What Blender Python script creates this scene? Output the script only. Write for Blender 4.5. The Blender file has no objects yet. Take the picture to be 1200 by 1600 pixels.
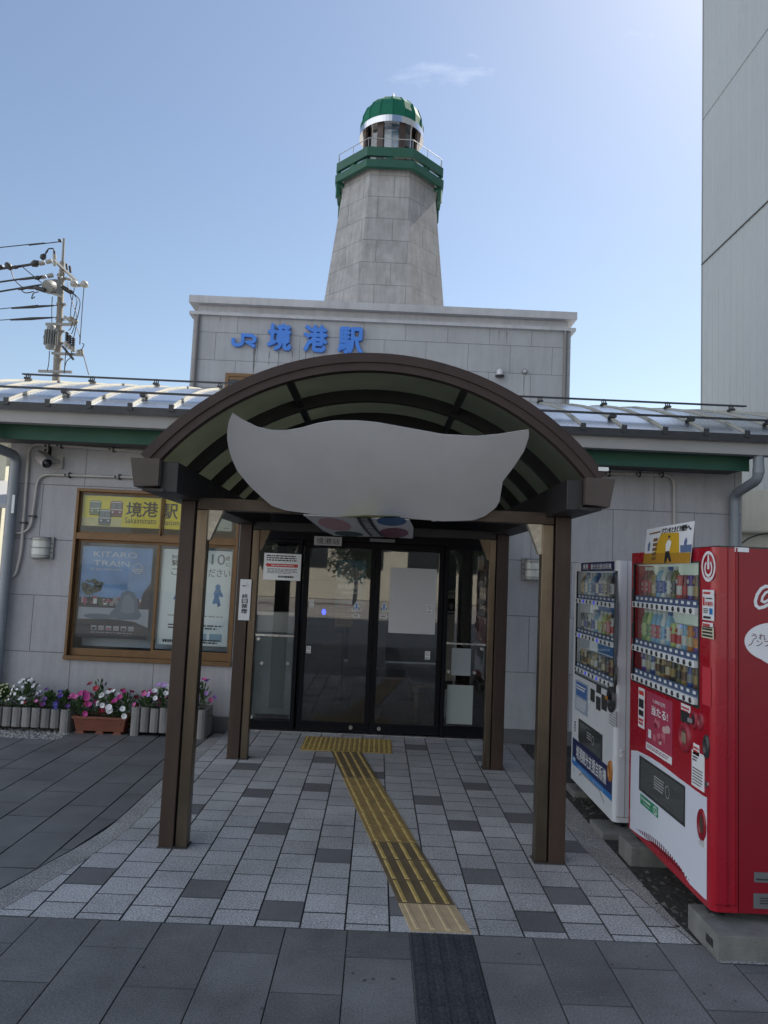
import bpy, bmesh, math, random
from math import sin, cos, pi, radians, atan2, sqrt
from mathutils import Vector, Matrix
from mathutils.geometry import tessellate_polygon
random.seed(7)
SC = bpy.context.scene
COL = SC.collection

# ------------------------------------------------------------------ camera
FPX, ROLL, EYE = 1109.0, 0.0435, Vector((0, 0, 1.76))
_x, _y = -9.0, 96.0
_xr, _yr = _x*cos(ROLL)+_y*sin(ROLL), -_x*sin(ROLL)+_y*cos(ROLL)
_pitch = atan2(_yr, FPX); _yaw = atan2(-_xr*cos(_pitch), FPX)
FWD = Vector((sin(_yaw)*cos(_pitch), cos(_yaw)*cos(_pitch), sin(_pitch)))
_r0 = Vector((cos(_yaw), -sin(_yaw), 0)); _u0 = _r0.cross(FWD)
RIGHT = _r0*cos(ROLL)+_u0*sin(ROLL); UP = _u0*cos(ROLL)-_r0*sin(ROLL)
cd = bpy.data.cameras.new('camera'); cam = bpy.data.objects.new('camera', cd); COL.objects.link(cam)
cd.sensor_fit = 'VERTICAL'; cd.sensor_height = 36.0; cd.sensor_width = 27.0
cd.lens = FPX/1600*36; cd.clip_start = 0.05; cd.clip_end = 3000
cam.matrix_world = Matrix(((RIGHT.x, UP.x, -FWD.x, EYE.x), (RIGHT.y, UP.y, -FWD.y, EYE.y),
                           (RIGHT.z, UP.z, -FWD.z, EYE.z), (0, 0, 0, 1)))
SC.camera = cam

# ------------------------------------------------------------------ sky, sun, exposure
SUN_AZ, SUN_EL = radians(40), radians(49)        # azimuth clockwise from +Y
W = bpy.data.worlds.new('World'); SC.world = W; W.use_nodes = True
wn, wl = W.node_tree.nodes, W.node_tree.links
for n in list(wn): wn.remove(n)
sky = wn.new('ShaderNodeTexSky'); sky.sky_type = 'NISHITA'; sky.sun_disc = False
sky.sun_elevation = SUN_EL; sky.sun_rotation = SUN_AZ
sky.air_density = 1.15; sky.dust_density = 0.55; sky.ozone_density = 1.2
wo = wn.new('ShaderNodeOutputWorld'); bg = wn.new('ShaderNodeBackground'); bg.inputs['Strength'].default_value = 0.071
tc = wn.new('ShaderNodeTexCoord'); mp = wn.new('ShaderNodeMapping'); mp.inputs['Scale'].default_value = (1.6, 1.6, 5.5)
mp.inputs['Location'].default_value = (0.35, 0.1, 0.2)
nz = wn.new('ShaderNodeTexNoise'); nz.inputs['Scale'].default_value = 2.2; nz.inputs['Detail'].default_value = 7; nz.inputs['Roughness'].default_value = 0.62
rp = wn.new('ShaderNodeMapRange'); rp.inputs['From Min'].default_value = 0.72; rp.inputs['From Max'].default_value = 1.45
rp.inputs['To Max'].default_value = 0.55
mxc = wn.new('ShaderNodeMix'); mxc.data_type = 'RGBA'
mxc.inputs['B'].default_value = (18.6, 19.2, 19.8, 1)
wl.new(tc.outputs['Generated'], mp.inputs['Vector']); wl.new(mp.outputs['Vector'], nz.inputs['Vector'])
# bright unseen cloud added left behind the camera as fill light, thin wisps elsewhere
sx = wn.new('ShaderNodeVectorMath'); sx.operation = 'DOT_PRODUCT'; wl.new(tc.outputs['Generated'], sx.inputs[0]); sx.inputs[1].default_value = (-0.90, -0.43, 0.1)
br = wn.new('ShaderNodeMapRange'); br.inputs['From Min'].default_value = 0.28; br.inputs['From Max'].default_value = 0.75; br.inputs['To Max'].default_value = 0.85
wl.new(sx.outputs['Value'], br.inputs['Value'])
ad = wn.new('ShaderNodeMath'); ad.operation = 'ADD'; 
# two faint wisps right of the tower and low above the right roof
_wd = []
for _q, _c, _k in (((770, 120), 0.965, 0.135), ((980, 620), 0.996, 0.20)):
    _d = (RIGHT*(_q[0]-600)-UP*(_q[1]-800)+FWD*FPX).normalized()
    _v = wn.new('ShaderNodeVectorMath'); _v.operation = 'DOT_PRODUCT'; wl.new(tc.outputs['Generated'], _v.inputs[0]); _v.inputs[1].default_value = _d
    _m = wn.new('ShaderNodeMapRange'); _m.interpolation_type = 'SMOOTHSTEP'; _m.inputs['From Min'].default_value = _c; _m.inputs['From Max'].default_value = 1.0; _m.inputs['To Max'].default_value = _k
    wl.new(_v.outputs['Value'], _m.inputs['Value']); _wd.append(_m.outputs['Result'])
_a1 = wn.new('ShaderNodeMath'); _a1.operation = 'ADD'; wl.new(_wd[0], _a1.inputs[0]); wl.new(_wd[1], _a1.inputs[1])
_a2 = wn.new('ShaderNodeMath'); _a2.operation = 'ADD'; wl.new(_a1.outputs[0], _a2.inputs[0]); wl.new(nz.outputs['Fac'], _a2.inputs[1])
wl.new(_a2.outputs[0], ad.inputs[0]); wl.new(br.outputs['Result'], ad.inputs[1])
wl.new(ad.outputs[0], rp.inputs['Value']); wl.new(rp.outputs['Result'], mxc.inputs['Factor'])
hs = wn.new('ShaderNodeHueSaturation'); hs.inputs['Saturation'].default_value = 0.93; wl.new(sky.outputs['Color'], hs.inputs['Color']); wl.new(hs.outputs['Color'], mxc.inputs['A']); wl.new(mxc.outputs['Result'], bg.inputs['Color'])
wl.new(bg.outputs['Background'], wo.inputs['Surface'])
sd = bpy.data.lights.new('sun', 'SUN'); so = bpy.data.objects.new('sun', sd); COL.objects.link(so)
sd.energy = 5.0; sd.angle = radians(0.55); sd.color = (1.0, 0.93, 0.82)
_sv = Vector((sin(SUN_AZ)*cos(SUN_EL), cos(SUN_AZ)*cos(SUN_EL), sin(SUN_EL)))
so.rotation_euler = _sv.to_track_quat('Z', 'Y').to_euler()
SC.view_settings.view_transform = 'Standard'; SC.view_settings.look = 'None'
SC.view_settings.exposure = 1.02; SC.view_settings.gamma = 1.0
SC.render.engine = 'CYCLES'
SC.cycles.max_bounces = 8; SC.cycles.transparent_max_bounces = 12
SC.cycles.use_denoising = True

# ------------------------------------------------------------------ helpers: photo pixel -> point on a real plane
def ray(px, py): return RIGHT*(px-600)-UP*(py-800)+FWD*FPX
def at(px, py, Y): d = ray(px, py); return EYE+d*(Y/d.y)
def atx(px, py, X): d = ray(px, py); return EYE+d*(X/d.x)
def atz(px, py, z=0.0): d = ray(px, py); return EYE+d*((z-EYE.z)/d.z)

class Frame:
    """a flat working plane: u along ex, v along ey, d outwards"""
    def __init__(s, O, ex, ey):
        s.O, s.ex, s.ey = Vector(O), Vector(ex).normalized(), Vector(ey).normalized(); s.n = s.ex.cross(s.ey).normalized()
    def p(s, u, v, d=0.0): return s.O+s.ex*u+s.ey*v+s.n*d
    def uv(s, px, py, d=0.0):
        r = ray(px, py); o = s.O+s.n*d; q = EYE+r*((o-EYE).dot(s.n)/r.dot(s.n))-o
        return (q.dot(s.ex), q.dot(s.ey))
def wallframe(Y): return Frame((0, Y, 0), (1, 0, 0), (0, 0, 1))      # faces the camera (-Y)

# ------------------------------------------------------------------ text -> flat mesh
_txt = {}
def text_geo(s, bold=0.0, ext=0.0):
    k = (s, bold, ext)
    if k in _txt: return _txt[k]
    c = bpy.data.curves.new('lettering', 'FONT'); c.body = s; c.offset = bold; c.extrude = ext; c.resolution_u = 3
    o = bpy.data.objects.new('lettering', c); COL.objects.link(o)
    dg = bpy.context.evaluated_depsgraph_get(); me = bpy.data.meshes.new_from_object(o.evaluated_get(dg))
    vs = [v.co.copy() for v in me.vertices]; fs = [tuple(p.vertices) for p in me.polygons]
    bpy.data.objects.remove(o); bpy.data.curves.remove(c); bpy.data.meshes.remove(me)
    if vs:
        x0, x1 = min(v.x for v in vs), max(v.x for v in vs); y0, y1 = min(v.y for v in vs), max(v.y for v in vs)
    else: x0 = y0 = 0; x1 = y1 = 1
    _txt[k] = (vs, fs, x0, x1, y0, y1); return _txt[k]

# ------------------------------------------------------------------ mesh builder
class MB:
    def __init__(s): s.v, s.f, s.m, s.s = [], [], [], []
    def face(s, pts, mi=0, sm=False):
        b = len(s.v); s.v += [Vector(p) for p in pts]; s.f.append(tuple(range(b, b+len(pts)))); s.m.append(mi); s.s.append(sm); return s
    def grid(s, rows, mi=0, sm=True, close=False):
        b = len(s.v); n = len(rows[0])
        for r in rows: s.v += [Vector(p) for p in r]
        for i in range(len(rows)-1):
            for j in range(n if close else n-1):
                k = (j+1) % n
                s.f.append((b+i*n+j, b+i*n+k, b+(i+1)*n+k, b+(i+1)*n+j)); s.m.append(mi); s.s.append(sm)
        return s
    def hexa(s, P, mi=0):
        b = len(s.v); s.v += [Vector(p) for p in P]
        for q in ((0, 3, 2, 1), (4, 5, 6, 7), (0, 1, 5, 4), (1, 2, 6, 5), (2, 3, 7, 6), (3, 0, 4, 7)):
            s.f.append(tuple(b+i for i in q)); s.m.append(mi); s.s.append(False)
        return s
    def box(s, a, b, mi=0):
        (x0, y0, z0), (x1, y1, z1) = a, b
        return s.hexa([(x0, y0, z0), (x1, y0, z0), (x1, y1, z0), (x0, y1, z0), (x0, y0, z1), (x1, y0, z1), (x1, y1, z1), (x0, y1, z1)], mi)
    def fbox(s, fr, u0, v0, u1, v1, d0, d1, mi=0):
        p = fr.p
        return s.hexa([p(u0, v0, d0), p(u1, v0, d0), p(u1, v1, d0), p(u0, v1, d0), p(u0, v0, d1), p(u1, v0, d1), p(u1, v1, d1), p(u0, v1, d1)], mi)
    def bar(s, a, b, w, h, mi=0, up=(0, 0, 1)):
        a, b = Vector(a), Vector(b); t = (b-a).normalized(); u = Vector(up)
        x = t.cross(u)
        if x.length < 1e-4: x = t.cross(Vector((0, 1, 0)))
        x.normalize(); y = x.cross(t); x *= w/2; y *= h/2
        return s.hexa([a-x-y, a+x-y, a+x+y, a-x+y, b-x-y, b+x-y, b+x+y, b-x+y], mi)
    def rect(s, fr, u0, v0, u1, v1, d, mi=0): return s.face([fr.p(u0, v0, d), fr.p(u1, v0, d), fr.p(u1, v1, d), fr.p(u0, v1, d)], mi)
    def quad(s, fr, uv, d, mi=0): return s.face([fr.p(u, v, d) for u, v in uv], mi)
    def ell(s, fr, cu, cv, ru, rv, d, mi=0, n=28): return s.face([fr.p(cu+ru*cos(2*pi*i/n), cv+rv*sin(2*pi*i/n), d) for i in range(n)], mi)
    def ring(s, fr, cu, cv, ru, rv, t, d, mi=0, n=32, a0=0, a1=2*pi):
        for i in range(n):
            a, b = a0+(a1-a0)*i/n, a0+(a1-a0)*(i+1)/n
            s.face([fr.p(cu+ru*cos(a), cv+rv*sin(a), d), fr.p(cu+ru*cos(b), cv+rv*sin(b), d),
                    fr.p(cu+(ru-t)*cos(b), cv+(rv-t)*sin(b), d), fr.p(cu+(ru-t)*cos(a), cv+(rv-t)*sin(a), d)], mi)
        return s
    def poly(s, fr, uv, d, mi=0):
        b = len(s.v); s.v += [fr.p(u, v, d) for u, v in uv]
        for t in tessellate_polygon([[Vector((u, v, 0)) for u, v in uv]]):
            a, b_, c = (Vector(uv[i]) for i in t)
            if (b_-a).cross(c-a) < 0: t = (t[0], t[2], t[1])
            s.f.append(tuple(b+i for i in t)); s.m.append(mi); s.s.append(False)
        return s
    def prism(s, fr, uv, d0, d1, mi=0, sm=False):
        n = len(uv); b = len(s.v)
        s.v += [fr.p(u, v, d0) for u, v in uv]+[fr.p(u, v, d1) for u, v in uv]
        ar = sum(uv[i][0]*uv[(i+1) % n][1]-uv[(i+1) % n][0]*uv[i][1] for i in range(n))
        for t in tessellate_polygon([[Vector((u, v, 0)) for u, v in uv]]):
            a, b_, c = (Vector(uv[i]) for i in t)
            if (b_-a).cross(c-a) < 0: t = (t[0], t[2], t[1])
            s.f.append(tuple(b+n+i for i in t)); s.m.append(mi); s.s.append(False)
            s.f.append(tuple(b+i for i in reversed(t))); s.m.append(mi); s.s.append(False)
        for i in range(n):
            k = (i+1) % n; q = (b+i, b+k, b+n+k, b+n+i)
            s.f.append(q if ar > 0 else tuple(reversed(q))); s.m.append(mi); s.s.append(sm)
        return s
    def stroke(s, fr, pts, w, d0, d1, mi=0):
        P = [Vector(p) for p in pts]; L, R = [], []
        for i, p in enumerate(P):
            t1 = (P[i]-P[i-1]).normalized() if i else (P[1]-P[0]).normalized()
            t2 = (P[i+1]-P[i]).normalized() if i < len(P)-1 else t1
            n1, n2 = Vector((-t1.y, t1.x)), Vector((-t2.y, t2.x)); m = n1+n2
            if m.length < 1e-3: m = n1.copy()
            m.normalize(); k = w/2/max(0.45, m.dot(n1)); L.append(p+m*k); R.append(p-m*k)
        for i in range(len(P)-1):
            if d1-d0 < 1e-6:
                s.face([fr.p(*R[i], d0), fr.p(*R[i+1], d0), fr.p(*L[i+1], d0), fr.p(*L[i], d0)], mi)
            else:
                a = [fr.p(*q, d0) for q in (R[i], R[i+1], L[i+1], L[i])]; c = [fr.p(*q, d1) for q in (R[i], R[i+1], L[i+1], L[i])]
                s.face(c, mi); s.face(a[::-1], mi); s.face([a[0], a[1], c[1], c[0]], mi); s.face([a[2], a[3], c[3], c[2]], mi)
                if i == 0: s.face([a[3], a[0], c[0], c[3]], mi)
                if i == len(P)-2: s.face([a[1], a[2], c[2], c[1]], mi)
        return s
    def tube(s, pts, r, n=10, mi=0, caps=True):
        P = [Vector(p) for p in pts]; rows = []; ref = None
        for i, p in enumerate(P):
            t = ((P[min(i+1, len(P)-1)]-P[max(i-1, 0)])).normalized()
            if ref is None: ref = t.orthogonal().normalized()
            x = (ref-t*ref.dot(t)); x = x.normalized() if x.length > 1e-5 else t.orthogonal().normalized(); ref = x; y = t.cross(x)
            rr = r[i] if isinstance(r, (list, tuple)) else r
            rows.append([p+x*rr*cos(2*pi*k/n)+y*rr*sin(2*pi*k/n) for k in range(n)])
        s.grid(rows, mi, n > 5, True)
        if caps: s.face(rows[0][::-1], mi); s.face(rows[-1], mi)
        return s
    def cyl(s, a, b, r0, r1=None, n=14, mi=0): return s.tube([a, b], [r0, r0 if r1 is None else r1], n, mi)
    def lathe(s, c, prof, n=24, mi=0, sm=True, rot=0.0):
        rows = [[(c[0]+r*cos(2*pi*k/n+rot), c[1]+r*sin(2*pi*k/n+rot), c[2]+z) for k in range(n)] for r, z in prof]
        s.grid(rows, mi, sm, True)
        if prof[0][0] > 1e-3: s.face(rows[0][::-1], mi)
        if prof[-1][0] > 1e-3: s.face(rows[-1], mi)
        return s
    def text(s, fr, t, u, v, w, h, d, mi=0, bold=0.0, ext=0.0, shear=None):
        if bold:      # heavier strokes: slightly shifted copies, each a hair above the last
            e = bold*(h or w/max(1, len(t)))*1.1
            for k, (a, c) in enumerate(((-e, 0), (e, 0), (0, -e), (0, e), (0, 0))): s.text(fr, t, u+a+e*0, v+c, w, h, d+k*(0.0008 if ext else 0.00012), mi, 0.0, ext, shear)
            return s
        vs, fs, x0, x1, y0, y1 = text_geo(t, 0.0, 0.5 if ext else 0.0)
        if not vs: return s
        sx = w/(x1-x0) if w else None; sy = h/(y1-y0) if h else sx
        if sx is None: sx = sy
        b = len(s.v)
        for q in vs:
            uu, vv = u+(q.x-x0)*sx, v+(q.y-y0)*sy
            if shear: uu, vv = shear(uu, vv)
            s.v.append(fr.p(uu, vv, d+(q.z+0.5)*ext if ext else d))
        for f in fs: s.f.append(tuple(b+i for i in f)); s.m.append(mi); s.s.append(False)
        return s
    def lines(s, fr, u0, u1, v0, v1, n, d, mi=0, fill=0.5, seed=1):
        """rows of illegibly small print"""
        R = random.Random(seed); h = (v1-v0)/n
        for i in range(n):
            v = v1-(i+1)*h+h*(1-fill)/2; u = u0; e = u1-(R.random()*0.25*(u1-u0) if i == n-1 else R.random()*0.06*(u1-u0))
            while u < e:
                w = min((0.04+R.random()*0.10)*(u1-u0), e-u); s.rect(fr, u, v, u+w, v+h*fill, d, mi); u += w+0.02*(u1-u0)
        return s
    def build(s, name, mats, parent=None, bevel=0.0, solid=0.0, sub=False, recalc=False):
        if not isinstance(mats, (list, tuple)): mats = [mats]
        if parent is not None: o0 = world_loc(parent)
        else:
            xs, ys, zs = [p.x for p in s.v], [p.y for p in s.v], [p.z for p in s.v]
            o0 = Vector(((min(xs)+max(xs))/2, (min(ys)+max(ys))/2, min(zs)))
        me = bpy.data.meshes.new(name); me.from_pydata([p-o0 for p in s.v], [], s.f)
        for m in mats: me.materials.append(m)
        me.polygons.foreach_set('material_index', s.m); me.polygons.foreach_set('use_smooth', s.s); me.update()
        if recalc:
            bm = bmesh.new(); bm.from_mesh(me); bmesh.ops.remove_doubles(bm, verts=bm.verts, dist=1e-5); bmesh.ops.recalc_face_normals(bm, faces=bm.faces); bm.to_mesh(me); bm.free()
        o = bpy.data.objects.new(name, me); COL.objects.link(o)
        if parent is not None: o.parent = parent
        else: o.location = o0
        if bevel:
            b = o.modifiers.new('bevel', 'BEVEL'); b.width = bevel; b.segments = 2; b.limit_method = 'ANGLE'; b.angle_limit = radians(40)
        if solid:
            m = o.modifiers.new('solid', 'SOLIDIFY'); m.thickness = solid; m.offset = 0; e = o.modifiers.new('edge', 'EDGE_SPLIT'); e.split_angle = radians(35)
        return o
def world_loc(o):
    l = Vector(o.location); p = o.parent
    while p is not None: l += p.location; p = p.parent
    return l
def thing(name, label, cat, loc=(0, 0, 0), group=None):
    o = bpy.data.objects.new(name, None); o.empty_display_size = 0.2; COL.objects.link(o); o.location = loc
    return tag(o, label, cat, group)
def tag(o, label, cat, group=None):
    o['label'] = label; o['category'] = cat
    if group: o['group'] = group
    return o
def struct(o): o['kind'] = 'structure'; return o
def stuff(o): o['kind'] = 'stuff'; return o
def clone(o, parent=None, dx=None):
    c = o.copy(); COL.objects.link(c)
    if parent is not None: c.parent = parent
    if dx is not None: c.location = Vector(o.location)+Vector(dx)
    for ch in list(o.children): clone(ch, c)
    return c

# ------------------------------------------------------------------ materials
def lin(h):
    if not isinstance(h, str): return tuple(h)+(1,) if len(h) == 3 else tuple(h)
    c = [int(h[i:i+2], 16)/255 for i in (0, 2, 4)]
    return tuple(x/12.92 if x <= 0.04045 else ((x+0.055)/1.055)**2.4 for x in c)+(1,)
_mats = {}
def mat(name, col, rough=0.6, metal=0.0, var=0.0, vscale=6.0, bump=0.0, bscale=60.0, island=0.0, spec=0.5, coat=0.0, streak=0.0, speck=0.0, emit=0.0, stretch=(1, 1, 1)):
    if name in _mats: return _mats[name]
    m = bpy.data.materials.new(name); m.use_nodes = True; _mats[name] = m
    nt = m.node_tree; N, L = nt.nodes, nt.links; b = N['Principled BSDF']
    c = lin(col); b.inputs['Base Color'].default_value = c; b.inputs['Roughness'].default_value = rough; b.inputs['Metallic'].default_value = metal
    b.inputs['Specular IOR Level'].default_value = spec; b.inputs['Coat Weight'].default_value = coat
    if emit: b.inputs['Emission Color'].default_value = c; b.inputs['Emission Strength'].default_value = emit
    geo = N.new('ShaderNodeNewGeometry'); cur = None
    def mulby(val, lo, hi, fmin=0.3, fmax=0.7):
        nonlocal cur
        r = N.new('ShaderNodeMapRange'); r.inputs['From Min'].default_value = fmin; r.inputs['From Max'].default_value = fmax
        r.inputs['To Min'].default_value = lo; r.inputs['To Max'].default_value = hi; L.new(val, r.inputs['Value'])
        x = N.new('ShaderNodeMix'); x.data_type = 'RGBA'; x.blend_type = 'MULTIPLY'; x.inputs['Factor'].default_value = 1
        if cur is None: x.inputs['A'].default_value = c
        else: L.new(cur, x.inputs['A'])
        L.new(r.outputs['Result'], x.inputs['B']); cur = x.outputs['Result']
    def noise(scale, detail=5, st=(1, 1, 1)):
        mpn = N.new('ShaderNodeMapping'); mpn.inputs['Scale'].default_value = st; L.new(geo.outputs['Position'], mpn.inputs['Vector'])
        n = N.new('ShaderNodeTexNoise'); n.inputs['Scale'].default_value = scale; n.inputs['Detail'].default_value = detail; n.inputs['Roughness'].default_value = 0.6
        L.new(mpn.outputs['Vector'], n.inputs['Vector']); return n.outputs['Fac']
    if var: mulby(noise(vscale, 6, stretch), 1-var, 1+var*0.6)
    if streak: mulby(noise(2.2, 6, (4.0, 4.0, 0.22)), 1-streak, 1.0, 0.34, 0.55); mulby(noise(14, 4, (1, 1, 0.25)), 1-streak*0.35, 1.05)
    if speck: mulby(noise(110, 2), 1-speck, 1+speck*0.7, 0.36, 0.64); mulby(noise(420, 1), 1-speck*0.7, 1+speck*0.6, 0.36, 0.64)
    if island: mulby(geo.outputs['Random Per Island'], 1-island, 1+island, 0, 1)
    if cur is not None: L.new(cur, b.inputs['Base Color'])
    if var and rough < 0.9:
        r = N.new('ShaderNodeMapRange'); r.inputs['To Min'].default_value = max(0.02, rough-0.12); r.inputs['To Max'].default_value = min(1, rough+0.12)
        L.new(noise(vscale*1.7, 4), r.inputs['Value']); L.new(r.outputs['Result'], b.inputs['Roughness'])
    if bump:
        bn = N.new('ShaderNodeBump'); bn.inputs['Strength'].default_value = bump; bn.inputs['Distance'].default_value = 0.01
        L.new(noise(bscale, 4), bn.inputs['Height']); L.new(bn.outputs['Normal'], b.inputs['Normal'])
    return m
def glass(name, tint=(0.9, 0.95, 0.95), refl=1.0, dirt=0.0):
    if name in _mats: return _mats[name]
    m = bpy.data.materials.new(name); m.use_nodes = True; _mats[name] = m; nt = m.node_tree; N, L = nt.nodes, nt.links
    for n in list(N): N.remove(n)
    out = N.new('ShaderNodeOutputMaterial'); tr = N.new('ShaderNodeBsdfTransparent'); tr.inputs['Color'].default_value = tuple(tint)+(1,)
    gl = N.new('ShaderNodeBsdfGlossy'); gl.inputs['Roughness'].default_value = 0.01; gl.inputs['Color'].default_value = (1, 1, 1, 1)
    fr = N.new('ShaderNodeFresnel'); fr.inputs['IOR'].default_value = 1.5
    mu = N.new('ShaderNodeMath'); mu.operation = 'MULTIPLY'; mu.inputs[1].default_value = 1.7*refl; mu.use_clamp = True
    mx = N.new('ShaderNodeMixShader'); L.new(fr.outputs['Fac'], mu.inputs[0]); L.new(mu.outputs[0], mx.inputs['Fac'])
    L.new(tr.outputs[0], mx.inputs[1]); L.new(gl.outputs[0], mx.inputs[2]); last = mx.outputs[0]
    if dirt:
        df = N.new('ShaderNodeBsdfDiffuse'); df.inputs['Color'].default_value = (0.7, 0.72, 0.72, 1); m2 = N.new('ShaderNodeMixShader'); m2.inputs['Fac'].default_value = dirt
        L.new(last, m2.inputs[1]); L.new(df.outputs[0], m2.inputs[2]); last = m2.outputs[0]
    L.new(last, out.inputs['Surface']); return m
def panel_wall(name, col, bw, bh, ox, oz, mortar=0.008, streak=0.12, gap=0.45, bump=0.35, bscale=90, axis='XZ', off=0.5, var=0.10, vscale=1.3):
    """cladding slabs in running bond with thin dark joints, weather streaks and a rough face"""
    m = mat(name, col, 0.85, 0, var, vscale, 0, 60, streak=streak, speck=0.06); N, L = m.node_tree.nodes, m.node_tree.links; b = N['Principled BSDF']
    geo = N.new('ShaderNodeNewGeometry'); sp = N.new('ShaderNodeSeparateXYZ'); L.new(geo.outputs['Position'], sp.inputs[0]); cb = N.new('ShaderNodeCombineXYZ')
    def add(o, k):
        a = N.new('ShaderNodeMath'); a.operation = 'ADD'; a.inputs[1].default_value = k; L.new(o, a.inputs[0]); return a.outputs[0]
    L.new(add(sp.outputs[axis[0]], ox), cb.inputs[0]); L.new(add(sp.outputs[axis[1]], oz), cb.inputs[1])
    br = N.new('ShaderNodeTexBrick'); br.offset = off; br.offset_frequency = 2; br.inputs['Scale'].default_value = 1
    br.inputs['Mortar Size'].default_value = mortar/2; br.inputs['Mortar Smooth'].default_value = 0.2
    br.inputs['Brick Width'].default_value = bw; br.inputs['Row Height'].default_value = bh
    br.inputs['Color1'].default_value = (1, 1, 1, 1); br.inputs['Color2'].default_value = (0.93, 0.93, 0.94, 1); br.inputs['Mortar'].default_value = (gap, gap, gap, 1)
    L.new(cb.outputs[0], br.inputs['Vector'])
    x = N.new('ShaderNodeMix'); x.data_type = 'RGBA'; x.blend_type = 'MULTIPLY'; x.inputs['Factor'].default_value = 1
    L.new(b.inputs['Base Color'].links[0].from_socket, x.inputs['A']); L.new(br.outputs['Color'], x.inputs['B']); L.new(x.outputs['Result'], b.inputs['Base Color'])
    nz = N.new('ShaderNodeTexNoise'); nz.inputs['Scale'].default_value = bscale; nz.inputs['Detail'].default_value = 3; L.new(geo.outputs['Position'], nz.inputs['Vector'])
    b1 = N.new('ShaderNodeBump'); b1.inputs['Strength'].default_value = bump; b1.inputs['Distance'].default_value = 0.006; L.new(nz.outputs['Fac'], b1.inputs['Height'])
    b2 = N.new('ShaderNodeBump'); b2.invert = True; b2.inputs['Strength'].default_value = 0.8; b2.inputs['Distance'].default_value = 0.008
    L.new(br.outputs['Fac'], b2.inputs['Height']); L.new(b1.outputs['Normal'], b2.inputs['Normal']); L.new(b2.outputs['Normal'], b.inputs['Normal'])
    return m

# ================================================================== GROUND
def clip_line(poly, a, b):
    """keep the part of a convex polygon left of the line a->b"""
    out = []
    f = lambda p: (b[0]-a[0])*(p[1]-a[1])-(b[1]-a[1])*(p[0]-a[0])
    for i in range(len(poly)):
        p, q = poly[i], poly[(i+1) % len(poly)]; fp, fq = f(p), f(q)
        if fp >= 0: out.append(p)
        if fp*fq < 0: t = fp/(fp-fq); out.append((p[0]+(q[0]-p[0])*t, p[1]+(q[1]-p[1])*t))
    return out
def interp(tab, y):
    if y <= tab[0][0]: return tab[0][1]
    for (a, u), (b, v) in zip(tab, tab[1:]):
        if y <= b: return u+(v-u)*(y-a)/(b-a)
    return tab[-1][1]
def paver(mb, poly, z, gap=0.004, cham=0.004, mi=0, tilt=0.0012, ms=None):
    """one paving unit: bevelled top, sides running down into the joint"""
    if len(poly) < 3: return
    A = sum(poly[i][0]*poly[(i+1) % len(poly)][1]-poly[(i+1) % len(poly)][0]*poly[i][1] for i in range(len(poly)))/2
    if abs(A) < 2e-4: return
    if A < 0: poly = poly[::-1]
    def inset(P, k):
        n = len(P); Q = []
        for i in range(n):
            a, p, c = Vector(P[i-1]), Vector(P[i]), Vector(P[(i+1) % n])
            t1, t2 = (p-a), (c-p)
            if t1.length < 1e-6 or t2.length < 1e-6: return None
            t1.normalize(); t2.normalize(); n1, n2 = Vector((-t1.y, t1.x)), Vector((-t2.y, t2.x)); m = (n1+n2).normalized()
            Q.append(p+m*k/max(0.35, m.dot(n1)))
        return Q
    a, b = inset(poly, gap), inset(poly, gap+cham)
    if a is None or b is None: return
    dz = [random.uniform(-tilt, tilt)]*len(poly)
    lo = [(p.x, p.y, z-0.03) for p in a]; mid = [(p.x, p.y, z-cham*0.8+d) for p, d in zip(a, dz)]; top = [(p.x, p.y, z+d) for p, d in zip(b, dz)]
    base = len(mb.v); n = len(a); mb.v += [Vector(p) for p in lo+mid+top]
    for i in range(n):
        k = (i+1) % n
        for r in (0, 1): mb.f.append((base+r*n+i, base+r*n+k, base+(r+1)*n+k, base+(r+1)*n+i)); mb.m.append(ms if ms is not None else mi); mb.s.append(False)
    mb.f.append(tuple(base+2*n+i for i in range(n))); mb.m.append(mi); mb.s.append(False)

M_grout = mat('grout', (0.085, 0.086, 0.088), 0.95, var=0.3, vscale=5)
M_asph = mat('pale plaza concrete', (0.34, 0.33, 0.32), 0.92, var=0.25, vscale=0.6, bump=0.3, bscale=200)
M_slab = mat('grey paving slab', (0.150, 0.150, 0.154), 0.72, var=0.42, vscale=1.5, bump=0.35, bscale=220, island=0.18, speck=0.26)
M_slab2 = mat('dark paving slab', (0.128, 0.130, 0.134), 0.70, var=0.25, vscale=2.6, bump=0.3, bscale=220, island=0.10, speck=0.15)
M_tile = mat('speckled granite tile', (0.40, 0.40, 0.41), 0.62, var=0.26, vscale=1.7, bump=0.25, bscale=180, island=0.10, speck=0.50)
M_tiled = mat('dark granite tile', (0.135, 0.135, 0.142), 0.6, var=0.18, vscale=2, bump=0.25, bscale=180, island=0.12, speck=0.25)
M_aggr = mat('exposed aggregate', (0.34, 0.335, 0.33), 0.85, var=0.3, vscale=2.5, bump=0.9, bscale=120, speck=0.6)
M_soil = mat('dark soil', (0.045, 0.042, 0.040), 0.98, var=0.5, vscale=30, bump=1.0, bscale=70)
M_peb = mat('pale pebble', (0.30, 0.29, 0.28), 0.8, var=0.2, vscale=9, island=0.5)
M_pebd = mat('dark pebble', (0.07, 0.065, 0.06), 0.9, var=0.2, vscale=9, island=0.6)

g = MB(); g.face([(-400, -400, -0.036), (400, -400, -0.036), (400, 400, -0.036), (-400, 400, -0.036)])
struct(g.build('ground', M_asph))
FRONT = 3.672
b = MB(); b.face([(-8, -1.5, -0.014), (8, -1.5, -0.014), (8, 7.85, -0.014), (-8, 7.85, -0.014)])
struct(b.build('paving_bed', M_grout))

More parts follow.
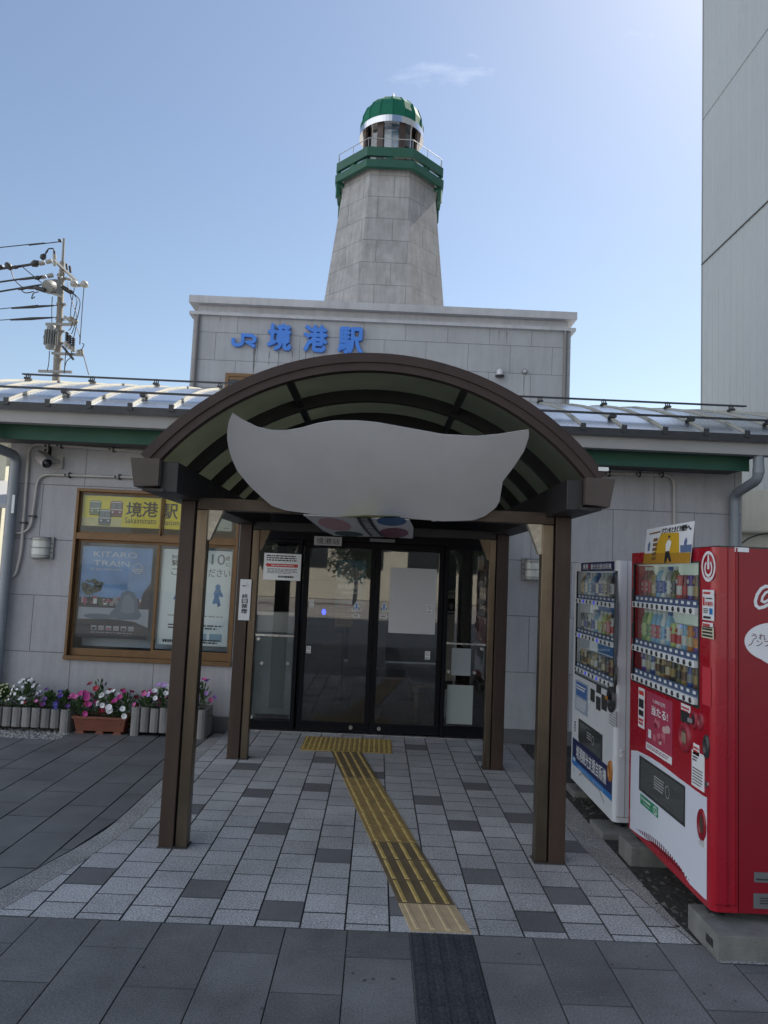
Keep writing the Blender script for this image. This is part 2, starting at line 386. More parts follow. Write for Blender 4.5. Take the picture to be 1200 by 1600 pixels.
# foreground slabs
p = MB()
for k in range(-24, 26):
    x0 = -0.074-0.305+0.305*k+0.0; x1 = x0+0.305
    off = 3.427 if k % 2 else 3.130
    for j in range(-8, 3):
        y0 = off+0.5955*j; y1 = y0+0.5955
        if x0 > 0.2 and x1 < 0.6 and True and k in (2, 3) and False: continue
        y1 = min(y1, FRONT)
        if y1-y0 < 0.02: continue
        P = [(x0, y0), (x1, y0), (x1, y1), (x0, y1)]
        if x0 < 0.236 < x1: P = clip_line(P, (0.236, 0), (0.236, 9)) if False else [(x0, y0), (0.234, y0), (0.234, y1), (x0, y1)]
        elif x0 >= 0.23 and x1 <= 0.56: continue
        elif x0 < 0.542 < x1: P = [(0.544, y0), (x1, y0), (x1, y1), (0.544, y1)]
        paver(p, P, 0.0, 0.0020, 0.002, ms=1)
R = random.Random(12)
for _ in range(46):                                          # old gum and oil spots
    x, y, r_ = R.uniform(-1.6, 1.7), R.uniform(2.7, 3.6), R.uniform(.003, .010); p.face([(x+r_*R.uniform(.7, 1.2)*cos(a), y+r_*R.uniform(.7, 1.2)*sin(a), 0.0022) for a in [2*pi*i/9 for i in range(9)]], 2)
for cx_, cy_ in ((-0.55, 3.50), (-0.52, 3.38), (-0.10, 3.32), (-0.16, 3.46), (0.95, 3.2)):        # pale scuffs
    for _ in range(7):
        x, y, l_, a = cx_+R.uniform(-.09, .09), cy_+R.uniform(-.05, .05), R.uniform(.01, .05), R.uniform(-.25, .15); w_ = R.uniform(.0008, .0022)
        p.face([(x, y-w_, .0023), (x+l_*cos(a), y+l_*sin(a)-w_*.3, .0023), (x+l_*cos(a), y+l_*sin(a)+w_*.3, .0023), (x, y+w_, .0023)], 3)
struct(p.build('plaza_pavement', [M_slab, M_grout, mat('gum spot', (0.065, 0.065, 0.068), 0.7), mat('pale scuff', (0.24, 0.24, 0.245), 0.8)]))

# dark tactile guide strip in the plaza
M_tdark = mat('dark rubber guide block', (0.040, 0.046, 0.056), 0.85, var=0.3, vscale=6, bump=0.8, bscale=260, speck=0.55)
t = MB()
for j in range(16):
    y1 = FRONT-0.002-0.295*j; y0 = y1-0.293
    t.box((0.236, y0, -0.02), (0.541, y1, 0.002))
    for i in range(4):
        x = 0.236+0.305*(i+0.5)/4
        t.hexa([(x-0.024, y0+0.008, 0.002), (x+0.024, y0+0.008, 0.002), (x+0.024, y1-0.008, 0.002), (x-0.024, y1-0.008, 0.002),
                (x-0.015, y0+0.012, 0.006), (x+0.015, y0+0.012, 0.006), (x+0.015, y1-0.012, 0.006), (x-0.015, y1-0.012, 0.006)])
struct(t.build('dark_tactile_path', M_tdark))

# kerb polylines measured on the ground plane: (Y, X)
LI = [(3.2, -1.95), (3.735, -1.822), (3.942, -1.762), (4.199, -1.706), (4.376, -1.659), (4.834, -1.585), (5.3, -1.58), (7.7, -1.56)]
LO = [(3.2, -2.14), (3.949, -1.935), (4.182, -1.878), (4.571, -1.775), (4.90, -1.715), (5.3, -1.705), (7.15, -1.69), (7.7, -1.66)]
RI = [(3.2, 1.74), (3.695, 1.648), (4.275, 1.548), (4.63, 1.474), (4.91, 1.444), (5.4, 1.444), (7.8, 1.435)]
RO = [(3.2, 1.74), (3.70, 1.668), (4.01, 1.645), (5.1, 1.632), (7.8, 1.60)]

dark_px = [(140, 1372), (320, 1390), (440, 1423), (427, 1293), (522, 1337), (617, 1415), (725, 1290), (748, 1369), (887, 1400), (845, 1442),
           (897, 1323), (810, 1282), (388, 1197), (405, 1239), (508, 1187), (497, 1230), (592, 1210), (650, 1166), (668, 1251), (310, 1265),
           (745, 1229), (820, 1232), (749, 1183)]
TP, TQ, TX0 = 0.2229, 0.2126, -1.649
dark = set()
for q in dark_px:
    w = atz(*q); k = math.floor((w.x-TX0)/TP); oy = 3.739 if k % 2 else 3.841
    dark.add((k, math.floor((w.y-oy)/TQ)))
t = MB()
for k in range(-3, 16):
    x0 = TX0+TP*k; x1 = x0+TP; oy = 3.739 if k % 2 else 3.841
    for j in range(-2, 21):
        y0 = oy+TQ*j; y1 = y0+TQ
        y0c = max(y0, FRONT); y1c = min(y1, 7.98)
        if y1c-y0c < 0.012: continue
        P = [(x0, y0c), (x1, y0c), (x1, y1c), (x0, y1c)]
        P = clip_line(P, (interp(LI, y1c), y1c), (interp(LI, y0c), y0c)) if False else clip_line(P, (interp(LI, y1c)+0.001, y1c), (interp(LI, y0c)+0.001, y0c))
        if len(P) >= 3: P = clip_line(P, (interp(RI, y0c)-0.001, y0c), (interp(RI, y1c)-0.001, y1c))
        if len(P) >= 3: paver(t, P, 0.0, 0.0031, 0.002, 1 if (k, j) in dark else 0, ms=2)
struct(t.build('tiled_walkway', [M_tile, M_tiled, M_grout]))

def strip(name, A, B, y0, y1, z, m, n=36, joint=0.9):
    s = MB(); y = y0; q = []
    while y < y1-0.02:
        ye = min(y+joint, y1); steps = 6
        L = [(interp(A, y+(ye-y)*i/steps), y+(ye-y)*i/steps) for i in range(steps+1)]; R = [(interp(B, yy), yy) for _, yy in L]
        for i in range(steps):
            s.face([(L[i][0], L[i][1]+(0.003 if i == 0 else 0), z), (R[i][0], R[i][1]+(0.003 if i == 0 else 0), z), (R[i+1][0], R[i+1][1], z), (L[i+1][0], L[i+1][1], z)])
        y = ye
    return struct(s.build(name, m))
strip('left_kerb_strip', LO, LI, 3.2, 7.72, -0.001, M_aggr)
strip('right_kerb_strip', RI, RO, 3.68, 7.84, -0.001, M_aggr)

# left forecourt: long dark slabs
s = MB()
for k in range(-1, 14):
    x1 = -1.87-0.3045*(k-0); x0 = x1-0.3045; off = 4.766 if k % 2 == 0 else 4.51
    for j in range(-3, 7):
        y0, y1 = off+0.541*j, off+0.541*(j+1)
        y0, y1 = max(y0, 3.69), min(y1, 7.52)
        if y1-y0 < 0.02: continue
        if x1 < -3.05 and y1 > 7.16:
            y1 = 7.16
            if y1-y0 < 0.02: continue
        P = clip_line([(x0, y0), (x1, y0), (x1, y1), (x0, y1)], (interp(LO, y0)-0.003, y0), (interp(LO, y1)-0.003, y1))
        if len(P) >= 3: paver(s, P, 0.0, 0.0040, 0.002, ms=1)
struct(s.build('forecourt_pavement', [M_slab2, M_grout]))

def pebbles(name, m, n, area, r0, r1, z, seed):
    R = random.Random(seed); s = MB()
    for _ in range(n):
        x, y = area(R); r = R.uniform(r0, r1); a = R.random()*6.28; e = R.uniform(0.6, 1.0)
        ring = [(x+r*cos(a+i*pi/2.5)*R.uniform(.8, 1.15), y+r*e*sin(a+i*pi/2.5)*R.uniform(.8, 1.15), z+r*0.25) for i in range(5)]
        top = (x, y, z+r*R.uniform(0.6, 0.9)); base = len(s.v); s.v += [Vector(q) for q in ring]+[Vector(top)]+[Vector((q[0], q[1], z-r*0.4)) for q in ring]
        for i in range(5):
            k = (i+1) % 5; s.f.append((base+i, base+k, base+5)); s.m.append(0); s.s.append(False)
            s.f.append((base+6+i, base+6+k, base+k, base+i)); s.m.append(0); s.s.append(False)
    return stuff(s.build(name, m))
b = MB(); b.face([(-8, 7.16, -0.010), (-3.06, 7.16, -0.010), (-3.06, 7.846, -0.010), (-8, 7.846, -0.010)]); struct(b.build('gravel_bed', M_aggr))
tag(pebbles('gravel', M_peb, 1500, lambda R: (R.uniform(-4.6, -3.05), R.uniform(7.15, 7.7)), 0.008, 0.018, -0.008, 3), 'loose pale gravel under the left wooden planter', 'gravel')
b = MB(); b.face([(1.60, 3.3, -0.006), (6, 3.3, -0.006), (6, 7.846, -0.006), (1.60, 7.846, -0.006)]); struct(b.build('soil_bed', M_soil))
tag(pebbles('soil_clods', M_pebd, 1500, lambda R: (R.uniform(1.62, 2.6), R.uniform(3.6, 7.8)), 0.006, 0.020, -0.008, 5), 'dark clods of soil and gravel under the vending machines', 'soil')
b = MB(); b.face([(1.685, 3.50, 0.0045), (5, 3.50, 0.0045), (5, 3.70, 0.0045), (1.685, 3.70, 0.0045)]); struct(b.build('concrete_verge', M_aggr))

# yellow tactile paving: skewed guide strip and a dotted pad at the door
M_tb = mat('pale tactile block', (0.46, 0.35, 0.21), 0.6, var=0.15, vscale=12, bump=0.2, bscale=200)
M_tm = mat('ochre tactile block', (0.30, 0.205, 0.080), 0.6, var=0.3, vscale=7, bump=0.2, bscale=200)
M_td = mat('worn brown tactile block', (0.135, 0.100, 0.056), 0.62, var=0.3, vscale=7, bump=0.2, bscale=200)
M_ty = mat('worn yellow ridge', (0.42, 0.30, 0.10), 0.6, var=0.35, vscale=14)
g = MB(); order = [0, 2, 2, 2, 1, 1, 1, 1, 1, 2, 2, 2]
skew = lambda y: 0.238-0.1811*(y-3.687)
nb = 12; bl = (7.146-3.686)/nb
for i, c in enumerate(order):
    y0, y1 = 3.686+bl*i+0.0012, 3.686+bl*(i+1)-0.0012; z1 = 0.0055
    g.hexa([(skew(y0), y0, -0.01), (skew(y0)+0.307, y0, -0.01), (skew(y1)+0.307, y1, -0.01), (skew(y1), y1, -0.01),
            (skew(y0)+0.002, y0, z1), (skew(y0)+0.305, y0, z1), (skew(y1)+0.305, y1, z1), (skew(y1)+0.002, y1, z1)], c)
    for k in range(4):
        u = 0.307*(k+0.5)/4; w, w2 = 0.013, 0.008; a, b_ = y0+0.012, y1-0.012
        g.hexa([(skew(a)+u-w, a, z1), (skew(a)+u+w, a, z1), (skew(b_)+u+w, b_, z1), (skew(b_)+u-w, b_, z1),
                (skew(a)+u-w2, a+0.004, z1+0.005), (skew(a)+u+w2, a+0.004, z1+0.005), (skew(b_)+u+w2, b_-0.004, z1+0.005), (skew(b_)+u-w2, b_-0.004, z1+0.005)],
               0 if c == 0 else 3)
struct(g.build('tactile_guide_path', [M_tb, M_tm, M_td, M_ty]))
g = MB()
for i in range(3):
    for j in range(2):
        x0, y0 = -0.694+0.3035*i, 7.152+0.289*j; z1 = 0.0055
        g.box((x0+0.001, y0+0.001, -0.01), (x0+0.3025, y0+0.288, z1), 1 if (i+j) % 3 else 0)
        for a in range(6):
            for c in range(6):
                g.lathe((x0+0.3035*(a+0.5)/6, y0+0.289*(c+0.5)/6, z1), [(0.014, 0), (0.009, 0.005)], 8, 2)
struct(g.build('tactile_dot_pad', [mat('yellow pad a', (0.38, 0.26, 0.07), 0.6, var=0.25, vscale=8), mat('yellow pad b', (0.31, 0.215, 0.07), 0.6, var=0.25, vscale=8), M_ty]))

# ================================================================== STATION BUILDING
WY = 7.85
WF = wallframe(WY)
M_wall = panel_wall('grey cladding slab', (0.40, 0.395, 0.41), 0.905, 0.61, 3.752+0.905*20, -0.143+0.61*20, streak=0.10)
M_blockwall = panel_wall('upper cladding slab', (0.37, 0.375, 0.39), 0.79, 0.53, 9.95, 10.30, streak=0.07)
M_plinth = mat('dark plinth', (0.12, 0.12, 0.125), 0.85, var=0.2, vscale=4, bump=0.3)
M_green = mat('green painted board', (0.007, 0.070, 0.043), 0.6, var=0.12, vscale=3)
M_gutter = mat('grey gutter', (0.33, 0.33, 0.335), 0.5, var=0.08, vscale=3)
M_darkmetal = mat('dark steel', (0.035, 0.036, 0.040), 0.5, 0.3, var=0.2, vscale=8)
M_roof = mat('blue grey metal roof', (0.50, 0.54, 0.60), 0.27, 0.9, var=0.12, vscale=2.0, bump=0.35, bscale=1.6)
M_pipe = mat('grey pvc pipe', (0.22, 0.245, 0.275), 0.4, var=0.10, vscale=5)
M_conduit = mat('beige conduit', (0.44, 0.42, 0.395), 0.5, var=0.12, vscale=9)
M_bronze = mat('bronze window frame', (0.155, 0.085, 0.036), 0.42, 0.35, var=0.15, vscale=10)
M_black = mat('black door frame', (0.005, 0.005, 0.008), 0.5, 0.0, spec=0.15)
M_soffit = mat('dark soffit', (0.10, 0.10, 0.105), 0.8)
M_cop = mat('white coping', (0.42, 0.42, 0.44), 0.6, var=0.12, vscale=1.5, streak=0.12)
M_steel = mat('brushed steel', (0.55, 0.55, 0.56), 0.3, 1.0, var=0.1, vscale=20)
M_glassD = glass('door glass', (0.82, 0.85, 0.86), 1.7)
M_glassW = glass('window glass', (0.93, 0.96, 0.97), 0.55)
M_white = mat('white plastic', (0.62, 0.63, 0.65), 0.45)
M_paper = mat('white paper', (0.70, 0.71, 0.71), 0.7)
M_ink = mat('black ink', (0.012, 0.012, 0.014), 0.6)
M_grey = mat('mid grey', (0.22, 0.22, 0.23), 0.6)

ST = thing('station_building', 'grey panelled railway station with glass entrance doors and blue lettered upper block', 'station', (0, WY, 0))
WL, WR, DL, DR, DT = -4.15, 4.02, -1.47, 1.43, 2.42
w = MB()
wz = at(103, 1022, WY)
WX0, WX1, WZ0, WZ1 = -3.375, -1.555, 0.685, 2.56
for a, c in (((WL, WX0), (0.14, 3.3)), ((WX0, WX1), (0.14, WZ0)), ((WX0, WX1), (WZ1, 3.3)), ((WX1, DL), (0.14, 3.3)), ((DL, DR), (DT, 3.3)), ((DR, WR), (0.14, 3.3))):
    w.box((a[0], WY, c[0]), (a[1], WY+0.2, c[1]))
w.box((WL, WY+0.2, 0.14), (WL+0.2, 19, 3.3)); w.box((WR-0.2, WY+0.2, 0.14), (WR, 19, 3.3))
w.build('wall', M_wall, ST)
for a, c in ((WL-0.004, DL), (DR, WR+0.004)): q = MB(); q.box((a, WY-0.012, -0.03), (c, WY+0.19, 0.14)); q.build('plinth', M_plinth, ST)
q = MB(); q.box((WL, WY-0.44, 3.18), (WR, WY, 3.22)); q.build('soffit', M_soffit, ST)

# curved metal roof with standing seams
RP = [(7.10, 3.335), (7.35, 3.452), (7.6, 3.560), (7.9, 3.678), (8.2, 3.788), (8.6, 3.915), (9.1, 4.055), (9.6, 4.17), (10.3, 4.30), (11, 4.40), (12, 4.50), (13, 4.54), (15, 4.45), (17, 4.05), (19.2, 3.35)]
RX0, RX1 = -4.95, 4.95
q = MB()
q.grid([[(RX0, y, z), (RX1, y, z)] for y, z in RP][::-1], 0, True); q.grid([[(RX0, y, z-0.05), (RX1, y, z-0.05)] for y, z in RP], 0, True)
q.face([(RX0, 7.10, 3.258), (RX1, 7.10, 3.258), (RX1, 7.10, 3.335), (RX0, 7.10, 3.335)], 1)
for x in (RX0, RX1): q.face([(x, y, z) for y, z in RP]+[(x, y, z-0.05) for y, z in RP[::-1]], 1)
sx = -3.842
xs = [sx+0.4185*i for i in range(-3, 22)]
for x in xs:
    if not RX0 < x < RX1: continue
    pr = [(y, z) for y, z in RP if y < 12.1]
    rows = [[(x-0.014, y, z+0.002), (x-0.009, y, z+0.026), (x+0.009, y, z+0.026), (x+0.014, y, z+0.002)] for y, z in pr]
    q.grid(rows, 2, False); q.face([rows[0][i] for i in (3, 2, 1, 0)], 1)
    q.box((x-0.026, 7.088, 3.300), (x+0.026, 7.10, 3.372), 1)
roof = q.build('roof', [M_roof, M_darkmetal, mat('pale seam cap', (0.30, 0.29, 0.25), 0.6, 0.0, var=0.1, vscale=4)], ST)
for yy, x0, x1, ph, dz in ((7.48, -4.9, 4.9, 0, 0.062), (9.12, -4.75, 4.72, 1, 0.085)):
    z = interp(RP, yy)
    q = MB(); q.box((x0, yy-0.03, z+dz), (x1, yy+0.03, z+dz+0.012)); q.box((x0, yy-0.03, z+dz-0.008), (x1, yy-0.026, z+dz)); r = q.build('snow_guard', M_darkmetal, roof)
    for i, x in enumerate(xs):
        if i % 2 == ph and x0 < x < x1:
            q = MB(); q.box((x-0.032, yy-0.05, z+0.02), (x+0.032, yy+0.05, z+0.045)); q.box((x-0.028, yy-0.012, z+0.045), (x-0.020, yy+0.012, z+dz-0.001)); q.box((x+0.020, yy-0.012, z+0.045), (x+0.028, yy+0.012, z+dz-0.001))
            q.cyl((x, yy, z+0.05), (x, yy, z+dz+0.022), 0.006, None, 6); q.build('bracket', M_darkmetal, r)
for x0, x1 in ((RX0, RX1),):
    q = MB(); q.prism(Frame((0, 0, 0), (0, 1, 0), (0, 0, 1)), [(7.19, 3.142), (7.31, 3.142), (7.33, 3.285), (7.165, 3.285), (7.165, 3.262), (7.175, 3.255)], x0, x1)
    gt = q.build('gutter', M_gutter, ST)
    for i in range(15):
        x = -4.6+0.66*i
        q = MB(); q.lathe((x, 7.17, 3.275), [(0.004, -0.012), (0.014, -0.006), (0.014, 0.006), (0.004, 0.012)], 8); q.cyl((x, 7.17, 3.285), (x+0.05, 7.24, 3.40), 0.003, None, 5); q.build('gutter_clip', M_gutter, gt)
q = MB(); q.box((RX0, 7.335, 3.16), (RX1, 7.36, 3.40)); q.build('eave_board', M_darkmetal, ST)
q = MB(); q.box((-4.80, 7.385, 3.0), (3.86, 7.41, 3.20)); q.box((-4.80, 7.41, 3.0), (-4.775, 8.6, 3.3)); q.build('fascia_board', M_green, ST)
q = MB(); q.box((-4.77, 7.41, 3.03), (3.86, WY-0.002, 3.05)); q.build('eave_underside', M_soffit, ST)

# downpipes
def elbow(pts, r=0.06, n=8):
    """polyline with rounded corners"""
    P = [Vector(p) for p in pts]; out = [P[0]]
    for i in range(1, len(P)-1):
        a, b_ = (P[i-1]-P[i]), (P[i+1]-P[i]); k = min(r, a.length*0.45, b_.length*0.45); a = P[i]+a.normalized()*k; b_ = P[i]+b_.normalized()*k
        for j in range(n+1): t_ = j/n; out.append(a*(1-t_)**2+P[i]*2*t_*(1-t_)+b_*t_*t_)
    return out+[P[-1]]
for xg, xw, sgn in ((3.885, 3.90, 1), (-4.06, -4.04, -1)):
    q = MB(); q.tube(elbow([(xg, 7.25, 3.15), (xg, 7.25, 2.90), (xw, WY-0.075, 2.80 if sgn > 0 else 2.88), (xw, WY-0.075, 0.02)], 0.10), 0.052, 14)
    for z in (2.50, 1.99, 1.2, 0.5): q.cyl((xw, WY-0.075, z-0.02), (xw, WY-0.075, z+0.02), 0.056, None, 14); q.box((xw-0.01, WY-0.03, z-0.008), (xw+0.01, WY+0.01, z+0.008))
    q.cyl((xg, 7.25, 2.96), (xg, 7.25, 3.02), 0.057, None, 14)
    if sgn < 0: q.box((xw+0.02, WY-0.128, 2.24), (xw+0.05, WY-0.1265, 2.44), 1)
    q.build('downpipe', [M_pipe, M_paper], ST)
# conduits on the wall
cy = WY-0.03
for pts, r in (([at(385, 717, cy), at(46, 693, cy), at(33, 865, cy), at(24, 900, cy), at(6, 904, cy)], 0.017), ([at(385, 752, cy), at(60, 741, cy), at(47, 832, cy), at(6, 834, cy)], 0.015),
               ([at(905, 739, cy), at(1053, 742, cy), at(1054, 880, cy)], 0.016), ([at(75, 690, cy), at(74, 712, cy)], 0.012)):
    q = MB(); q.tube(elbow(pts, 0.13), r, 10)
    a, b_ = Vector(pts[0]), Vector(pts[1])
    for t_ in (0.3, 0.62, 0.86):
        c = a+(b_-a)*t_; q.box((c.x-0.028, WY-0.052, c.z-0.012), (c.x-0.014, WY, c.z+0.012), 1); q.box((c.x+0.014, WY-0.052, c.z-0.03), (c.x+0.028, WY, c.z+0.03), 1)
    if len(pts) > 2:
        a, b_ = Vector(pts[1]), Vector(pts[2]); c = a+(b_-a)*0.72; q.box((c.x-0.035, WY-0.052, c.z-0.012), (c.x+0.035, WY, c.z+0.008), 1)
    q.build('conduit', [M_conduit, M_darkmetal], ST)

# street window with bronze frames
win = MB()
win.fbox(WF, WX0, WZ0, WX1, WZ0+0.045, -0.10, 0.035); win.fbox(WF, WX0, WZ1-0.035, WX1, WZ1, -0.10, 0.012)
win.fbox(WF, WX0, WZ0+0.045, WX0+0.03, WZ1-0.035, -0.10, 0.012); win.fbox(WF, WX1-0.03, WZ0+0.045, WX1, WZ1-0.035, -0.10, 0.012)
zt = at(120, 837, WY).z; win.fbox(WF, WX0+0.03, zt-0.035, WX1-0.03, zt+0.035, -0.10, 0.008)
WIN = win.build('window', M_bronze, ST, bevel=0.003)
xm1, xm2 = at(241, 940, WY).x, at(250, 800, WY).x
def sash(u0, v0, u1, v1, d, t=0.03, bot=None, tint=M_glassW):
    f = MB(); b_ = bot or t
    f.fbox(WF, u0, v0, u1, v0+b_, d-0.02, d); f.fbox(WF, u0, v1-t, u1, v1, d-0.02, d); f.fbox(WF, u0, v0+b_, u0+t, v1-t, d-0.02, d); f.fbox(WF, u1-t, v0+b_, u1, v1-t, d-0.02, d)
    o = f.build('sash', M_bronze, WIN, bevel=0.002)
    gl = MB(); gl.rect(WF, u0+t, v0+b_, u1-t, v1-t, d-0.01); gl.build('pane', tint, WIN)
sash(WX0+0.03, zt+0.035, xm2+0.012, WZ1-0.035, -0.03, 0.018); sash(xm2+0.014, zt+0.035, WX1-0.03, WZ1-0.035, -0.055, 0.018)
sash(WX0+0.03, WZ0+0.045, xm1+0.02, zt-0.035, -0.055, 0.03, 0.075); sash(xm1-0.015, WZ0+0.045, WX1-0.03, zt-0.035, -0.03, 0.03, 0.09)

# upper block
BY = 13.0
BF = wallframe(BY)
bx0, bx1 = at(300, 540, BY).x, at(891, 570, BY).x
q = MB(); q.box((bx0, BY, 4.0), (bx1, 21.5, 6.45)); ub = q.build('upper_block', M_blockwall, ST)
q = MB(); q.box((bx0-0.075, BY-0.075, 6.44), (bx1+0.075, 21.6, 6.50)); q.box((bx0+0.06, BY+0.05, 6.50), (bx1-0.06, 21.4, 6.66)); q.box((bx0-0.09, BY-0.09, 6.66), (bx1+0.09, 21.6, 6.80))
for px in (397, 529, 661, 794):
    x = at(px, 480, BY).x; q.box((x-0.035, BY-0.094, 6.655), (x+0.035, BY-0.0905, 6.805)); q.box((x-0.003, BY+0.046, 6.50), (x+0.003, BY+0.05, 6.66))
q.build('cornice', M_cop, ub, bevel=0.006)
for x in (bx0+0.09, bx1-0.11):
    q = MB(); q.cyl((x, BY-0.045, 4.0), (x, BY-0.045, 6.44), 0.035, None, 10); q.build('corner_pipe', mat('brown grey pipe', (0.16, 0.15, 0.15), 0.5), ub)
a, c = at(353, 583, BY), at(398, 612, BY)
q = MB()
for u0, v0, u1, v1 in ((a.x, a.z-0.06, c.x, a.z), (a.x, c.z, a.x+0.06, a.z-0.06), (c.x-0.06, c.z, c.x, a.z-0.06)): q.fbox(BF, u0, v0, u1, v1, -0.02, 0.03)
q.fbox(BF, a.x+0.06, a.z-0.12, c.x-0.06, a.z-0.06, -0.02, 0.012); q.fbox(BF, (a.x+c.x)/2-0.02, c.z, (a.x+c.x)/2+0.02, a.z-0.12, -0.02, 0.012)
sw = q.build('upper_window', M_bronze, ub)
q = MB(); q.rect(BF, a.x+0.06, c.z, c.x-0.06, a.z-0.12, 0.004); q.build('pane', mat('dark pane', (0.02, 0.022, 0.025), 0.08), sw)
# long rust and algae runs below the letters
M_stain = mat('dirt run', (0.16, 0.16, 0.165), 0.9, var=0.3, vscale=20)
R = random.Random(4)
for px, y0, y1, wd in ((398, 545, 585, 0.055), (421, 549, 572, 0.02), (436, 549, 580, 0.014), (457, 549, 568, 0.02), (478, 549, 562, 0.02), (490, 549, 566, 0.016), (530, 553, 562, 0.03), (819, 588, 622, 0.014), (345, 494, 504, 0.02), (780, 518, 532, 0.018), (792, 519, 538, 0.02)):
    q = MB(); p0, p1 = at(px, y0, BY), at(px, y1, BY); n = 6; Lf, Rt = [], []
    for i in range(n+1):
        t_ = i/n; z = p0.z+(p1.z-p0.z)*t_; ww = wd*(1-0.75*t_)*R.uniform(0.7, 1.2)
        Lf.append((p0.x-ww/2+R.uniform(-.004, .004), z)); Rt.append((p0.x+ww/2, z))
    for i in range(n): q.face([BF.p(*Lf[i], 0.0015), BF.p(*Lf[i+1], 0.0015), BF.p(*Rt[i+1], 0.0015), BF.p(*Rt[i], 0.0015)])
    q.build('dirt_run', M_stain, ub)

# blue station name on the upper block
M_blue = mat('blue letter', (0.045, 0.19, 0.62), 0.45, var=0.08, vscale=6)
SG = thing('station_sign', 'blue raised station name letters on the grey upper wall', 'sign', at(465, 548, BY))
jr = [at(*p_, BY) for p_ in ((365.5, 530), (365.5, 538), (369, 541), (374, 541), (379, 539), (380.5, 534), (380.5, 525.5), (395, 526.5), (399, 529.5), (399, 534), (396, 536.5), (386, 536.5), (399.5, 543.5))]
q = MB(); q.stroke(BF, [(p_.x, p_.z) for p_ in jr], 0.062, 0.03, 0.085); q.build('logo_letters', M_blue, SG)
for ch, (x0, y0), (x1, y1) in (('境', (419, 547.5), (456, 509.5)), ('港', (475, 549.5), (512, 512)), ('駅', (529, 552.5), (567.5, 515.5))):
    a, c = at(x0, y0, BY), at(x1, y1, BY)
    q = MB(); q.text(BF, ch, a.x, a.z, c.x-a.x, c.z-a.z, 0.025, 0, 0.035, 0.06); q.build('letter', M_blue, SG)

# ------------------------------------------------------------------ lighthouse tower
TY = 19.0
tx = at(600, 480, TY).x
M_tower = panel_wall('weathered tower block', (0.325, 0.325, 0.33), 0.80, 0.62, 9.62, 20.1, mortar=0.018, streak=0.16, gap=0.62, var=0.24, vscale=2.4)
LT = thing('lighthouse_tower', 'weathered grey octagonal lighthouse tower with green dome rising behind the station', 'lighthouse', (tx, TY, 6.4))
def octa(r, z, rot=pi/8, cx=tx, cy=TY): return [(cx+r/cos(pi/8)*cos(rot+pi/4*k), cy+r/cos(pi/8)*sin(rot+pi/4*k), z) for k in range(8)]
zt_ = at(612, 259, TY-1.2).z
zb = at(600, 480, TY-1.6).z
rb, rt = 1.64, 1.22
slope = (rb-rt)/(zt_-zb); r0 = rb+slope*(zb-6.4)
q = MB(); q.grid([octa(r0, 6.4), octa(rt, zt_)], 0, False, True); q.face(octa(rt, zt_)); q.build('shaft', M_tower, LT)
zg0 = at(612, 261, TY-1.47).z+0.09
# gallery: two green bands, posts and corner brackets
def band(mb, r_out, r_in, z0, z1, mi=0):
    A, B, C_, D = octa(r_out, z0), octa(r_out, z1), octa(r_in, z1), octa(r_in, z0); mb.grid([A, B, C_, D, A], mi, False, True)
q = MB(); band(q, 1.47, 1.36, zg0-0.09, zg0+0.11); band(q, 1.45, 1.36, zg0+0.22, zg0+0.46); gal = q.build('gallery', M_green, LT)
q = MB(); band(q, 1.35, 0.8, zg0+0.15, zg0+0.165); q.build('gallery_floor', mat('pale gallery floor', (0.5, 0.5, 0.5), 0.6), gal)
for k in range(8):
    a = pi/8+pi/4*k; c = Vector((tx, TY, 0)); d = Vector((cos(a), sin(a), 0))
    if abs(cos(a)) < 0.8: continue
    q = MB(); p0 = c+d*1.50; q.bar(p0+Vector((0, 0, zg0-0.50)), p0+Vector((0, 0, zg0+0.47)), 0.09, 0.09, 0, d)
    q.bar(c+d*1.46+Vector((0, 0, zg0-0.10)), c+d*1.25+Vector((0, 0, zg0-0.16)), 0.08, 0.10); q.build('corner_bracket', M_green, gal)
for k in range(8):
    a = pi/8+pi/4*k; c = Vector((tx, TY, 0))
    a2 = a+pi/8; d2 = Vector((cos(a2), sin(a2), 0)); q = MB(); p0 = c+d2*1.37; q.bar(p0+Vector((0, 0, zg0+0.14)), p0+Vector((0, 0, zg0+0.30)), 0.16, 0.10, 0, d2); q.build('spacer', M_green, gal)
q = MB(); ro = octa(1.40, zg0+0.72)
for k in range(8):
    a, c = Vector(ro[k]), Vector(ro[(k+1) % 8]); q.cyl(a, c, 0.010, None, 6)
    for t_ in (0.0, 0.5): p0 = a+(c-a)*t_; q.cyl(p0, p0-Vector((0, 0, 0.30)), 0.008, None, 6)
q.build('railing', mat('grey rail', (0.32, 0.33, 0.34), 0.5, 0.2), gal)
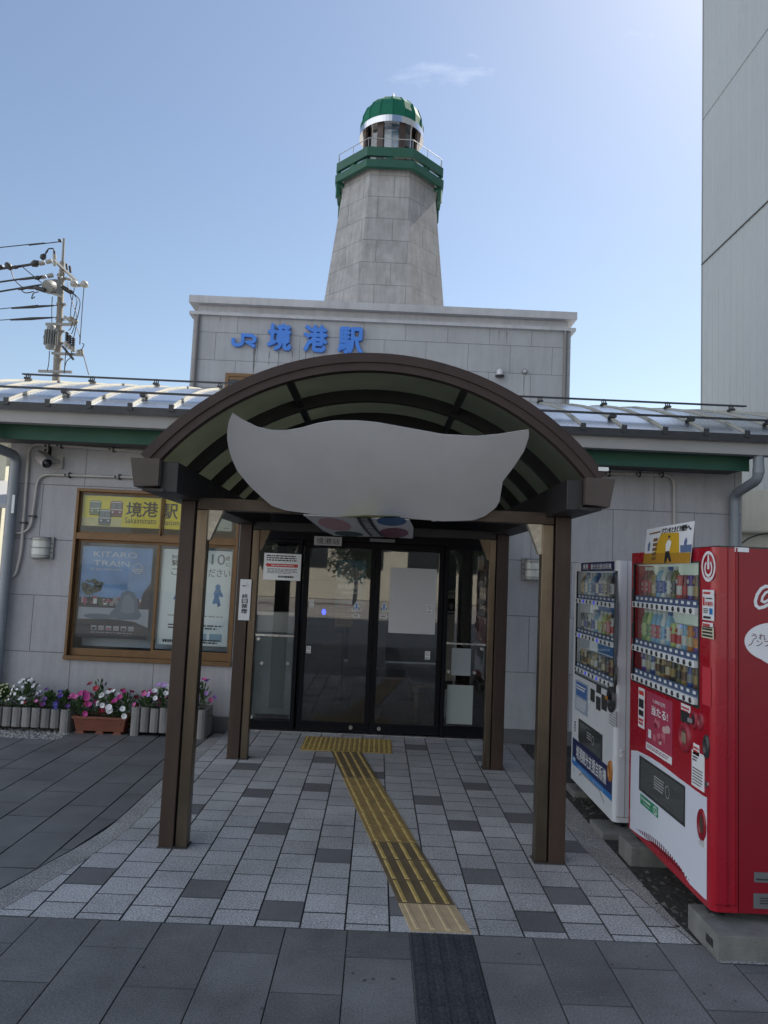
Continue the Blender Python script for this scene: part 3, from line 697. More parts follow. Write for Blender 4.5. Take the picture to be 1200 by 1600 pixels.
# lantern room
zl0 = zg0+0.18; zl1 = at(612, 187.5, TY-0.90).z; rl = 0.775
q = MB()
q.lathe((tx, TY, 0), [(rl-0.03, zl0), (rl-0.03, zl0+0.42), (rl-0.06, zl0+0.42)], 16, 0, False)
for k in range(16):
    if k % 2: continue
    a = 2*pi*k/16+pi/8; d = Vector((cos(a), sin(a), 0)); q.bar(Vector((tx, TY, zl0))+d*rl, Vector((tx, TY, zl1+0.1))+d*rl, 0.17, 0.06, 0, d)
lan = q.build('lantern_room', mat('brown lantern frame', (0.05, 0.032, 0.026), 0.5, var=0.15, vscale=5), LT)
q = MB(); q.lathe((tx, TY, 0), [(rl-0.05, zl0+0.42), (rl-0.05, zl1+0.06)], 16, 0, False); q.build('lantern_glass', glass('lantern glass', (0.55, 0.62, 0.68), 1.6), lan)
q = MB(); q.lathe((tx, TY, 0), [(0.10, zl0), (0.12, zl0+0.5), (0.26, zl0+0.55), (0.28, zl0+0.75), (0.26, zl0+0.95), (0.1, zl0+1.0)], 12); q.build('lamp_lens', mat('pale lens', (0.5, 0.55, 0.58), 0.15), lan)
q = MB(); a0 = -0.95
for i in range(7): # louvre at the right
    z = zl0+0.30+0.09*i; d = Vector((cos(a0), sin(a0), 0)); s_ = Vector((-d.y, d.x, 0)); c = Vector((tx, TY, z))+d*(rl-0.035)
    q.bar(c-s_*0.2, c+s_*0.2, 0.05, 0.012)
q.build('louvre', M_darkmetal, lan)
q = MB(); q.lathe((tx, TY, 0), [(0.78, zl1-0.01), (0.90, zl1-0.02), (0.90, zl1+0.16), (0.88, zl1+0.17)], 64, 0, False); q.build('chrome_band', mat('polished chrome', (0.62, 0.62, 0.64), 0.12, 1.0), LT)
q = MB(); n = 16
Hd = (at(614, 154.5, TY).z-zl1)*0.88; prof = [(0.885, 0.165), (0.87, Hd*.40), (0.76, Hd*.66), (0.56, Hd*.85), (0.30, Hd*.965), (0.09, Hd)]
q.lathe((tx, TY, zl1), prof, n, 0, False)
for k in range(n):
    a = 2*pi*k/n
    q.tube([(tx+(r+0.006)*cos(a), TY+(r+0.006)*sin(a), zl1+z) for r, z in prof], 0.012, 5)
q.build('dome', mat('green dome paint', (0.010, 0.115, 0.072), 0.75, var=0.15, spec=0.2, vscale=3), LT)
q = MB(); q.lathe((tx, TY, zl1), [(0.10, Hd-.01), (0.09, Hd+.03), (0.045, Hd+.13), (0.004, Hd+.34)], 10); q.build('finial', mat('grey lead', (0.16, 0.17, 0.18), 0.5), LT)

# ================================================================== ENTRANCE DOORS (parts of the station)
DY = 8.0
DF = wallframe(DY)
U = lambda px, py: DF.uv(px, py)[0]
V = lambda px, py: DF.uv(px, py)[1]
vb, vt = 0.10, 2.035                       # glass bottom / top
uL0, uL1 = DL+0.02, U(466, 1000)           # left side light
uA0, uA1 = U(470, 1000), U(582, 1000)      # left leaf
uB0, uB1 = U(582.6, 1000), U(690, 1000)
uR0, uR1 = U(691, 1000), DR-0.02
q = MB()
q.fbox(DF, DL, 2.10, DR, DT, -0.12, 0.06)                       # header
q.fbox(DF, DL, 0.0, DL+0.02, 2.10, -0.1, 0.05); q.fbox(DF, DR-0.02, 0.0, DR, 2.10, -0.1, 0.05)
q.fbox(DF, DL+0.02, 0.0, uL1-0.045, vb, -0.1, 0.04); q.fbox(DF, uR0+0.045, 0.0, DR-0.02, vb, -0.1, 0.04)
q.fbox(DF, uL1-0.045, 0.0, uL1, 2.10, -0.1, 0.05); q.fbox(DF, uR0, 0.0, uR0+0.045, 2.10, -0.1, 0.05)
q.fbox(DF, DL+0.02, 2.06, uL1-0.045, 2.10, -0.1, 0.04); q.fbox(DF, uR0+0.045, 2.06, DR-0.02, 2.10, -0.1, 0.04)
q.fbox(DF, U(600, 853)-0.16, 2.11, U(600, 853)+0.12, 2.145, 0.06, 0.085, 1)
dfm = q.build('door_frame', [M_black, M_grey], ST, bevel=0.003)
q = MB(); q.fbox(DF, DL, 0.0, DR, 0.012, -0.12, 0.10); q.build('threshold', M_steel, ST)
for u0, u1 in ((DL+0.02, uL1-0.045), (uR0+0.045, DR-0.02)):
    q = MB(); q.rect(DF, u0, vb, u1, 2.06, -0.02); sl = q.build('side_light', M_glassD, ST)
    q = MB(); zr = V(450, 994) if u0 < 0 else V(720, 1006); q.fbox(DF, u0, zr-0.010, u1, zr+0.010, -0.016, 0.0); q.build('glazing_bar', M_steel, sl)
    pts = [(404, 998), (462, 1003), (409, 1036), (449, 1037), (393, 1120), (454, 1121)] if u0 < 0 else [(753, 1014), (701, 1049), (741, 1051)]
    for px, py in pts:
        q = MB(); c = DF.p(*DF.uv(px, py), 0.0); q.cyl(c-Vector((0, 0.015, 0)), c+Vector((0, 0.02, 0)), 0.018, None, 12); q.build('glass_stud', M_steel, sl)
for (u0, u1), kx in (((uA0, uA1), 548), ((uB0, uB1), 592)):
    q = MB(); t_ = 0.055
    q.fbox(DF, u0, 0.015, u1, 0.11, -0.02, 0.02); q.fbox(DF, u0, 2.03, u1, 2.095, -0.02, 0.02); q.fbox(DF, u0, 0.11, u0+t_, 2.03, -0.02, 0.02); q.fbox(DF, u1-t_, 0.11, u1, 2.03, -0.02, 0.02)
    dr = q.build('sliding_door', M_black, ST, bevel=0.002)
    q = MB(); q.rect(DF, u0+t_, 0.11, u1-t_, 2.03, 0.0); q.build('glass', M_glassD, dr)
    q = MB(); c = DF.p(U(kx, 1137), 0.062, 0.02); q.cyl(c, c-Vector((0, 0.012, 0)), 0.021, None, 16); q.cyl(c-Vector((0, 0.012, 0)), c-Vector((0, 0.016, 0)), 0.008, None, 8, 1); q.build('lock', [M_steel, M_grey], dr)

# ------------------------------------------------------------------ hall inside
M_ifloor = panel_wall('brown hall floor tile', (0.30, 0.21, 0.16), 0.35, 0.3, 9, 9, mortar=0.006, streak=0.0, gap=0.5, axis='XY', bump=0.05, off=0.0)
M_iwall = mat('hall wall', (0.48, 0.48, 0.47), 0.8, var=0.08, vscale=2)
M_iceil = mat('hall ceiling', (0.30, 0.29, 0.27), 0.8)
q = MB(); q.face([(-3.95, WY+0.2, 0.0), (3.82, WY+0.2, 0.0), (3.82, 13.4, 0.0), (-3.95, 13.4, 0.0)]); q.build('hall_floor', M_ifloor, ST)
q = MB(); q.face([(-3.95, WY+0.2, 2.72), (-3.95, 13.4, 2.72), (3.82, 13.4, 2.72), (3.82, WY+0.2, 2.72)]); q.build('hall_ceiling', M_iceil, ST)
q = MB()
for x0, x1, z0, z1 in ((-3.95, -2.4, 0, 2.72), (-0.5, 0.2, 0, 2.72), (1.6, 3.82, 0, 2.72), (-2.4, -0.5, 2.2, 2.72), (0.2, 1.6, 2.2, 2.72)): q.box((x0, 13.4, z0), (x1, 13.55, z1))
q.box((-3.95, WY+0.2, 0), (-3.93, 13.4, 2.72)); q.box((3.80, WY+0.2, 0), (3.82, 13.4, 2.72)); q.box((1.75, 8.9, 0), (1.85, 13.4, 2.72))
q.build('hall_wall', M_iwall, ST)
q = MB(); q.box((-5, 14.6, 0), (5, 14.7, 3.2)); q.build('platform_wall', mat('platform wall', (0.26, 0.27, 0.27), 0.7, var=0.2, vscale=2), ST)
M_wood = mat('dull wood', (0.10, 0.065, 0.04), 0.55, var=0.25, vscale=10, stretch=(1, 1, 6))
# wooden bench
bc = at(655, 1090, 9.6); bx = bc.x+0.16
B = thing('bench', 'dark wooden bench inside the station hall behind the right sliding door', 'bench', (bx, 9.5, 0))
q = MB(); q.box((bx-0.32, 8.75, 0.40), (bx+0.32, 10.3, 0.45)); q.build('seat', M_wood, B, bevel=0.006)
q = MB(); q.box((bx+0.30, 8.75, 0.45), (bx+0.34, 10.3, 0.88)); q.build('backrest', M_wood, B, bevel=0.006)
for y in (8.8, 10.2):
    for x in (bx-0.28, bx+0.22): q = MB(); q.box((x, y, 0), (x+0.06, y+0.06, 0.40)); q.build('leg', M_wood, B)
# ticket counter with blue screen
M_blueglow = mat('blue screen', (0.03, 0.06, 0.9), 0.4, emit=1.6)
tcx = at(505, 950, 9.9).x
T = thing('ticket_machine', 'dark ticket machine with a small blue lit symbol inside the hall', 'ticket machine', (tcx, 9.9, 0))
q = MB(); q.box((tcx-0.32, 9.8, 0), (tcx+0.30, 10.4, 1.65)); q.box((tcx-0.32, 9.72, 0), (tcx+0.30, 9.8, 0.95)); q.build('cabinet', mat('dark cabinet', (0.05, 0.055, 0.065), 0.4), T, bevel=0.01)
F2 = wallframe(9.8); q = MB(); u, v = F2.uv(506, 956); q.rect(F2, u-0.07, v-0.10, u+0.07, v+0.08, 0.002, 0); q.ell(F2, u, v, 0.028, 0.040, 0.004, 1); q.build('screen', [M_ink, M_blueglow], T)
# low frosted counter behind the left side light
gx0, gx1 = at(398, 1050, 8.35).x, at(462, 1050, 8.35).x
Gt = thing('ticket_gate', 'steel and frosted glass barrier standing behind the left side light', 'barrier', ((gx0+gx1)/2, 8.35, 0))
q = MB(); q.box((gx0, 8.33, 0.10), (gx1, 8.35, 1.02)); q.build('panel', mat('frosted panel', (0.30, 0.34, 0.34), 0.35), Gt)
q = MB(); q.box((gx0, 8.31, 1.02), (gx1, 8.37, 1.27)); q.build('rail', mat('pale steel rail', (0.42, 0.43, 0.44), 0.3, 0.6), Gt, bevel=0.01)
for x in (gx0, gx1-0.04): q = MB(); q.box((x, 8.32, 0), (x+0.04, 8.36, 0.10)); q.build('leg', M_steel, Gt)
# AED poster stand
F3 = wallframe(9.1)
a = F3.uv(690, 922); c = F3.uv(714, 1004)
q = MB(); q.fbox(F3, a[0], 0.0, c[0], a[1], -0.25, 0.0, 0)
q.text(F3, 'AED', a[0]+0.055, a[1]-0.055, 0.12, 0.032, 0.002, 1, 0.01); q.poly(F3, [(a[0]+0.02, a[1]-0.045), (a[0]+0.045, a[1]-0.045), (a[0]+0.045, a[1]-0.02), (a[0]+0.032, a[1]-0.028), (a[0]+0.02, a[1]-0.02)], 0.002, 2)
q.rect(F3, a[0]+0.01, a[1]-0.26, c[0]-0.04, a[1]-0.10, 0.002, 1); q.ell(F3, a[0]+0.06, a[1]-0.19, 0.03, 0.035, 0.003, 3); q.ell(F3, a[0]+0.13, a[1]-0.20, 0.03, 0.04, 0.003, 3); q.rect(F3, a[0]+0.03, a[1]-0.30, c[0]-0.05, a[1]-0.285, 0.002, 1)
tag(q.build('defibrillator_cabinet', [mat('cream cabinet', (0.50, 0.46, 0.38), 0.5), M_ink, mat('red mark', (0.45, 0.03, 0.03), 0.5), mat('skin tone print', (0.30, 0.25, 0.22), 0.6)]), 'cream defibrillator cabinet with AED lettering inside the hall at right', 'cabinet')

# ------------------------------------------------------------------ notices on and behind the doors
def sheet(fr, px4, name, label, cat, mats, draw=None, d=0.004, group=None, th=0.002):
    """a thin sheet whose corners are measured on its plane: TL, TR, BR, BL"""
    uv = [fr.uv(*p_, d) for p_ in px4]
    u0, u1 = (uv[0][0]+uv[3][0])/2, (uv[1][0]+uv[2][0])/2; v1, v0 = (uv[0][1]+uv[1][1])/2, (uv[2][1]+uv[3][1])/2
    m = MB(); m.fbox(fr, u0, v0, u1, v1, d-th, d, 0)
    if draw: draw(m, Frame(fr.p(u0, v0, d), fr.ex, fr.ey), u1-u0, v1-v0)
    return tag(m.build(name, mats), label, cat, group)
M_red = mat('red print', (0.50, 0.035, 0.03), 0.6)
M_pbl = mat('blue print', (0.05, 0.13, 0.34), 0.6)
M_lgrey = mat('grey print', (0.33, 0.33, 0.34), 0.6)
def d_notice(m, f, w, h):
    m.lines(f, 0.07*w, 0.9*w, 0.70*h, 0.95*h, 3, 0.001, 1, 0.55, 2)
    m.poly(f, [(0.04*w, 0.56*h), (0.12*w, 0.65*h), (0.12*w, 0.61*h), (0.92*w, 0.61*h), (0.92*w, 0.49*h), (0.12*w, 0.49*h), (0.12*w, 0.46*h)], 0.001, 2)
    m.lines(f, 0.2*w, 0.85*w, 0.53*h, 0.57*h, 1, 0.002, 0, 0.7, 8); m.lines(f, 0.1*w, 0.92*w, 0.24*h, 0.44*h, 4, 0.001, 1, 0.4, 3); m.lines(f, 0.4*w, 0.85*w, 0.08*h, 0.18*h, 1, 0.001, 1, 0.7, 4)
sheet(DF, [(414, 864), (471, 866), (469, 908), (410, 905)], 'notice', 'white paper notice with a red arrow on the left side light', 'notice', [M_paper, M_ink, M_red], d_notice, 0.065)
def d_wait(m, f, w, h):
    m.rect(f, 0, 0, w, h*0.03, 0.0008, 2); m.text(f, '境港站', 0.08*w, 0.16*h, 0.84*w, 0.68*h, 0.0012, 1, 0.0)
sheet(DF, [(491, 838), (534, 839), (534, 853), (491, 852)], 'name_plate', 'small white name plate with black characters above the doors', 'sign', [mat('plate white', (0.48, 0.48, 0.49), 0.5), M_ink, M_lgrey], d_wait, 0.068, th=0.008)
sheet(DF, [(610, 887), (683, 889), (679, 991), (607, 989)], 'white_board', 'large blank white sheet on the right sliding door', 'poster', [mat('blank sheet', (0.52, 0.52, 0.55), 0.3), M_lgrey], None, 0.004)
sheet(DF, [(706, 1013), (736, 1013), (735, 1056), (705, 1055)], 'paper_sheet', 'upper smaller blank pale sheet on the right side light', 'paper', [mat('pale sheet a', (0.30, 0.32, 0.33), 0.6)], None, -0.017, th=0.001)
sheet(DF, [(699, 1070), (739, 1071), (738, 1132), (697, 1131)], 'paper_sheet', 'lower larger blank greenish sheet on the right side light', 'paper', [mat('pale sheet b', (0.33, 0.36, 0.34), 0.6)], None, -0.017, th=0.001)
def d_nosmoke(m, f, w, h):
    m.rect(f, 0.12*w, 0.40*h, 0.88*w, 0.92*h, 0.0006, 0)
    m.ring(f, 0.5*w, 0.68*h, 0.36*w, 0.36*w, 0.07*w, 0.001, 1, 20); m.stroke(f, [(0.25*w, 0.68*h+0.25*w), (0.75*w, 0.68*h-0.25*w)], 0.06*w, 0.0014, 0.0014, 1); m.lines(f, 0.15*w, 0.85*w, 0.06*h, 0.30*h, 2, 0.001, 1, 0.5, 3)
for (x, y, s_, lab) in ((487, 943, 7, 'small square smoking ban sticker on upper left door glass'), (482, 1015, 7, 'small square smoking ban sticker low on left door glass'), (671, 952, 8.5, 'small square smoking ban sticker on the white sheet of the right door'), (668, 1024, 8, 'small square smoking ban sticker low on right door glass')):
    sheet(DF, [(x-s_/2, y-s_*0.8), (x+s_/2, y-s_*0.8), (x+s_/2, y+s_*0.8), (x-s_/2, y+s_*0.8)], 'sticker', lab, 'sticker', [M_paper, M_ink], d_nosmoke, 0.003 if y != 952 else 0.0055, th=0.0012)
def warn(x, y, lab, flip):
    u, v = DF.uv(x, y); m = MB()
    m.prism(DF, [(u-0.062, v-0.05), (u+0.062, v-0.05), (u, v+0.07)], 0.002, 0.0035, 0); m.prism(DF, [(u-0.012, v-0.02), (u+0.012, v-0.02), (u+0.006, v+0.04), (u-0.006, v+0.04)], 0.0036, 0.0042, 1); m.ell(DF, u, v-0.034, 0.007, 0.007, 0.0042, 1, 12)
    for sg in (-1, 1): m.ell(DF, u+sg*0.03, v-0.02, 0.009, 0.018, 0.0042, 2, 12)
    w = v-0.10; pl = [(u-0.045, w-0.018), (u+0.03, w-0.018), (u+0.05, w), (u+0.03, w+0.018), (u-0.045, w+0.018)]
    if flip: pl = [(2*u-a_, b_) for a_, b_ in pl][::-1]
    m.prism(DF, pl, 0.002, 0.0035, 0); m.lines(DF, u-0.03, u+0.028, w-0.008, w+0.008, 1, 0.0042, 2, 0.9, 5)
    tag(m.build('warning_sticker', [M_white, M_red if False else mat('blue mark', (0.05, 0.2, 0.55), 0.5), M_grey]), lab, 'sticker')
warn(557, 948, 'triangular warning sticker with pointer on the left door glass', True)
warn(600, 949, 'triangular warning sticker with pointer on the right door glass', False)

# posters inside
F4 = wallframe(8.028)
M_sea = mat('sea blue print', (0.055, 0.15, 0.22), 0.5, var=0.3, vscale=8)
def d_sea(m, f, w, h):
    m.rect(f, 0.0, 0.55*h, w, h, 0.001, 1); m.poly(f, [(0.1*w, 0.70*h), (0.35*w, 0.95*h), (0.6*w, 0.86*h), (0.95*w, 0.72*h), (0.7*w, 0.62*h), (0.3*w, 0.60*h)], 0.002, 2); m.lines(f, 0.05*w, 0.95*w, 0.38*h, 0.50*h, 1, 0.002, 3, 0.8, 2); m.lines(f, 0.2*w, 0.8*w, 0.28*h, 0.34*h, 1, 0.002, 3, 0.6, 5); m.rect(f, 0.1*w, 0.03*h, 0.9*w, 0.05*h, 0.002, 4)
sheet(F4, [(526, 875), (572, 876), (570, 950), (524, 949)], 'poster', 'blue seaside poster behind the left sliding door', 'poster', [M_sea, mat('pale blue print', (0.13, 0.24, 0.30), 0.5), M_lgrey, M_paper, M_red], d_sea, 0.0)
def d_tan(m, f, w, h): m.lines(f, 0.1*w, 0.9*w, 0.15*h, 0.9*h, 5, 0.001, 1, 0.5, 3)
sheet(F4, [(524, 952), (552, 952), (551, 980), (523, 979)], 'poster', 'small tan notice below the blue poster inside', 'notice', [mat('tan print', (0.22, 0.15, 0.08), 0.6), mat('brown print', (0.10, 0.07, 0.04), 0.6)], d_tan, 0.0)
F5 = wallframe(9.3)
def d_tot(m, f, w, h): m.text(f, 'Tottori', 0.12*w, 0.60*h, 0.80*w, None, 0.001, 1)
sheet(F5, [(402, 964), (436, 966), (434, 990), (400, 988)], 'hall_sign', 'dark blue sign with pale lettering inside behind the left side light', 'sign', [mat('night blue', (0.015, 0.03, 0.07), 0.4), M_lgrey], d_tot, 0.0, th=0.02)
sheet(F5, [(437, 956), (468, 958), (465, 995), (434, 993)], 'hall_notice', 'grey notice board with printed rows inside behind the left side light', 'notice', [mat('dull paper', (0.26, 0.27, 0.27), 0.6), M_grey], lambda m, f, w, h: m.lines(f, 0.08*w, 0.92*w, 0.1*h, 0.95*h, 5, 0.001, 1, 0.6, 6), 0.0, th=0.02)

# ------------------------------------------------------------------ posters in the street window (planes just behind the panes)
PF = wallframe(WY+0.085)
M_ylw = mat('yellow print', (0.78, 0.66, 0.025), 0.55)
def uvpx(fr, f):  # photo pixel -> sheet coordinates
    o = f.O
    def g_(px, py):
        q_ = fr.uv(px, py); return (q_[0]-(o-fr.O).dot(fr.ex), q_[1]-(o-fr.O).dot(fr.ey))
    return g_
def d_ylw(m, f, w, h):
    g_ = uvpx(PF, f); m.rect(f, 0, 0, 0.38*w, 0.28*h, 0.0006, 5)
    for (px, py), c, s_ in (((149, 793), 2, 20), ((182, 795), 3, 22), ((164, 808), 4, 22)):
        u, v = g_(px, py); k = s_/1109*7.9
        m.prism(f, [(u-k*.42, v-k*.5), (u+k*.42, v-k*.5), (u+k*.45, v-k*.35), (u+k*.45, v+k*.45), (u+k*.35, v+k*.56), (u-k*.35, v+k*.56), (u-k*.45, v+k*.45), (u-k*.45, v-k*.35)], 0.001, 0.003, c)
        m.rect(f, u-k*.36, v+k*.02, u-k*.04, v+k*.36, 0.0035, 6); m.rect(f, u+k*.04, v+k*.02, u+k*.36, v+k*.36, 0.0035, 6); m.rect(f, u-k*.38, v+k*.42, u+k*.38, v+k*.5, 0.0035, 7); m.rect(f, u-k*.4, v-k*.1, u+k*.4, v-k*.03, 0.0035, 7); m.ell(f, u-k*.25, v-k*.25, k*.07, k*.07, 0.0035, 7, 10); m.ell(f, u+k*.25, v-k*.25, k*.07, k*.07, 0.0035, 7, 10); m.rect(f, u-k*.42, v-k*.6, u+k*.42, v-k*.52, 0.001, 1)
    for ch, px in (('境', 197), ('港', 222), ('駅', 253)):
        u, v = g_(px, 807 if ch != '駅' else 810); m.text(f, ch, u, v, 24/1109*7.93, 23/1109*7.93, 0.001, 1, 0.02)
    u, v = g_(195, 817); m.text(f, 'Sakaiminato', u, v, 49/1109*7.93, 9/1109*7.93, 0.001, 1, 0.008); u, v = g_(251, 820); m.text(f, 'Station', u, v, 29/1109*7.93, 8/1109*7.93, 0.001, 1, 0.008)
sheet(PF, [(130, 771), (293, 783), (290, 829), (128, 820)], 'station_banner', 'yellow station name banner with three little trains in the window', 'banner',
      [M_ylw, M_ink, mat('train green', (0.16, 0.20, 0.09), 0.5), mat('train maroon', (0.20, 0.04, 0.05), 0.5), mat('train blue grey', (0.06, 0.08, 0.10), 0.5), mat('pale yellow print', (0.62, 0.57, 0.26), 0.5), mat('train window', (0.14, 0.17, 0.18), 0.3), M_paper], d_ylw, 0.0)
sheet(PF, [(338, 806), (363, 809), (362, 831), (336, 829)], 'window_notice', 'pale green notice in the top right corner of the window', 'notice', [mat('pale green print', (0.42, 0.47, 0.40), 0.6), M_grey], lambda m, f, w, h: m.lines(f, 0.5*w, 0.9*w, 0.1*h, 0.3*h, 1, 0.001, 1), 0.0)
M_skyp = mat('poster sky blue', (0.20, 0.36, 0.60), 0.5, var=0.25, vscale=5)
def d_train(m, f, w, h):
    P_ = lambda a, b_: (a*w, b_*h)
    m.rect(f, 0, 0.0, w, 0.33*h, 0.0006, 2)                                     # pale square
    m.rect(f, 0, 0.33*h, w, 0.44*h, 0.0007, 3)
    R = random.Random(5)
    for i in range(70):
        u = R.uniform(0.02, 0.98)*w; m.rect(f, u, R.uniform(.345, .40)*h, u+R.uniform(.012, .06)*w, R.uniform(.38, .455)*h, 0.0009+0.00001*i, R.choice((3, 4, 4, 7, 5, 1, 2)))
    for i in range(60):                                                      # tree
        a, r = R.uniform(0, 6.28), R.random()**.5; u, v = 0.17+0.15*r*cos(a), 0.555+0.085*r*sin(a); s_ = R.uniform(0.018, 0.04)
        m.ell(f, u*w, v*h, s_*w, s_*w*0.8, 0.0022+0.00002*i, R.choice((5, 6)), 7)
    m.stroke(f, [P_(.13, .36), P_(.16, .52)], .014*w, 0.0021, 0.0021, 6); m.stroke(f, [P_(.19, .36), P_(.18, .52)], .010*w, 0.0021, 0.0021, 6)
    m.poly(f, [P_(0.86, 0.36), P_(1, 0.36), P_(1, 0.62), P_(0.90, 0.50)], 0.0024, 3)
    m.poly(f, [P_(0, 0), P_(1, 0), P_(1, .13), P_(.8, .19), P_(.5, .21), P_(0, .20)], 0.0026, 3)          # dark stone bench
    m.ell(f, .3*w, .235*h, .22*w, .03*h, 0.0028, 8)
    # plain rounded boulder as a neutral stand-in for the pictured bronze
    m.poly(f, [P_(.44, .23), P_(.60, .205), P_(.86, .215), P_(.90, .26), P_(.84, .35), P_(.83, .44), P_(.77, .51), P_(.68, .53), P_(.60, .50), P_(.57, .42), P_(.52, .33), P_(.46, .28)], 0.003, 8)
    m.poly(f, [P_(.60, .30), P_(.70, .27), P_(.80, .30), P_(.78, .42), P_(.70, .49), P_(.63, .46)], 0.0032, 9)
    for i in range(6):
        u = (.20+.105*i); m.rect(f, u*w, .085*h, (u+.078)*w, .135*h, 0.003, 2); m.rect(f, (u+.01)*w, .09*h, (u+.068)*w, .115*h, 0.0032, (3, 7, 4, 7, 3, 7)[i])
    m.lines(f, .2*w, .82*w, .052*h, .07*h, 1, 0.003, 2, 0.4, 3)
    m.text(f, 'KITARO', .16*w, .885*h, .62*w, .062*h, 0.003, 1, 0.004); m.text(f, 'TRAIN', .17*w, .785*h, .51*w, .062*h, 0.003, 1, 0.004); m.text(f, 'IN SAKAIMINATO', .13*w, .735*h, .46*w, .026*h, 0.003, 1, 0.002)
    m.ring(f, .80*w, .775*h, .075*w, .075*w, .008*w, 0.003, 1, 20); m.lines(f, .72*w, .88*w, .735*h, .775*h, 2, 0.003, 1, .5, 6)
WB = MB(); WB.fbox(PF, WX0+0.06, WZ0+0.12, WX1-0.03, zt-0.06, -0.22, -0.215); WB.build('window_back_panel', mat('pale blue grey backing', (0.45, 0.52, 0.60), 0.7), ST)
sheet(PF, [(127, 853), (240, 857), (229, 999), (122, 996)], 'travel_poster', 'blue train poster with tree and grey stone in the left window pane', 'poster',
      [M_skyp, M_paper, mat('pale stone print', (0.42, 0.45, 0.50), 0.6), mat('dark print', (0.02, 0.026, 0.045), 0.5), mat('brick red print', (0.42, 0.14, 0.17), 0.6), mat('leaf print', (0.10, 0.13, 0.09), 0.6), mat('dark leaf print', (0.025, 0.035, 0.03), 0.6), M_lgrey, mat('slate print', (0.13, 0.18, 0.24), 0.5), mat('slate light print', (0.22, 0.27, 0.33), 0.5)], d_train, -0.01)
def d_emerg(m, f, w, h):
    g_ = uvpx(PF, f); k = 7.94/1109
    def tx_(s_, px, py, wp, hp, mi, b_=0.012): u, v = g_(px, py); m.text(f, s_, u, v, wp*k, hp*k, 0.001, mi, b_)
    tx_('列車内', 268, 874, 27, 7, 1); tx_('緊急', 268, 883.5, 20, 8.5, 1); tx_('10', 330, 882, 21, 16, 3); tx_('歳', 352, 876, 7, 7, 3); tx_('に', 353, 885, 7, 6, 3)
    tx_('ご', 267, 898, 15, 12, 3); tx_('ださい', 325, 901, 34, 12, 3)
    R = random.Random(3)
    for px, py in ((280, 925), (340, 922), (283, 940), (338, 936)):
        u, v = g_(px, py); m.ell(f, u, v+0.03, 0.03, 0.034, 0.001, 2, 14)
        for _ in range(4): a = R.uniform(-.06, .06); m.stroke(f, [(u+a*.3, v+0.01), (u+a, v-0.06-R.random()*.03)], 0.016, 0.0012, 0.0012, 2)
        m.poly(f, [(u-.045, v-.05), (u+.045, v-.05), (u+.03, v+.005), (u-.03, v+.005)], 0.0014, 2)
    u, v = g_(262, 961); m.lines(f, u, w*0.95, v-.01, v+.012, 1, 0.001, 3, .5)
    u, v = g_(262, 975); m.lines(f, u, w*0.93, v-.05, v+.012, 2, 0.001, 1, .45)
    u, v = g_(262, 995); m.rect(f, 0.55*w, v-.035, 0.70*w, v+.05, 0.001, 4); m.rect(f, 0.74*w, v-.035, 0.92*w, v+.05, 0.001, 4)
    m.lines(f, .08*w, .3*w, .02*h, .06*h, 1, 0.001, 1, .7); m.lines(f, .55*w, .9*w, .02*h, .07*h, 2, 0.001, 1, .6)
sheet(PF, [(253, 858), (364, 861), (354, 1012), (247, 1005)], 'safety_poster', 'white emergency notice poster with blue figures in the right window pane', 'poster', [mat('poster white', (0.78, 0.84, 0.84), 0.55), M_ink, mat('cyan print', (0.05, 0.22, 0.48), 0.5), mat('grey green print', (0.24, 0.27, 0.25), 0.5), mat('pale cyan print', (0.30, 0.45, 0.55), 0.5)], d_emerg, -0.01)

# ================================================================== ENTRANCE CANOPY
M_can = mat('brown canopy metal', (0.046, 0.029, 0.026), 0.55, 0.0, spec=0.3, var=0.18, vscale=5)
M_cand = mat('dark brown canopy metal', (0.016, 0.014, 0.016), 0.5, 0.0, var=0.2, vscale=6)
M_cang = mat('taupe gutter metal', (0.080, 0.063, 0.057), 0.5, 0.0, spec=0.25, var=0.12, vscale=6)
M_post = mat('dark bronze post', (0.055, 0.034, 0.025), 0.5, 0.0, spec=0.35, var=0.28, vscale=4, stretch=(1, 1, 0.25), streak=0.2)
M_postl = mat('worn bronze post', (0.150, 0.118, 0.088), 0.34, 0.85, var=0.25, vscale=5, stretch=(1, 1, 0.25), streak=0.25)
m = bpy.data.materials.new('smoked roof sheet'); m.use_nodes = True; M_poly = m
nt = m.node_tree; N, L = nt.nodes, nt.links
for n in list(N): N.remove(n)
out = N.new('ShaderNodeOutputMaterial'); tl = N.new('ShaderNodeBsdfTranslucent'); tl.inputs['Color'].default_value = (0.37, 0.37, 0.285, 1)
pb = N.new('ShaderNodeBsdfPrincipled'); pb.inputs['Base Color'].default_value = (0.06, 0.058, 0.048, 1); pb.inputs['Roughness'].default_value = 0.3
geo = N.new('ShaderNodeNewGeometry'); nz = N.new('ShaderNodeTexNoise'); nz.inputs['Scale'].default_value = 3.0; nz.inputs['Detail'].default_value = 6; L.new(geo.outputs['Position'], nz.inputs['Vector'])
r = N.new('ShaderNodeMapRange'); r.inputs['To Min'].default_value = 0.42; r.inputs['To Max'].default_value = 0.75; L.new(nz.outputs['Fac'], r.inputs['Value'])
mx = N.new('ShaderNodeMixShader'); L.new(r.outputs['Result'], mx.inputs['Fac']); L.new(pb.outputs[0], mx.inputs[1]); L.new(tl.outputs[0], mx.inputs[2]); L.new(mx.outputs[0], out.inputs['Surface'])

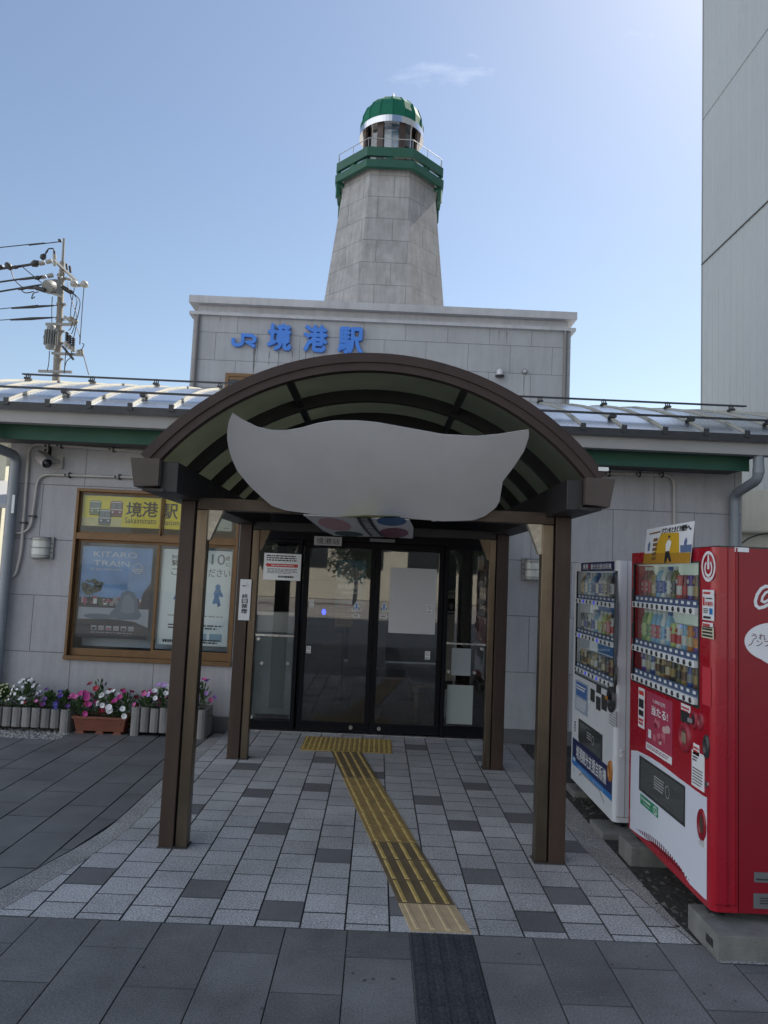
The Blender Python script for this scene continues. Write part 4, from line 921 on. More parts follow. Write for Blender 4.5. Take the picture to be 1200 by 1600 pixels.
CX = -0.055
CN = thing('entrance_canopy', 'brown barrel vaulted canopy on paired bronze posts in front of the doors', 'canopy', (CX, 5.8, 0))
CR, CZ = 1.70, 3.045-1.70                       # outer arc radius and centre height
A0 = math.asin(1.345/CR)
def arc(r, n=40, a=A0): return [(CX+r*sin(-a+2*a*i/n), CZ+r*cos(-a+2*a*i/n)) for i in range(n+1)]
XZ = Frame((0, 0, 0), (1, 0, 0), (0, 0, 1))
def rib(y0, y1, ro, ri, name, m, par, bev=0.0, a=A0):
    o_, i_ = arc(ro, 40, a), arc(ri, 40, a); q = MB()
    q.grid([[(x, y0, z) for x, z in i_], [(x, y0, z) for x, z in o_], [(x, y1, z) for x, z in o_], [(x, y1, z) for x, z in i_], [(x, y0, z) for x, z in i_]], 0, False)
    for k in (0, -1): q.face([(i_[k][0], y0, i_[k][1]), (o_[k][0], y0, o_[k][1]), (o_[k][0], y1, o_[k][1]), (i_[k][0], y1, i_[k][1])])
    return q.build(name, m, par, bevel=bev)
CY0, CY1 = 4.06, 7.62
fa = rib(CY0, CY0+0.055, CR, CR-0.105, 'front_arch', M_can, CN)
rib(CY0-0.012, CY0, CR-0.012, CR-0.058, 'arch_moulding', M_can, fa)
for i, y in enumerate((4.76, 5.46, 6.16, 6.86)): rib(y, y+0.05, CR-0.035, CR-0.115, 'rib', M_cand, CN)
rib(CY1-0.05, CY1, CR, CR-0.105, 'back_arch', M_can, CN)
for a in (-0.33, 0.33):
    q = MB(); x, z = CX+(CR-0.07)*sin(a), CZ+(CR-0.07)*cos(a); q.bar((x, CY0+0.056, z), (x, CY1-0.051, z), 0.045, 0.05, 0, (sin(a), 0, cos(a))); q.build('purlin', M_cand, CN)
ys = [CY0+0.056, 4.759, 4.811, 5.459, 5.511, 6.159, 6.211, 6.859, 6.911, CY1-0.051]
for i in range(0, 10, 2):
    q = MB(); q.grid([[(x, ys[i]-0.02, z) for x, z in arc(CR-0.026)], [(x, ys[i+1]+0.02, z) for x, z in arc(CR-0.026)]]); q.build('roof_panel', M_poly, CN, solid=0.005)
YZ = Frame((0, 0, 0), (0, 1, 0), (0, 0, 1))
for sg in (-1, 1):
    f = (lambda x: CX+sg*x)
    q = MB(); x0, x1 = f(1.13), f(1.225); q.box((min(x0, x1), CY0+0.03, 2.175), (max(x0, x1), CY1, 2.352)); q.build('side_beam', M_cand, CN, bevel=0.004)
    sec = [(f(1.2252), 2.205), (f(1.365), 2.195), (f(1.395), 2.362), (f(1.2252), 2.362)]
    q = MB(); q.prism(Frame((0, 0, 0), (1, 0, 0), (0, 0, 1)), sec if sg > 0 else sec[::-1], -CY1-0.02, -(CY0-0.02)); gq = q.build('side_gutter', M_cang, CN, bevel=0.003)
    q = MB(); q.box((min(f(1.20), f(1.33)), CY0+0.02, 2.178), (max(f(1.20), f(1.33)), CY1, 2.194)); q.build('gutter_lip', M_cand, gq)
for y, xs_ in ((4.65, ((-1.297, -1.205), (-1.196, -1.122), (1.057, 1.133), (1.142, 1.243))), (6.77, ((-1.322, -1.212), (-1.203, -1.136), (1.048, 1.108), (1.117, 1.227)))):
    for i, (x0, x1) in enumerate(xs_):
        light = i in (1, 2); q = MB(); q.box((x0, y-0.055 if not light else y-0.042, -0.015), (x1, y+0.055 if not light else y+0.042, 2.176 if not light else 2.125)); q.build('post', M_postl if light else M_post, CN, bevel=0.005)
    for x0, x1 in ((xs_[0][0], xs_[1][1]), (xs_[2][0], xs_[3][1])):
        q = MB(); q.box((x0-0.008, y-0.063, -0.01), (x1+0.008, y+0.063, 0.006)); q.build('base_seal', mat('dark sealant', (0.05, 0.047, 0.045), 0.8, var=0.3, vscale=20), CN, bevel=0.003)
    for g0, g1 in ((xs_[0][1], xs_[1][0]), (xs_[2][1], xs_[3][0])):
        q = MB(); q.box((g0, y-0.025, 0), (g1, y+0.025, 2.125)); q.build('post_joint', M_black, CN)
    q = MB(); q.box((xs_[1][0], y-0.042, 2.1255), (xs_[2][1], y+0.042, 2.205)); q.build('cross_beam', mat('bronze beam', (0.060, 0.044, 0.034), 0.42, 0.6, var=0.25, vscale=12) if y < 5 else M_cand, CN, bevel=0.004)
    for x, sg in ((xs_[1][1], 1), (xs_[2][0], -1)):
        q = MB(); q.prism(XZ, [(x, 1.93), (x+sg*0.018, 1.93), (x+sg*0.095, 2.125), (x, 2.125)][::sg], -(y+0.03), -(y-0.03)); q.build('gusset', mat('zinc gusset', (0.40, 0.36, 0.30), 0.4, 0.5, var=0.25, vscale=30) if y < 5 else M_postl, CN)
q = MB(); q.rect(Frame((0, CY0-0.0125, 0), (1, 0, 0), (0, 0, 1)), at(934, 732, CY0).x, at(934, 736, CY0).z, at(950, 732, CY0).x, at(934, 730, CY0).z, 0.0); 
q.build('maker_label', M_paper, fa)

# white free-form panel hung beneath the canopy, generic
TOP = [(355, 684), (355.5, 672), (357, 660), (362.6, 645), (378, 655), (402, 667), (426, 672.2), (446, 672.6), (470, 668.5), (499, 660.5), (523, 657), (560, 657.2), (590, 660), (631, 667.5), (692, 678.5), (744, 681.5), (781, 678), (805, 674), (826, 671), (826.5, 675)]
BOT = [(355, 684), (357, 698), (362, 716), (371, 735.5), (390, 758.5), (412, 779), (425, 790), (446, 797), (500, 804), (560, 807), (624, 808), (692, 814), (740, 812.5), (757, 806), (768, 798), (780, 788), (781, 776), (785, 752), (802, 730), (819, 704), (826, 683), (826.5, 675)]
def yint(tab, x):
    for (a, u), (b_, v) in zip(tab, tab[1:]):
        if a <= x <= b_ and b_ > a: return u+(v-u)*(x-a)/(b_-a)
    return tab[-1][1] if x > tab[-1][0] else tab[0][1]
PO = at(600, 660, 4.12); PE = at(600, 810, 4.60)
tilt = Frame(PO, (1, 0, 0), (0, PO.y-PE.y, PO.z-PE.z))
M_ghost = mat('matt white panel', (0.45, 0.45, 0.465), 0.5, var=0.10, vscale=2.2)
q = MB(); nx, ny = 84, 14; rows = []
for j in range(ny+1):
    row = []
    for i in range(nx+1):
        px = 355+(826.5-355)*(0.5-0.5*cos(pi*i/nx)); y0, y1 = yint(TOP, px), yint(BOT, px); t_ = j/ny; py = y0+(y1-y0)*t_
        tt = (py-650)/165; bulge = 0.022*sin(pi*max(0, min(1, tt)))
        uv_ = tilt.uv(px, py, bulge); row.append(tilt.p(*uv_, bulge))
    rows.append(row)
q.grid(rows)
HP = thing('hanging_panel', 'large white wavy edged panel hanging under the front of the canopy', 'panel', (CX, 4.4, 2.1))
q.build('front_sheet', M_ghost, HP, solid=0.008)
HZ = 2.115
ZF = Frame((0, 0, HZ), (1, 0, 0), (0, -1, 0))             # seen from below: n = -Z
Lp = [(560, 806), (470, 802), (487, 815), (505, 829), (522, 837), (558, 838.5), (600, 839), (645, 841.5), (646, 825), (640, 811)]
pts = [ZF.uv(*p_) for p_ in Lp]; pts = [(max(-1.0, min(1.0, u)), max(-7.35, min(-4.6, v))) for u, v in pts]
q = MB(); q.prism(ZF, pts, -0.006, 0.0, 0)
M_pink = mat('pink print', (0.46, 0.26, 0.28), 0.6); M_track = mat('black track print', (0.012, 0.012, 0.014), 0.6)
def disc(px, py, rx, ry, mi): 
    c = ZF.uv(px, py); e = ZF.uv(px+rx, py); g_ = ZF.uv(px, py+ry); k = ZF.uv(px, py-ry); q.ell(ZF, (c[0]), (g_[1]+k[1])/2, abs(e[0]-c[0]), abs(g_[1]-k[1])/2, 0.0012, mi, 26)
disc(523, 819, 24, 9.5, 1); disc(612, 814, 24, 7.5, 2); disc(615, 832.5, 24, 8, 3); disc(545, 834, 22, 4.0, 4)
q.quad(ZF, [ZF.uv(*p_) for p_ in ((530, 807.5), (575, 804.5), (625, 806), (625, 808), (560, 809.5))][::-1], 0.0012, 5)
lft, rgt = [ZF.uv(*p_) for p_ in ((560, 808), (564, 817), (572, 828), (581, 837.5))], [ZF.uv(*p_) for p_ in ((576, 808), (580, 817), (588, 828), (598, 838))]
for s_ in (lft, rgt): q.stroke(ZF, s_, 0.026, 0.0014, 0.0014, 6)
for i in range(13):
    t_ = i/12*2.99; k = int(t_); fr_ = t_-k
    a = [lft[k][j]+(lft[k+1][j]-lft[k][j])*fr_ for j in (0, 1)]; b_ = [rgt[k][j]+(rgt[k+1][j]-rgt[k][j])*fr_ for j in (0, 1)]
    dx = ((b_[0]-a[0])*0.2, (b_[1]-a[1])*0.2); q.stroke(ZF, [(a[0]-dx[0], a[1]-dx[1]), (b_[0]+dx[0], b_[1]+dx[1])], 0.06, 0.0016, 0.0016, 6)
q.build('rear_sheet', [mat('white printed sheet', (0.55, 0.56, 0.57), 0.55), M_pink, mat('deep blue print', (0.02, 0.10, 0.26), 0.6), mat('wine print', (0.16, 0.035, 0.07), 0.6), mat('dark green print', (0.03, 0.07, 0.07), 0.6), mat('olive yellow print', (0.33, 0.33, 0.10), 0.6), M_track], HP)
for x, y in ((-0.45, 4.65), (0.35, 4.65), (-0.05, 6.77)):
    q = MB(); q.box((x-0.015, y-0.03, HZ+0.003), (x+0.015, y+0.03, 2.128)); q.build('hanger_clip', M_steel, HP)

# vertical no-smoking sign on the rear left post
NF = wallframe(6.708)
def d_ns(m, f, w, h):
    for i, ch in enumerate('終日禁煙'): m.text(f, ch, 0.24*w, (0.535-0.122*i)*h, 0.52*w, 0.105*h, 0.001, 1, 0.025)
    m.rect(f, 0.22*w, 0.825*h, 0.50*w, 0.85*h, 0.001, 1); m.stroke(f, [(0.55*w, 0.83*h), (0.62*w, 0.87*h), (0.55*w, 0.90*h), (0.66*w, 0.93*h)], 0.03*w, 0.001, 0.001, 2); m.ring(f, 0.68*w, 0.85*h, 0.10*w, 0.10*w, 0.03*w, 0.001, 2, 14)
sheet(NF, [(376, 905), (393.5, 905.5), (389, 970), (371.5, 968)], 'smoking_sign', 'tall white smoking ban sign on the rear left canopy post', 'sign', [mat('sign white', (0.60, 0.61, 0.64), 0.5), M_ink, M_lgrey], d_ns, 0.002, th=0.006)

# ================================================================== VENDING MACHINES (fronts face the walkway, -X)
MX = 1.72
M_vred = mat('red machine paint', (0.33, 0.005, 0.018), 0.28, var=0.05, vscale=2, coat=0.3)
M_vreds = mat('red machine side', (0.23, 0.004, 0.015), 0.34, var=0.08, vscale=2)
M_vwhite = mat('white machine paint', (0.66, 0.68, 0.72), 0.3, var=0.04, vscale=2, coat=0.3)
M_vglass = glass('display glass', (0.92, 0.96, 0.95), 0.5, 0.015)
M_cav = mat('display back', (0.52, 0.60, 0.56), 0.5, emit=0.12)
M_cavw = mat('white display back', (0.42, 0.47, 0.52), 0.5, emit=0.12)
M_btn = mat('black button', (0.015, 0.017, 0.020), 0.25, coat=0.5)
M_btnb = mat('blue button', (0.02, 0.03, 0.45), 0.3, emit=0.35)
M_rail = mat('white button rail', (0.62, 0.64, 0.66), 0.4)
M_price = mat('price strip', (0.055, 0.085, 0.16), 0.4)
M_dkpl = mat('dark plastic', (0.03, 0.033, 0.035), 0.35)
M_port = mat('smoked flap', (0.055, 0.062, 0.062), 0.15, coat=0.5)
M_dullred = mat('dull red plastic', (0.26, 0.018, 0.034), 0.45)
M_gsticker = mat('green sticker', (0.015, 0.22, 0.11), 0.5)
M_navy = mat('navy print', (0.012, 0.018, 0.085), 0.4)
M_azure = mat('azure print', (0.02, 0.16, 0.45), 0.4)
M_orange = mat('orange plastic', (0.42, 0.16, 0.03), 0.4)
M_pwhite = mat('bright white print', (0.68, 0.69, 0.72), 0.5)

def shell(mb, fr, Wd, H, D, hole, cav, skew=None, mi=0, rc=0.035, sidemi=0):
    """cabinet with a real display opening; the near vertical edge is rounded"""
    u0, v0, u1, v1 = hole
    mb.fbox(fr, 0, 0, Wd-0.05, v0, -cav, 0, mi); mb.fbox(fr, 0, v1, Wd-0.05, H, -cav, 0, mi)
    mb.fbox(fr, 0, v0, u0, v1, -cav, 0, mi); mb.fbox(fr, u1, v0, Wd-0.05, v1, -cav, 0, mi)
    top = Frame(fr.O, fr.ex, -fr.n)                          # plan view, n = up or down
    sgn = 1 if top.n.dot(fr.ey) > 0 else -1
    plan = [(Wd-0.05, 0), (Wd-rc, 0)]+[(Wd-rc+rc*sin(a), rc-rc*cos(a)) for a in [pi/2*i/6 for i in range(1, 7)]]+[(Wd, cav), (Wd-0.05, cav)]
    mb.prism(top, plan if True else plan, 0.0 if sgn > 0 else 0.0, H*sgn, mi, False)
    mb.fbox(fr, 0, 0, Wd, H, -D, -cav-0.004, sidemi)
    mb.fbox(fr, 0.01, 0.01, Wd-0.01, H-0.01, -cav-0.004, -cav, sidemi)
def machine(Y0, Y1, z0, H, D, name, label):
    t = thing(name, label, 'vending machine', (MX+D/2, (Y0+Y1)/2, z0))
    return t, Frame((MX, Y1, z0), (0, -1, 0), (0, 0, 1)), Y1-Y0
def leveller(par, x, y, z0, z1):
    q = MB(); q.cyl((x, y, z0+0.012), (x, y, z1), 0.012, None, 8); q.lathe((x, y, z0), [(0.038, 0), (0.034, 0.010), (0.014, 0.016)], 12); q.bar((x-0.05, y, z0+0.02), (x+0.05, y, z0+0.02), 0.03, 0.008); q.build('levelling_foot', M_dkpl, par)

RY0 = atx(1112, 1425, MX).y; RY1 = atx(982, 1285, MX).y
rz = atx(1112, 1425, MX).z; rtop = atx(1119, 854, MX).z
RM, RF, RW = machine(RY0, RY1, rz, rtop-rz, 0.72, 'vending_machine', 'red drinks vending machine with white lower panel at the right edge')
RH = rtop-rz
R_ = lambda x, y: RF.uv(x, y)
def Z4(x, y): return R_(970+x*0.21257, 800+y*0.2125)         # readings from two enlarged views of the photograph
def Z5(x, y): return R_(970+x*0.2751, 1060+y*0.275)
du0 = R_(990.5, 975)[0]; du1 = R_(1092.5, 990)[0]; dv1 = R_(1093, 879)[1]; dv0 = R_(1090, 1104)[1]
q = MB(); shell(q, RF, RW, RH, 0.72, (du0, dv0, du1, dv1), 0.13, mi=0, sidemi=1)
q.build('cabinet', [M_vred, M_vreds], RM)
q = MB(); q.rect(RF, du0, dv0, du1, dv1, -0.125, 0); q.fbox(RF, du0, dv1-0.004, du1, dv1, -0.12, -0.02, 0); q.build('display_back', M_cav, RM)
q = MB(); q.rect(RF, du0, dv0, du1, dv1, -0.012); q.build('display_glass', M_vglass, RM)
q = MB()
for a in ((du0-0.008, dv0-0.008, du1+0.008, dv0), (du0-0.008, dv1, du1+0.008, dv1+0.008), (du0-0.008, dv0, du0, dv1), (du1, dv0, du1+0.008, dv1)): q.fbox(RF, *a, -0.01, 0.006)
for yy in (930, 985, 1040): u, v = R_(989, yy); q.fbox(RF, du0-0.022, v-0.05, du0-0.009, v+0.05, 0.0, 0.008)
q.build('display_frame', M_dkpl, RM)
def shelf(par, F, u0, u1, v, n, hb, hs, blue=(), d=0.004):
    q = MB(); q.fbox(F, u0, v, u1, v+hb, -0.01, d+0.012, 0); q.quad(F, [(u0, v+hb), (u1, v+hb), (u1, v+hb+hs), (u0, v+hb+hs)], -0.006, 1)
    w = (u1-u0)/n
    for i in range(n): q.rect(F, u0+w*(i+0.28), v+hb+hs*0.35, u0+w*(i+0.75), v+hb+hs*0.75, -0.005, 0)
    r_ = q.build('button_rail', [M_rail, M_price], par, bevel=0.002)
    for i in range(n):
        q = MB(); c = F.p(u0+w*(i+0.5), v+hb*0.5, d+0.012); k = hb*0.36
        q.grid([[c+F.ex*k*1.15*s_*cos(a)+F.ey*k*s_*sin(a)+F.n*h_ for a in [2*pi*j/14 for j in range(14)]] for s_, h_ in ((1.15, 0.0), (1.05, 0.004), (0.55, 0.006))], 0, True, True); q.face([c+F.ex*k*1.15*0.55*cos(a)+F.ey*k*0.55*sin(a)+F.n*0.006 for a in [2*pi*j/14 for j in range(14)]])
        q.build('button', M_btnb if i in blue else M_btn, r_)
NR = 12
rv = [R_(1091, y)[1] for y in (961, 1045, 1103)]
ru0, ru1 = du0+0.004, du1-0.03
for v in rv: shelf(RM, RF, ru0, ru1, v, NR, 0.036, 0.042)

# drinks behind the glass: every dummy is its own object
_dm = {}
def dmat(c, r=0.3):
    k = tuple(c)
    if k not in _dm: _dm[k] = mat('drink colour %d' % len(_dm), c, r, coat=0.2)
    return _dm[k]
COLN = {'red': (0.42, 0.02, 0.03), 'brown': (0.13, 0.06, 0.03), 'blue': (0.03, 0.09, 0.36), 'white': (0.6, 0.62, 0.62), 'dark': (0.02, 0.025, 0.03), 'purple': (0.10, 0.04, 0.28), 'green': (0.13, 0.27, 0.08),
        'lime': (0.42, 0.52, 0.16), 'sky blue': (0.20, 0.42, 0.62), 'orange': (0.55, 0.20, 0.03), 'pink': (0.48, 0.16, 0.2), 'gold': (0.36, 0.24, 0.08), 'grey': (0.28, 0.29, 0.30), 'cream': (0.52, 0.46, 0.32), 'teal': (0.05, 0.27, 0.27), 'maroon': (0.17, 0.02, 0.04), 'olive': (0.15, 0.16, 0.06)}
ORD = ['first', 'second', 'third', 'fourth', 'fifth', 'sixth', 'seventh', 'eighth', 'ninth', 'tenth', 'eleventh', 'twelfth']
def drink(F, u, v, h, r, kind, c, c2, d, label, group):
    o = F.p(u, v, d); q = MB()
    if kind == 'bottle':
        q.lathe(o, [(r*0.85, 0), (r, 0.01), (r, h*0.24)], 12, 0); q.lathe(o, [(r*1.01, h*0.24), (r*1.01, h*0.60)], 12, 1); q.lathe(o, [(r, h*0.60), (r*0.98, h*0.68), (r*0.55, h*0.84), (r*0.42, h*0.88), (r*0.42, h*0.90)], 12, 0); q.lathe(o, [(r*0.5, h*0.90), (r*0.5, h*0.995), (r*0.4, h)], 10, 2)
        ms = [dmat(COLN[c2]), dmat(COLN[c]), dmat(COLN['white'] if c != 'white' else COLN['blue'])]
    else:
        q.lathe(o, [(r*0.85, 0), (r, h*0.05), (r, h*0.30)], 12, 0); q.lathe(o, [(r*1.005, h*0.30), (r*1.005, h*0.62)], 12, 1); q.lathe(o, [(r, h*0.62), (r, h*0.93), (r*0.86, h*0.985)], 12, 0); q.lathe(o, [(r*0.86, h*0.985), (r*0.8, h)], 12, 2)
        ms = [dmat(COLN[c]), dmat(COLN[c2]), M_steel]
    fr2 = Frame(o, F.ex, F.ey)
    if kind == 'bottle': q.rect(fr2, -r*0.45, h*0.30, r*0.45, h*0.36, r*1.02, 2); q.rect(fr2, -r*0.35, h*0.42, r*0.35, h*0.54, r*1.02, 2)
    else: q.rect(fr2, -r*0.5, h*0.70, r*0.5, h*0.84, r*1.02, 1)
    tag(q.build('drink_'+kind, ms), label, kind, group)
top = [('bottle', 'red', 'maroon'), ('bottle', 'red', 'brown'), ('can', 'gold', 'cream'), ('bottle', 'blue', 'sky blue'), ('bottle', 'blue', 'white'), ('bottle', 'white', 'grey'), ('bottle', 'dark', 'olive'), ('can', 'red', 'white'), ('can', 'maroon', 'red'), ('can', 'purple', 'white'), ('can', 'brown', 'gold'), ('can', 'blue', 'white')]
mid = [('bottle', 'lime', 'green'), ('bottle', 'green', 'lime'), ('bottle', 'pink', 'sky blue'), ('bottle', 'red', 'sky blue'), ('bottle', 'sky blue', 'white'), ('bottle', 'white', 'sky blue'), ('can', 'lime', 'red'), ('can', 'white', 'red'), ('can', 'sky blue', 'white'), ('can', 'orange', 'cream'), ('can', 'purple', 'orange'), ('can', 'teal', 'lime')]
low = [('can', 'purple', 'white'), ('can', 'grey', 'cream'), ('can', 'blue', 'white'), ('can', 'cream', 'brown'), ('can', 'gold', 'dark'), ('can', 'brown', 'cream'), ('can', 'dark', 'gold'), ('can', 'olive', 'dark'), ('can', 'gold', 'brown'), ('can', 'blue', 'grey'), ('can', 'brown', 'gold'), ('can', 'cream', 'teal')]
def fill(F, u0, u1, v, row, hb, hc, r, d, where, machine_name):
    w = (u1-u0)/len(row); cnt = {}
    for i, (k, c, c2) in enumerate(row):
        drink(F, u0+w*(i+0.5), v, hb if k == 'bottle' else hc, r if k == 'bottle' else r*0.94, k, c, c2, d, '%s %s with %s label, %s on %s shelf of %s machine' % ((c2, k, c, ORD[i], where, machine_name) if k == 'bottle' else (c, k, c2, ORD[i], where, machine_name)), 'drinks in the %s vending machine' % machine_name)
rr = (ru1-ru0)/NR*0.40
fill(RF, ru0+0.04, du1-0.01, rv[0]+0.05, top, 0.215, 0.165, rr, -0.055, 'top', 'red')
fill(RF, ru0+0.04, du1-0.01, rv[1]+0.05, mid, 0.225, 0.165, rr, -0.055, 'middle', 'red')
fill(RF, ru0+0.04, du1-0.01, rv[2]+0.05, low, 0.16, 0.150, rr, -0.055, 'bottom', 'red')
# pale price pyramids behind the cans
q = MB()
for x, y0, y1 in ((500, 400, 480), (1, 0, 0), (500, 780, 880)):
    if y1 == 0: continue
    a, b_, c = Z4(x, y0), Z4(x-55, y1), Z4(x+50, y1); q.face([RF.p(*a, -0.118), RF.p(*b_, -0.112), RF.p(*c, -0.112)])
q.build('price_card', M_white, RM)

def plate(par, F, pts, d, name, mats, draw=None, th=0.002):
    m = MB(); m.prism(F, pts, d-th, d, 0)
    if draw:
        u0, u1 = min(p_[0] for p_ in pts), max(p_[0] for p_ in pts); v0, v1 = min(p_[1] for p_ in pts), max(p_[1] for p_ in pts)
        draw(m, Frame(F.p(u0, v0, d), F.ex, F.ey), u1-u0, v1-v0)
    return m.build(name, mats, par)
def rpts(a, b_): return [(a[0], b_[1]), (b_[0], b_[1]), (b_[0], a[1]), (a[0], a[1])] if a[1] > b_[1] else [(a[0], a[1]), (b_[0], a[1]), (b_[0], b_[1]), (a[0], b_[1])]
# round emblem
q = MB(); c = Z4(645, 400); ru = abs(Z4(697, 400)[0]-c[0]); rvv = abs(Z4(645, 285)[1]-c[1])*0.98
q.ring(RF, c[0], c[1], ru, rvv, 0.016, 0.0015, 0, 40)
q.ring(RF, c[0], c[1]-0.01, ru*0.58, rvv*0.56, 0.014, 0.0015, 0, 30, radians(125), radians(415)); q.prism(RF, [(c[0]-0.011, c[1]-0.015), (c[0]+0.011, c[1]-0.015), (c[0]+0.010, c[1]+0.025), (c[0]+0.005, c[1]+0.06), (c[0]-0.005, c[1]+0.06), (c[0]-0.010, c[1]+0.025)], 0.0008, 0.002, 0)
q.lines(RF, c[0]-0.03, c[0]+0.03, c[1]-rvv*0.80, c[1]-rvv*0.68, 1, 0.0016, 0, 0.5, 3); q.build('emblem', M_pwhite, RM)
def d_free(m, f, w, h):
    m.lines(f, .1*w, .9*w, .84*h, .95*h, 1, .001, 1, .7, 2); m.text(f, '1', .06*w, .48*h, .14*w, .27*h, .001, 1, 0.02); m.text(f, '本無料!', .24*w, .47*h, .70*w, .15*h, .001, 1, 0.02); m.lines(f, .3*w, .9*w, .68*h, .76*h, 1, .001, 2, .5, 4)
    m.rect(f, .62*w, .2*h, .9*w, .4*h, .001, 3); m.lines(f, .1*w, .55*w, .22*h, .40*h, 3, .001, 2, .5, 5); m.lines(f, .1*w, .9*w, .04*h, .14*h, 1, .001, 2, .8, 6)
plate(RM, RF, rpts(Z4(602, 790), Z4(687, 575)), 0.002, 'sticker', [M_pwhite, M_red, M_ink, M_azure], d_free)
plate(RM, RF, rpts(Z4(597, 920), Z4(684, 850)), 0.002, 'sticker', [mat('cream sticker', (0.55, 0.53, 0.40), 0.5), M_ink], lambda m, f, w, h: m.lines(f, .06*w, .95*w, .06*h, .92*h, 3, .001, 1, .6, 2))
plate(RM, RF, rpts(Z4(602, 845), Z4(678, 818)), 0.002, 'sticker', [M_pwhite, M_red], lambda m, f, w, h: m.lines(f, .06*w, .95*w, .2*h, .8*h, 1, .001, 1, .8, 2))
plate(RM, RF, rpts(Z4(600, 1410), Z4(662, 1150)), 0.0015, 'card_panel', [mat('glossy red panel', (0.52, 0.05, 0.07), 0.12)], None)
plate(RM, RF, rpts(Z5(100, 270), Z5(136, 62)), 0.002, 'sticker', [M_pwhite, M_red, M_ink], lambda m, f, w, h: (m.rect(f, .1*w, .82*h, .9*w, .93*h, .001, 1), m.rect(f, .1*w, .5*h, .9*w, .72*h, .001, 2), m.rect(f, .1*w, .3*h, .9*w, .44*h, .001, 2), m.lines(f, .1*w, .9*w, .06*h, .24*h, 2, .001, 1, .7, 3)))
def d_hit(m, f, w, h):
    m.rect(f, 0, 0, w, .12*h, .0006, 1); m.text(f, '1,000', .28*w, .84*h, .26*w, .06*h, .001, 1, 0.02); m.text(f, '万円', .56*w, .84*h, .18*w, .06*h, .001, 1, 0.02); m.text(f, '当たる!', .22*w, .64*h, .62*w, .15*h, .001, 1, 0.03)
    R = random.Random(2)
    for i in range(16): m.ell(f, R.uniform(.1, .9)*w, R.uniform(.18, .6)*h, R.uniform(.03, .10)*w, R.uniform(.02, .07)*h, .001+.00005*i, R.choice((2, 3, 4, 2)), 12)
    m.rect(f, .10*w, .22*h, .22*w, .36*h, .0025, 1); m.lines(f, .05*w, .9*w, .03*h, .10*h, 2, .001, 3, .5, 4)
plate(RM, RF, rpts(Z5(146, 398), Z5(296, 132)), 0.003, 'poster', [mat('crimson print', (0.36, 0.045, 0.09), 0.4), M_pwhite, mat('pink red print', (0.48, 0.14, 0.18), 0.4), mat('deep crimson print', (0.20, 0.02, 0.04), 0.4), mat('pale pink print', (0.52, 0.36, 0.36), 0.4)], d_hit)
plate(RM, RF, rpts(Z5(344, 197), Z5(396, 160)), 0.002, 'sticker', [M_pwhite, M_red], lambda m, f, w, h: m.lines(f, .06*w, .95*w, .2*h, .8*h, 2, .001, 1, .6, 2))
plate(RM, RF, rpts(Z5(343, 240), Z5(395, 200)), 0.004, 'price_display', [M_dkpl], None)
plate(RM, RF, rpts(Z5(413, 428), Z5(447, 383)), 0.002, 'sticker', [M_pwhite, M_red], lambda m, f, w, h: m.lines(f, .06*w, .95*w, .2*h, .8*h, 2, .001, 1, .6, 7))
plate(RM, RF, rpts(Z5(404, 602), Z5(476, 440)), 0.002, 'information_label', [M_pwhite, M_ink], lambda m, f, w, h: (m.lines(f, .08*w, .5*w, .7*h, .95*h, 3, .001, 1, .5, 4), m.rect(f, .56*w, .66*h, .90*w, .86*h, .001, 0), m.lines(f, .08*w, .9*w, .06*h, .55*h, 6, .001, 1, .4, 5)))
def knob(F, par, c, ru, rv_, m, d=0.012, name='coin_bezel'):
    q = MB(); o = F.p(*c, 0)
    q.grid([[o+F.ex*ru*s_*cos(a)+F.ey*rv_*s_*sin(a)+F.n*h_ for a in [2*pi*j/24 for j in range(24)]] for s_, h_ in ((1, 0), (0.96, d*0.8), (0.85, d), (0.62, d), (0.55, d*0.4))], 0, True, True); q.face([o+F.ex*ru*.55*cos(a)+F.ey*rv_*.55*sin(a)+F.n*d*0.4 for a in [2*pi*j/24 for j in range(24)]], 1)
    return q.build(name, m, par)
k1 = Z5(418, 235); k2 = Z5(457, 245); k3 = Z5(372, 335)
knob(RF, RM, k1, 0.045, 0.048, [M_dullred, M_dkpl]); knob(RF, RM, k2, 0.033, 0.045, [M_dullred, M_steel]); knob(RF, RM, k3, 0.068, 0.080, [M_dullred, mat('note slot', (0.10, 0.09, 0.08), 0.4)], 0.02, 'note_bezel')
q = MB(); q.fbox(RF, k1[0]-0.035, k1[1]-0.018, k1[0]+0.01, k1[1]+0.004, 0.012, 0.024); q.build('return_lever', M_grey, RM, bevel=0.003)
q = MB(); q.fbox(RF, k3[0]-0.03, k3[1]-0.03, k3[0]+0.03, k3[1]+0.025, 0.006, 0.016); q.build('note_slot', mat('amber plastic', (0.25, 0.20, 0.14), 0.3), RM, bevel=0.004)
c = Z5(491, 388); knob(RF, RM, c, 0.028, 0.060, [M_dkpl, M_steel], 0.014, 'lock_handle')
c = Z5(490, 602); q = MB(); o = RF.p(*c, 0); q.cyl(o, o+RF.n*0.006, 0.016, None, 14); q.build('keyhole', M_steel, RM)
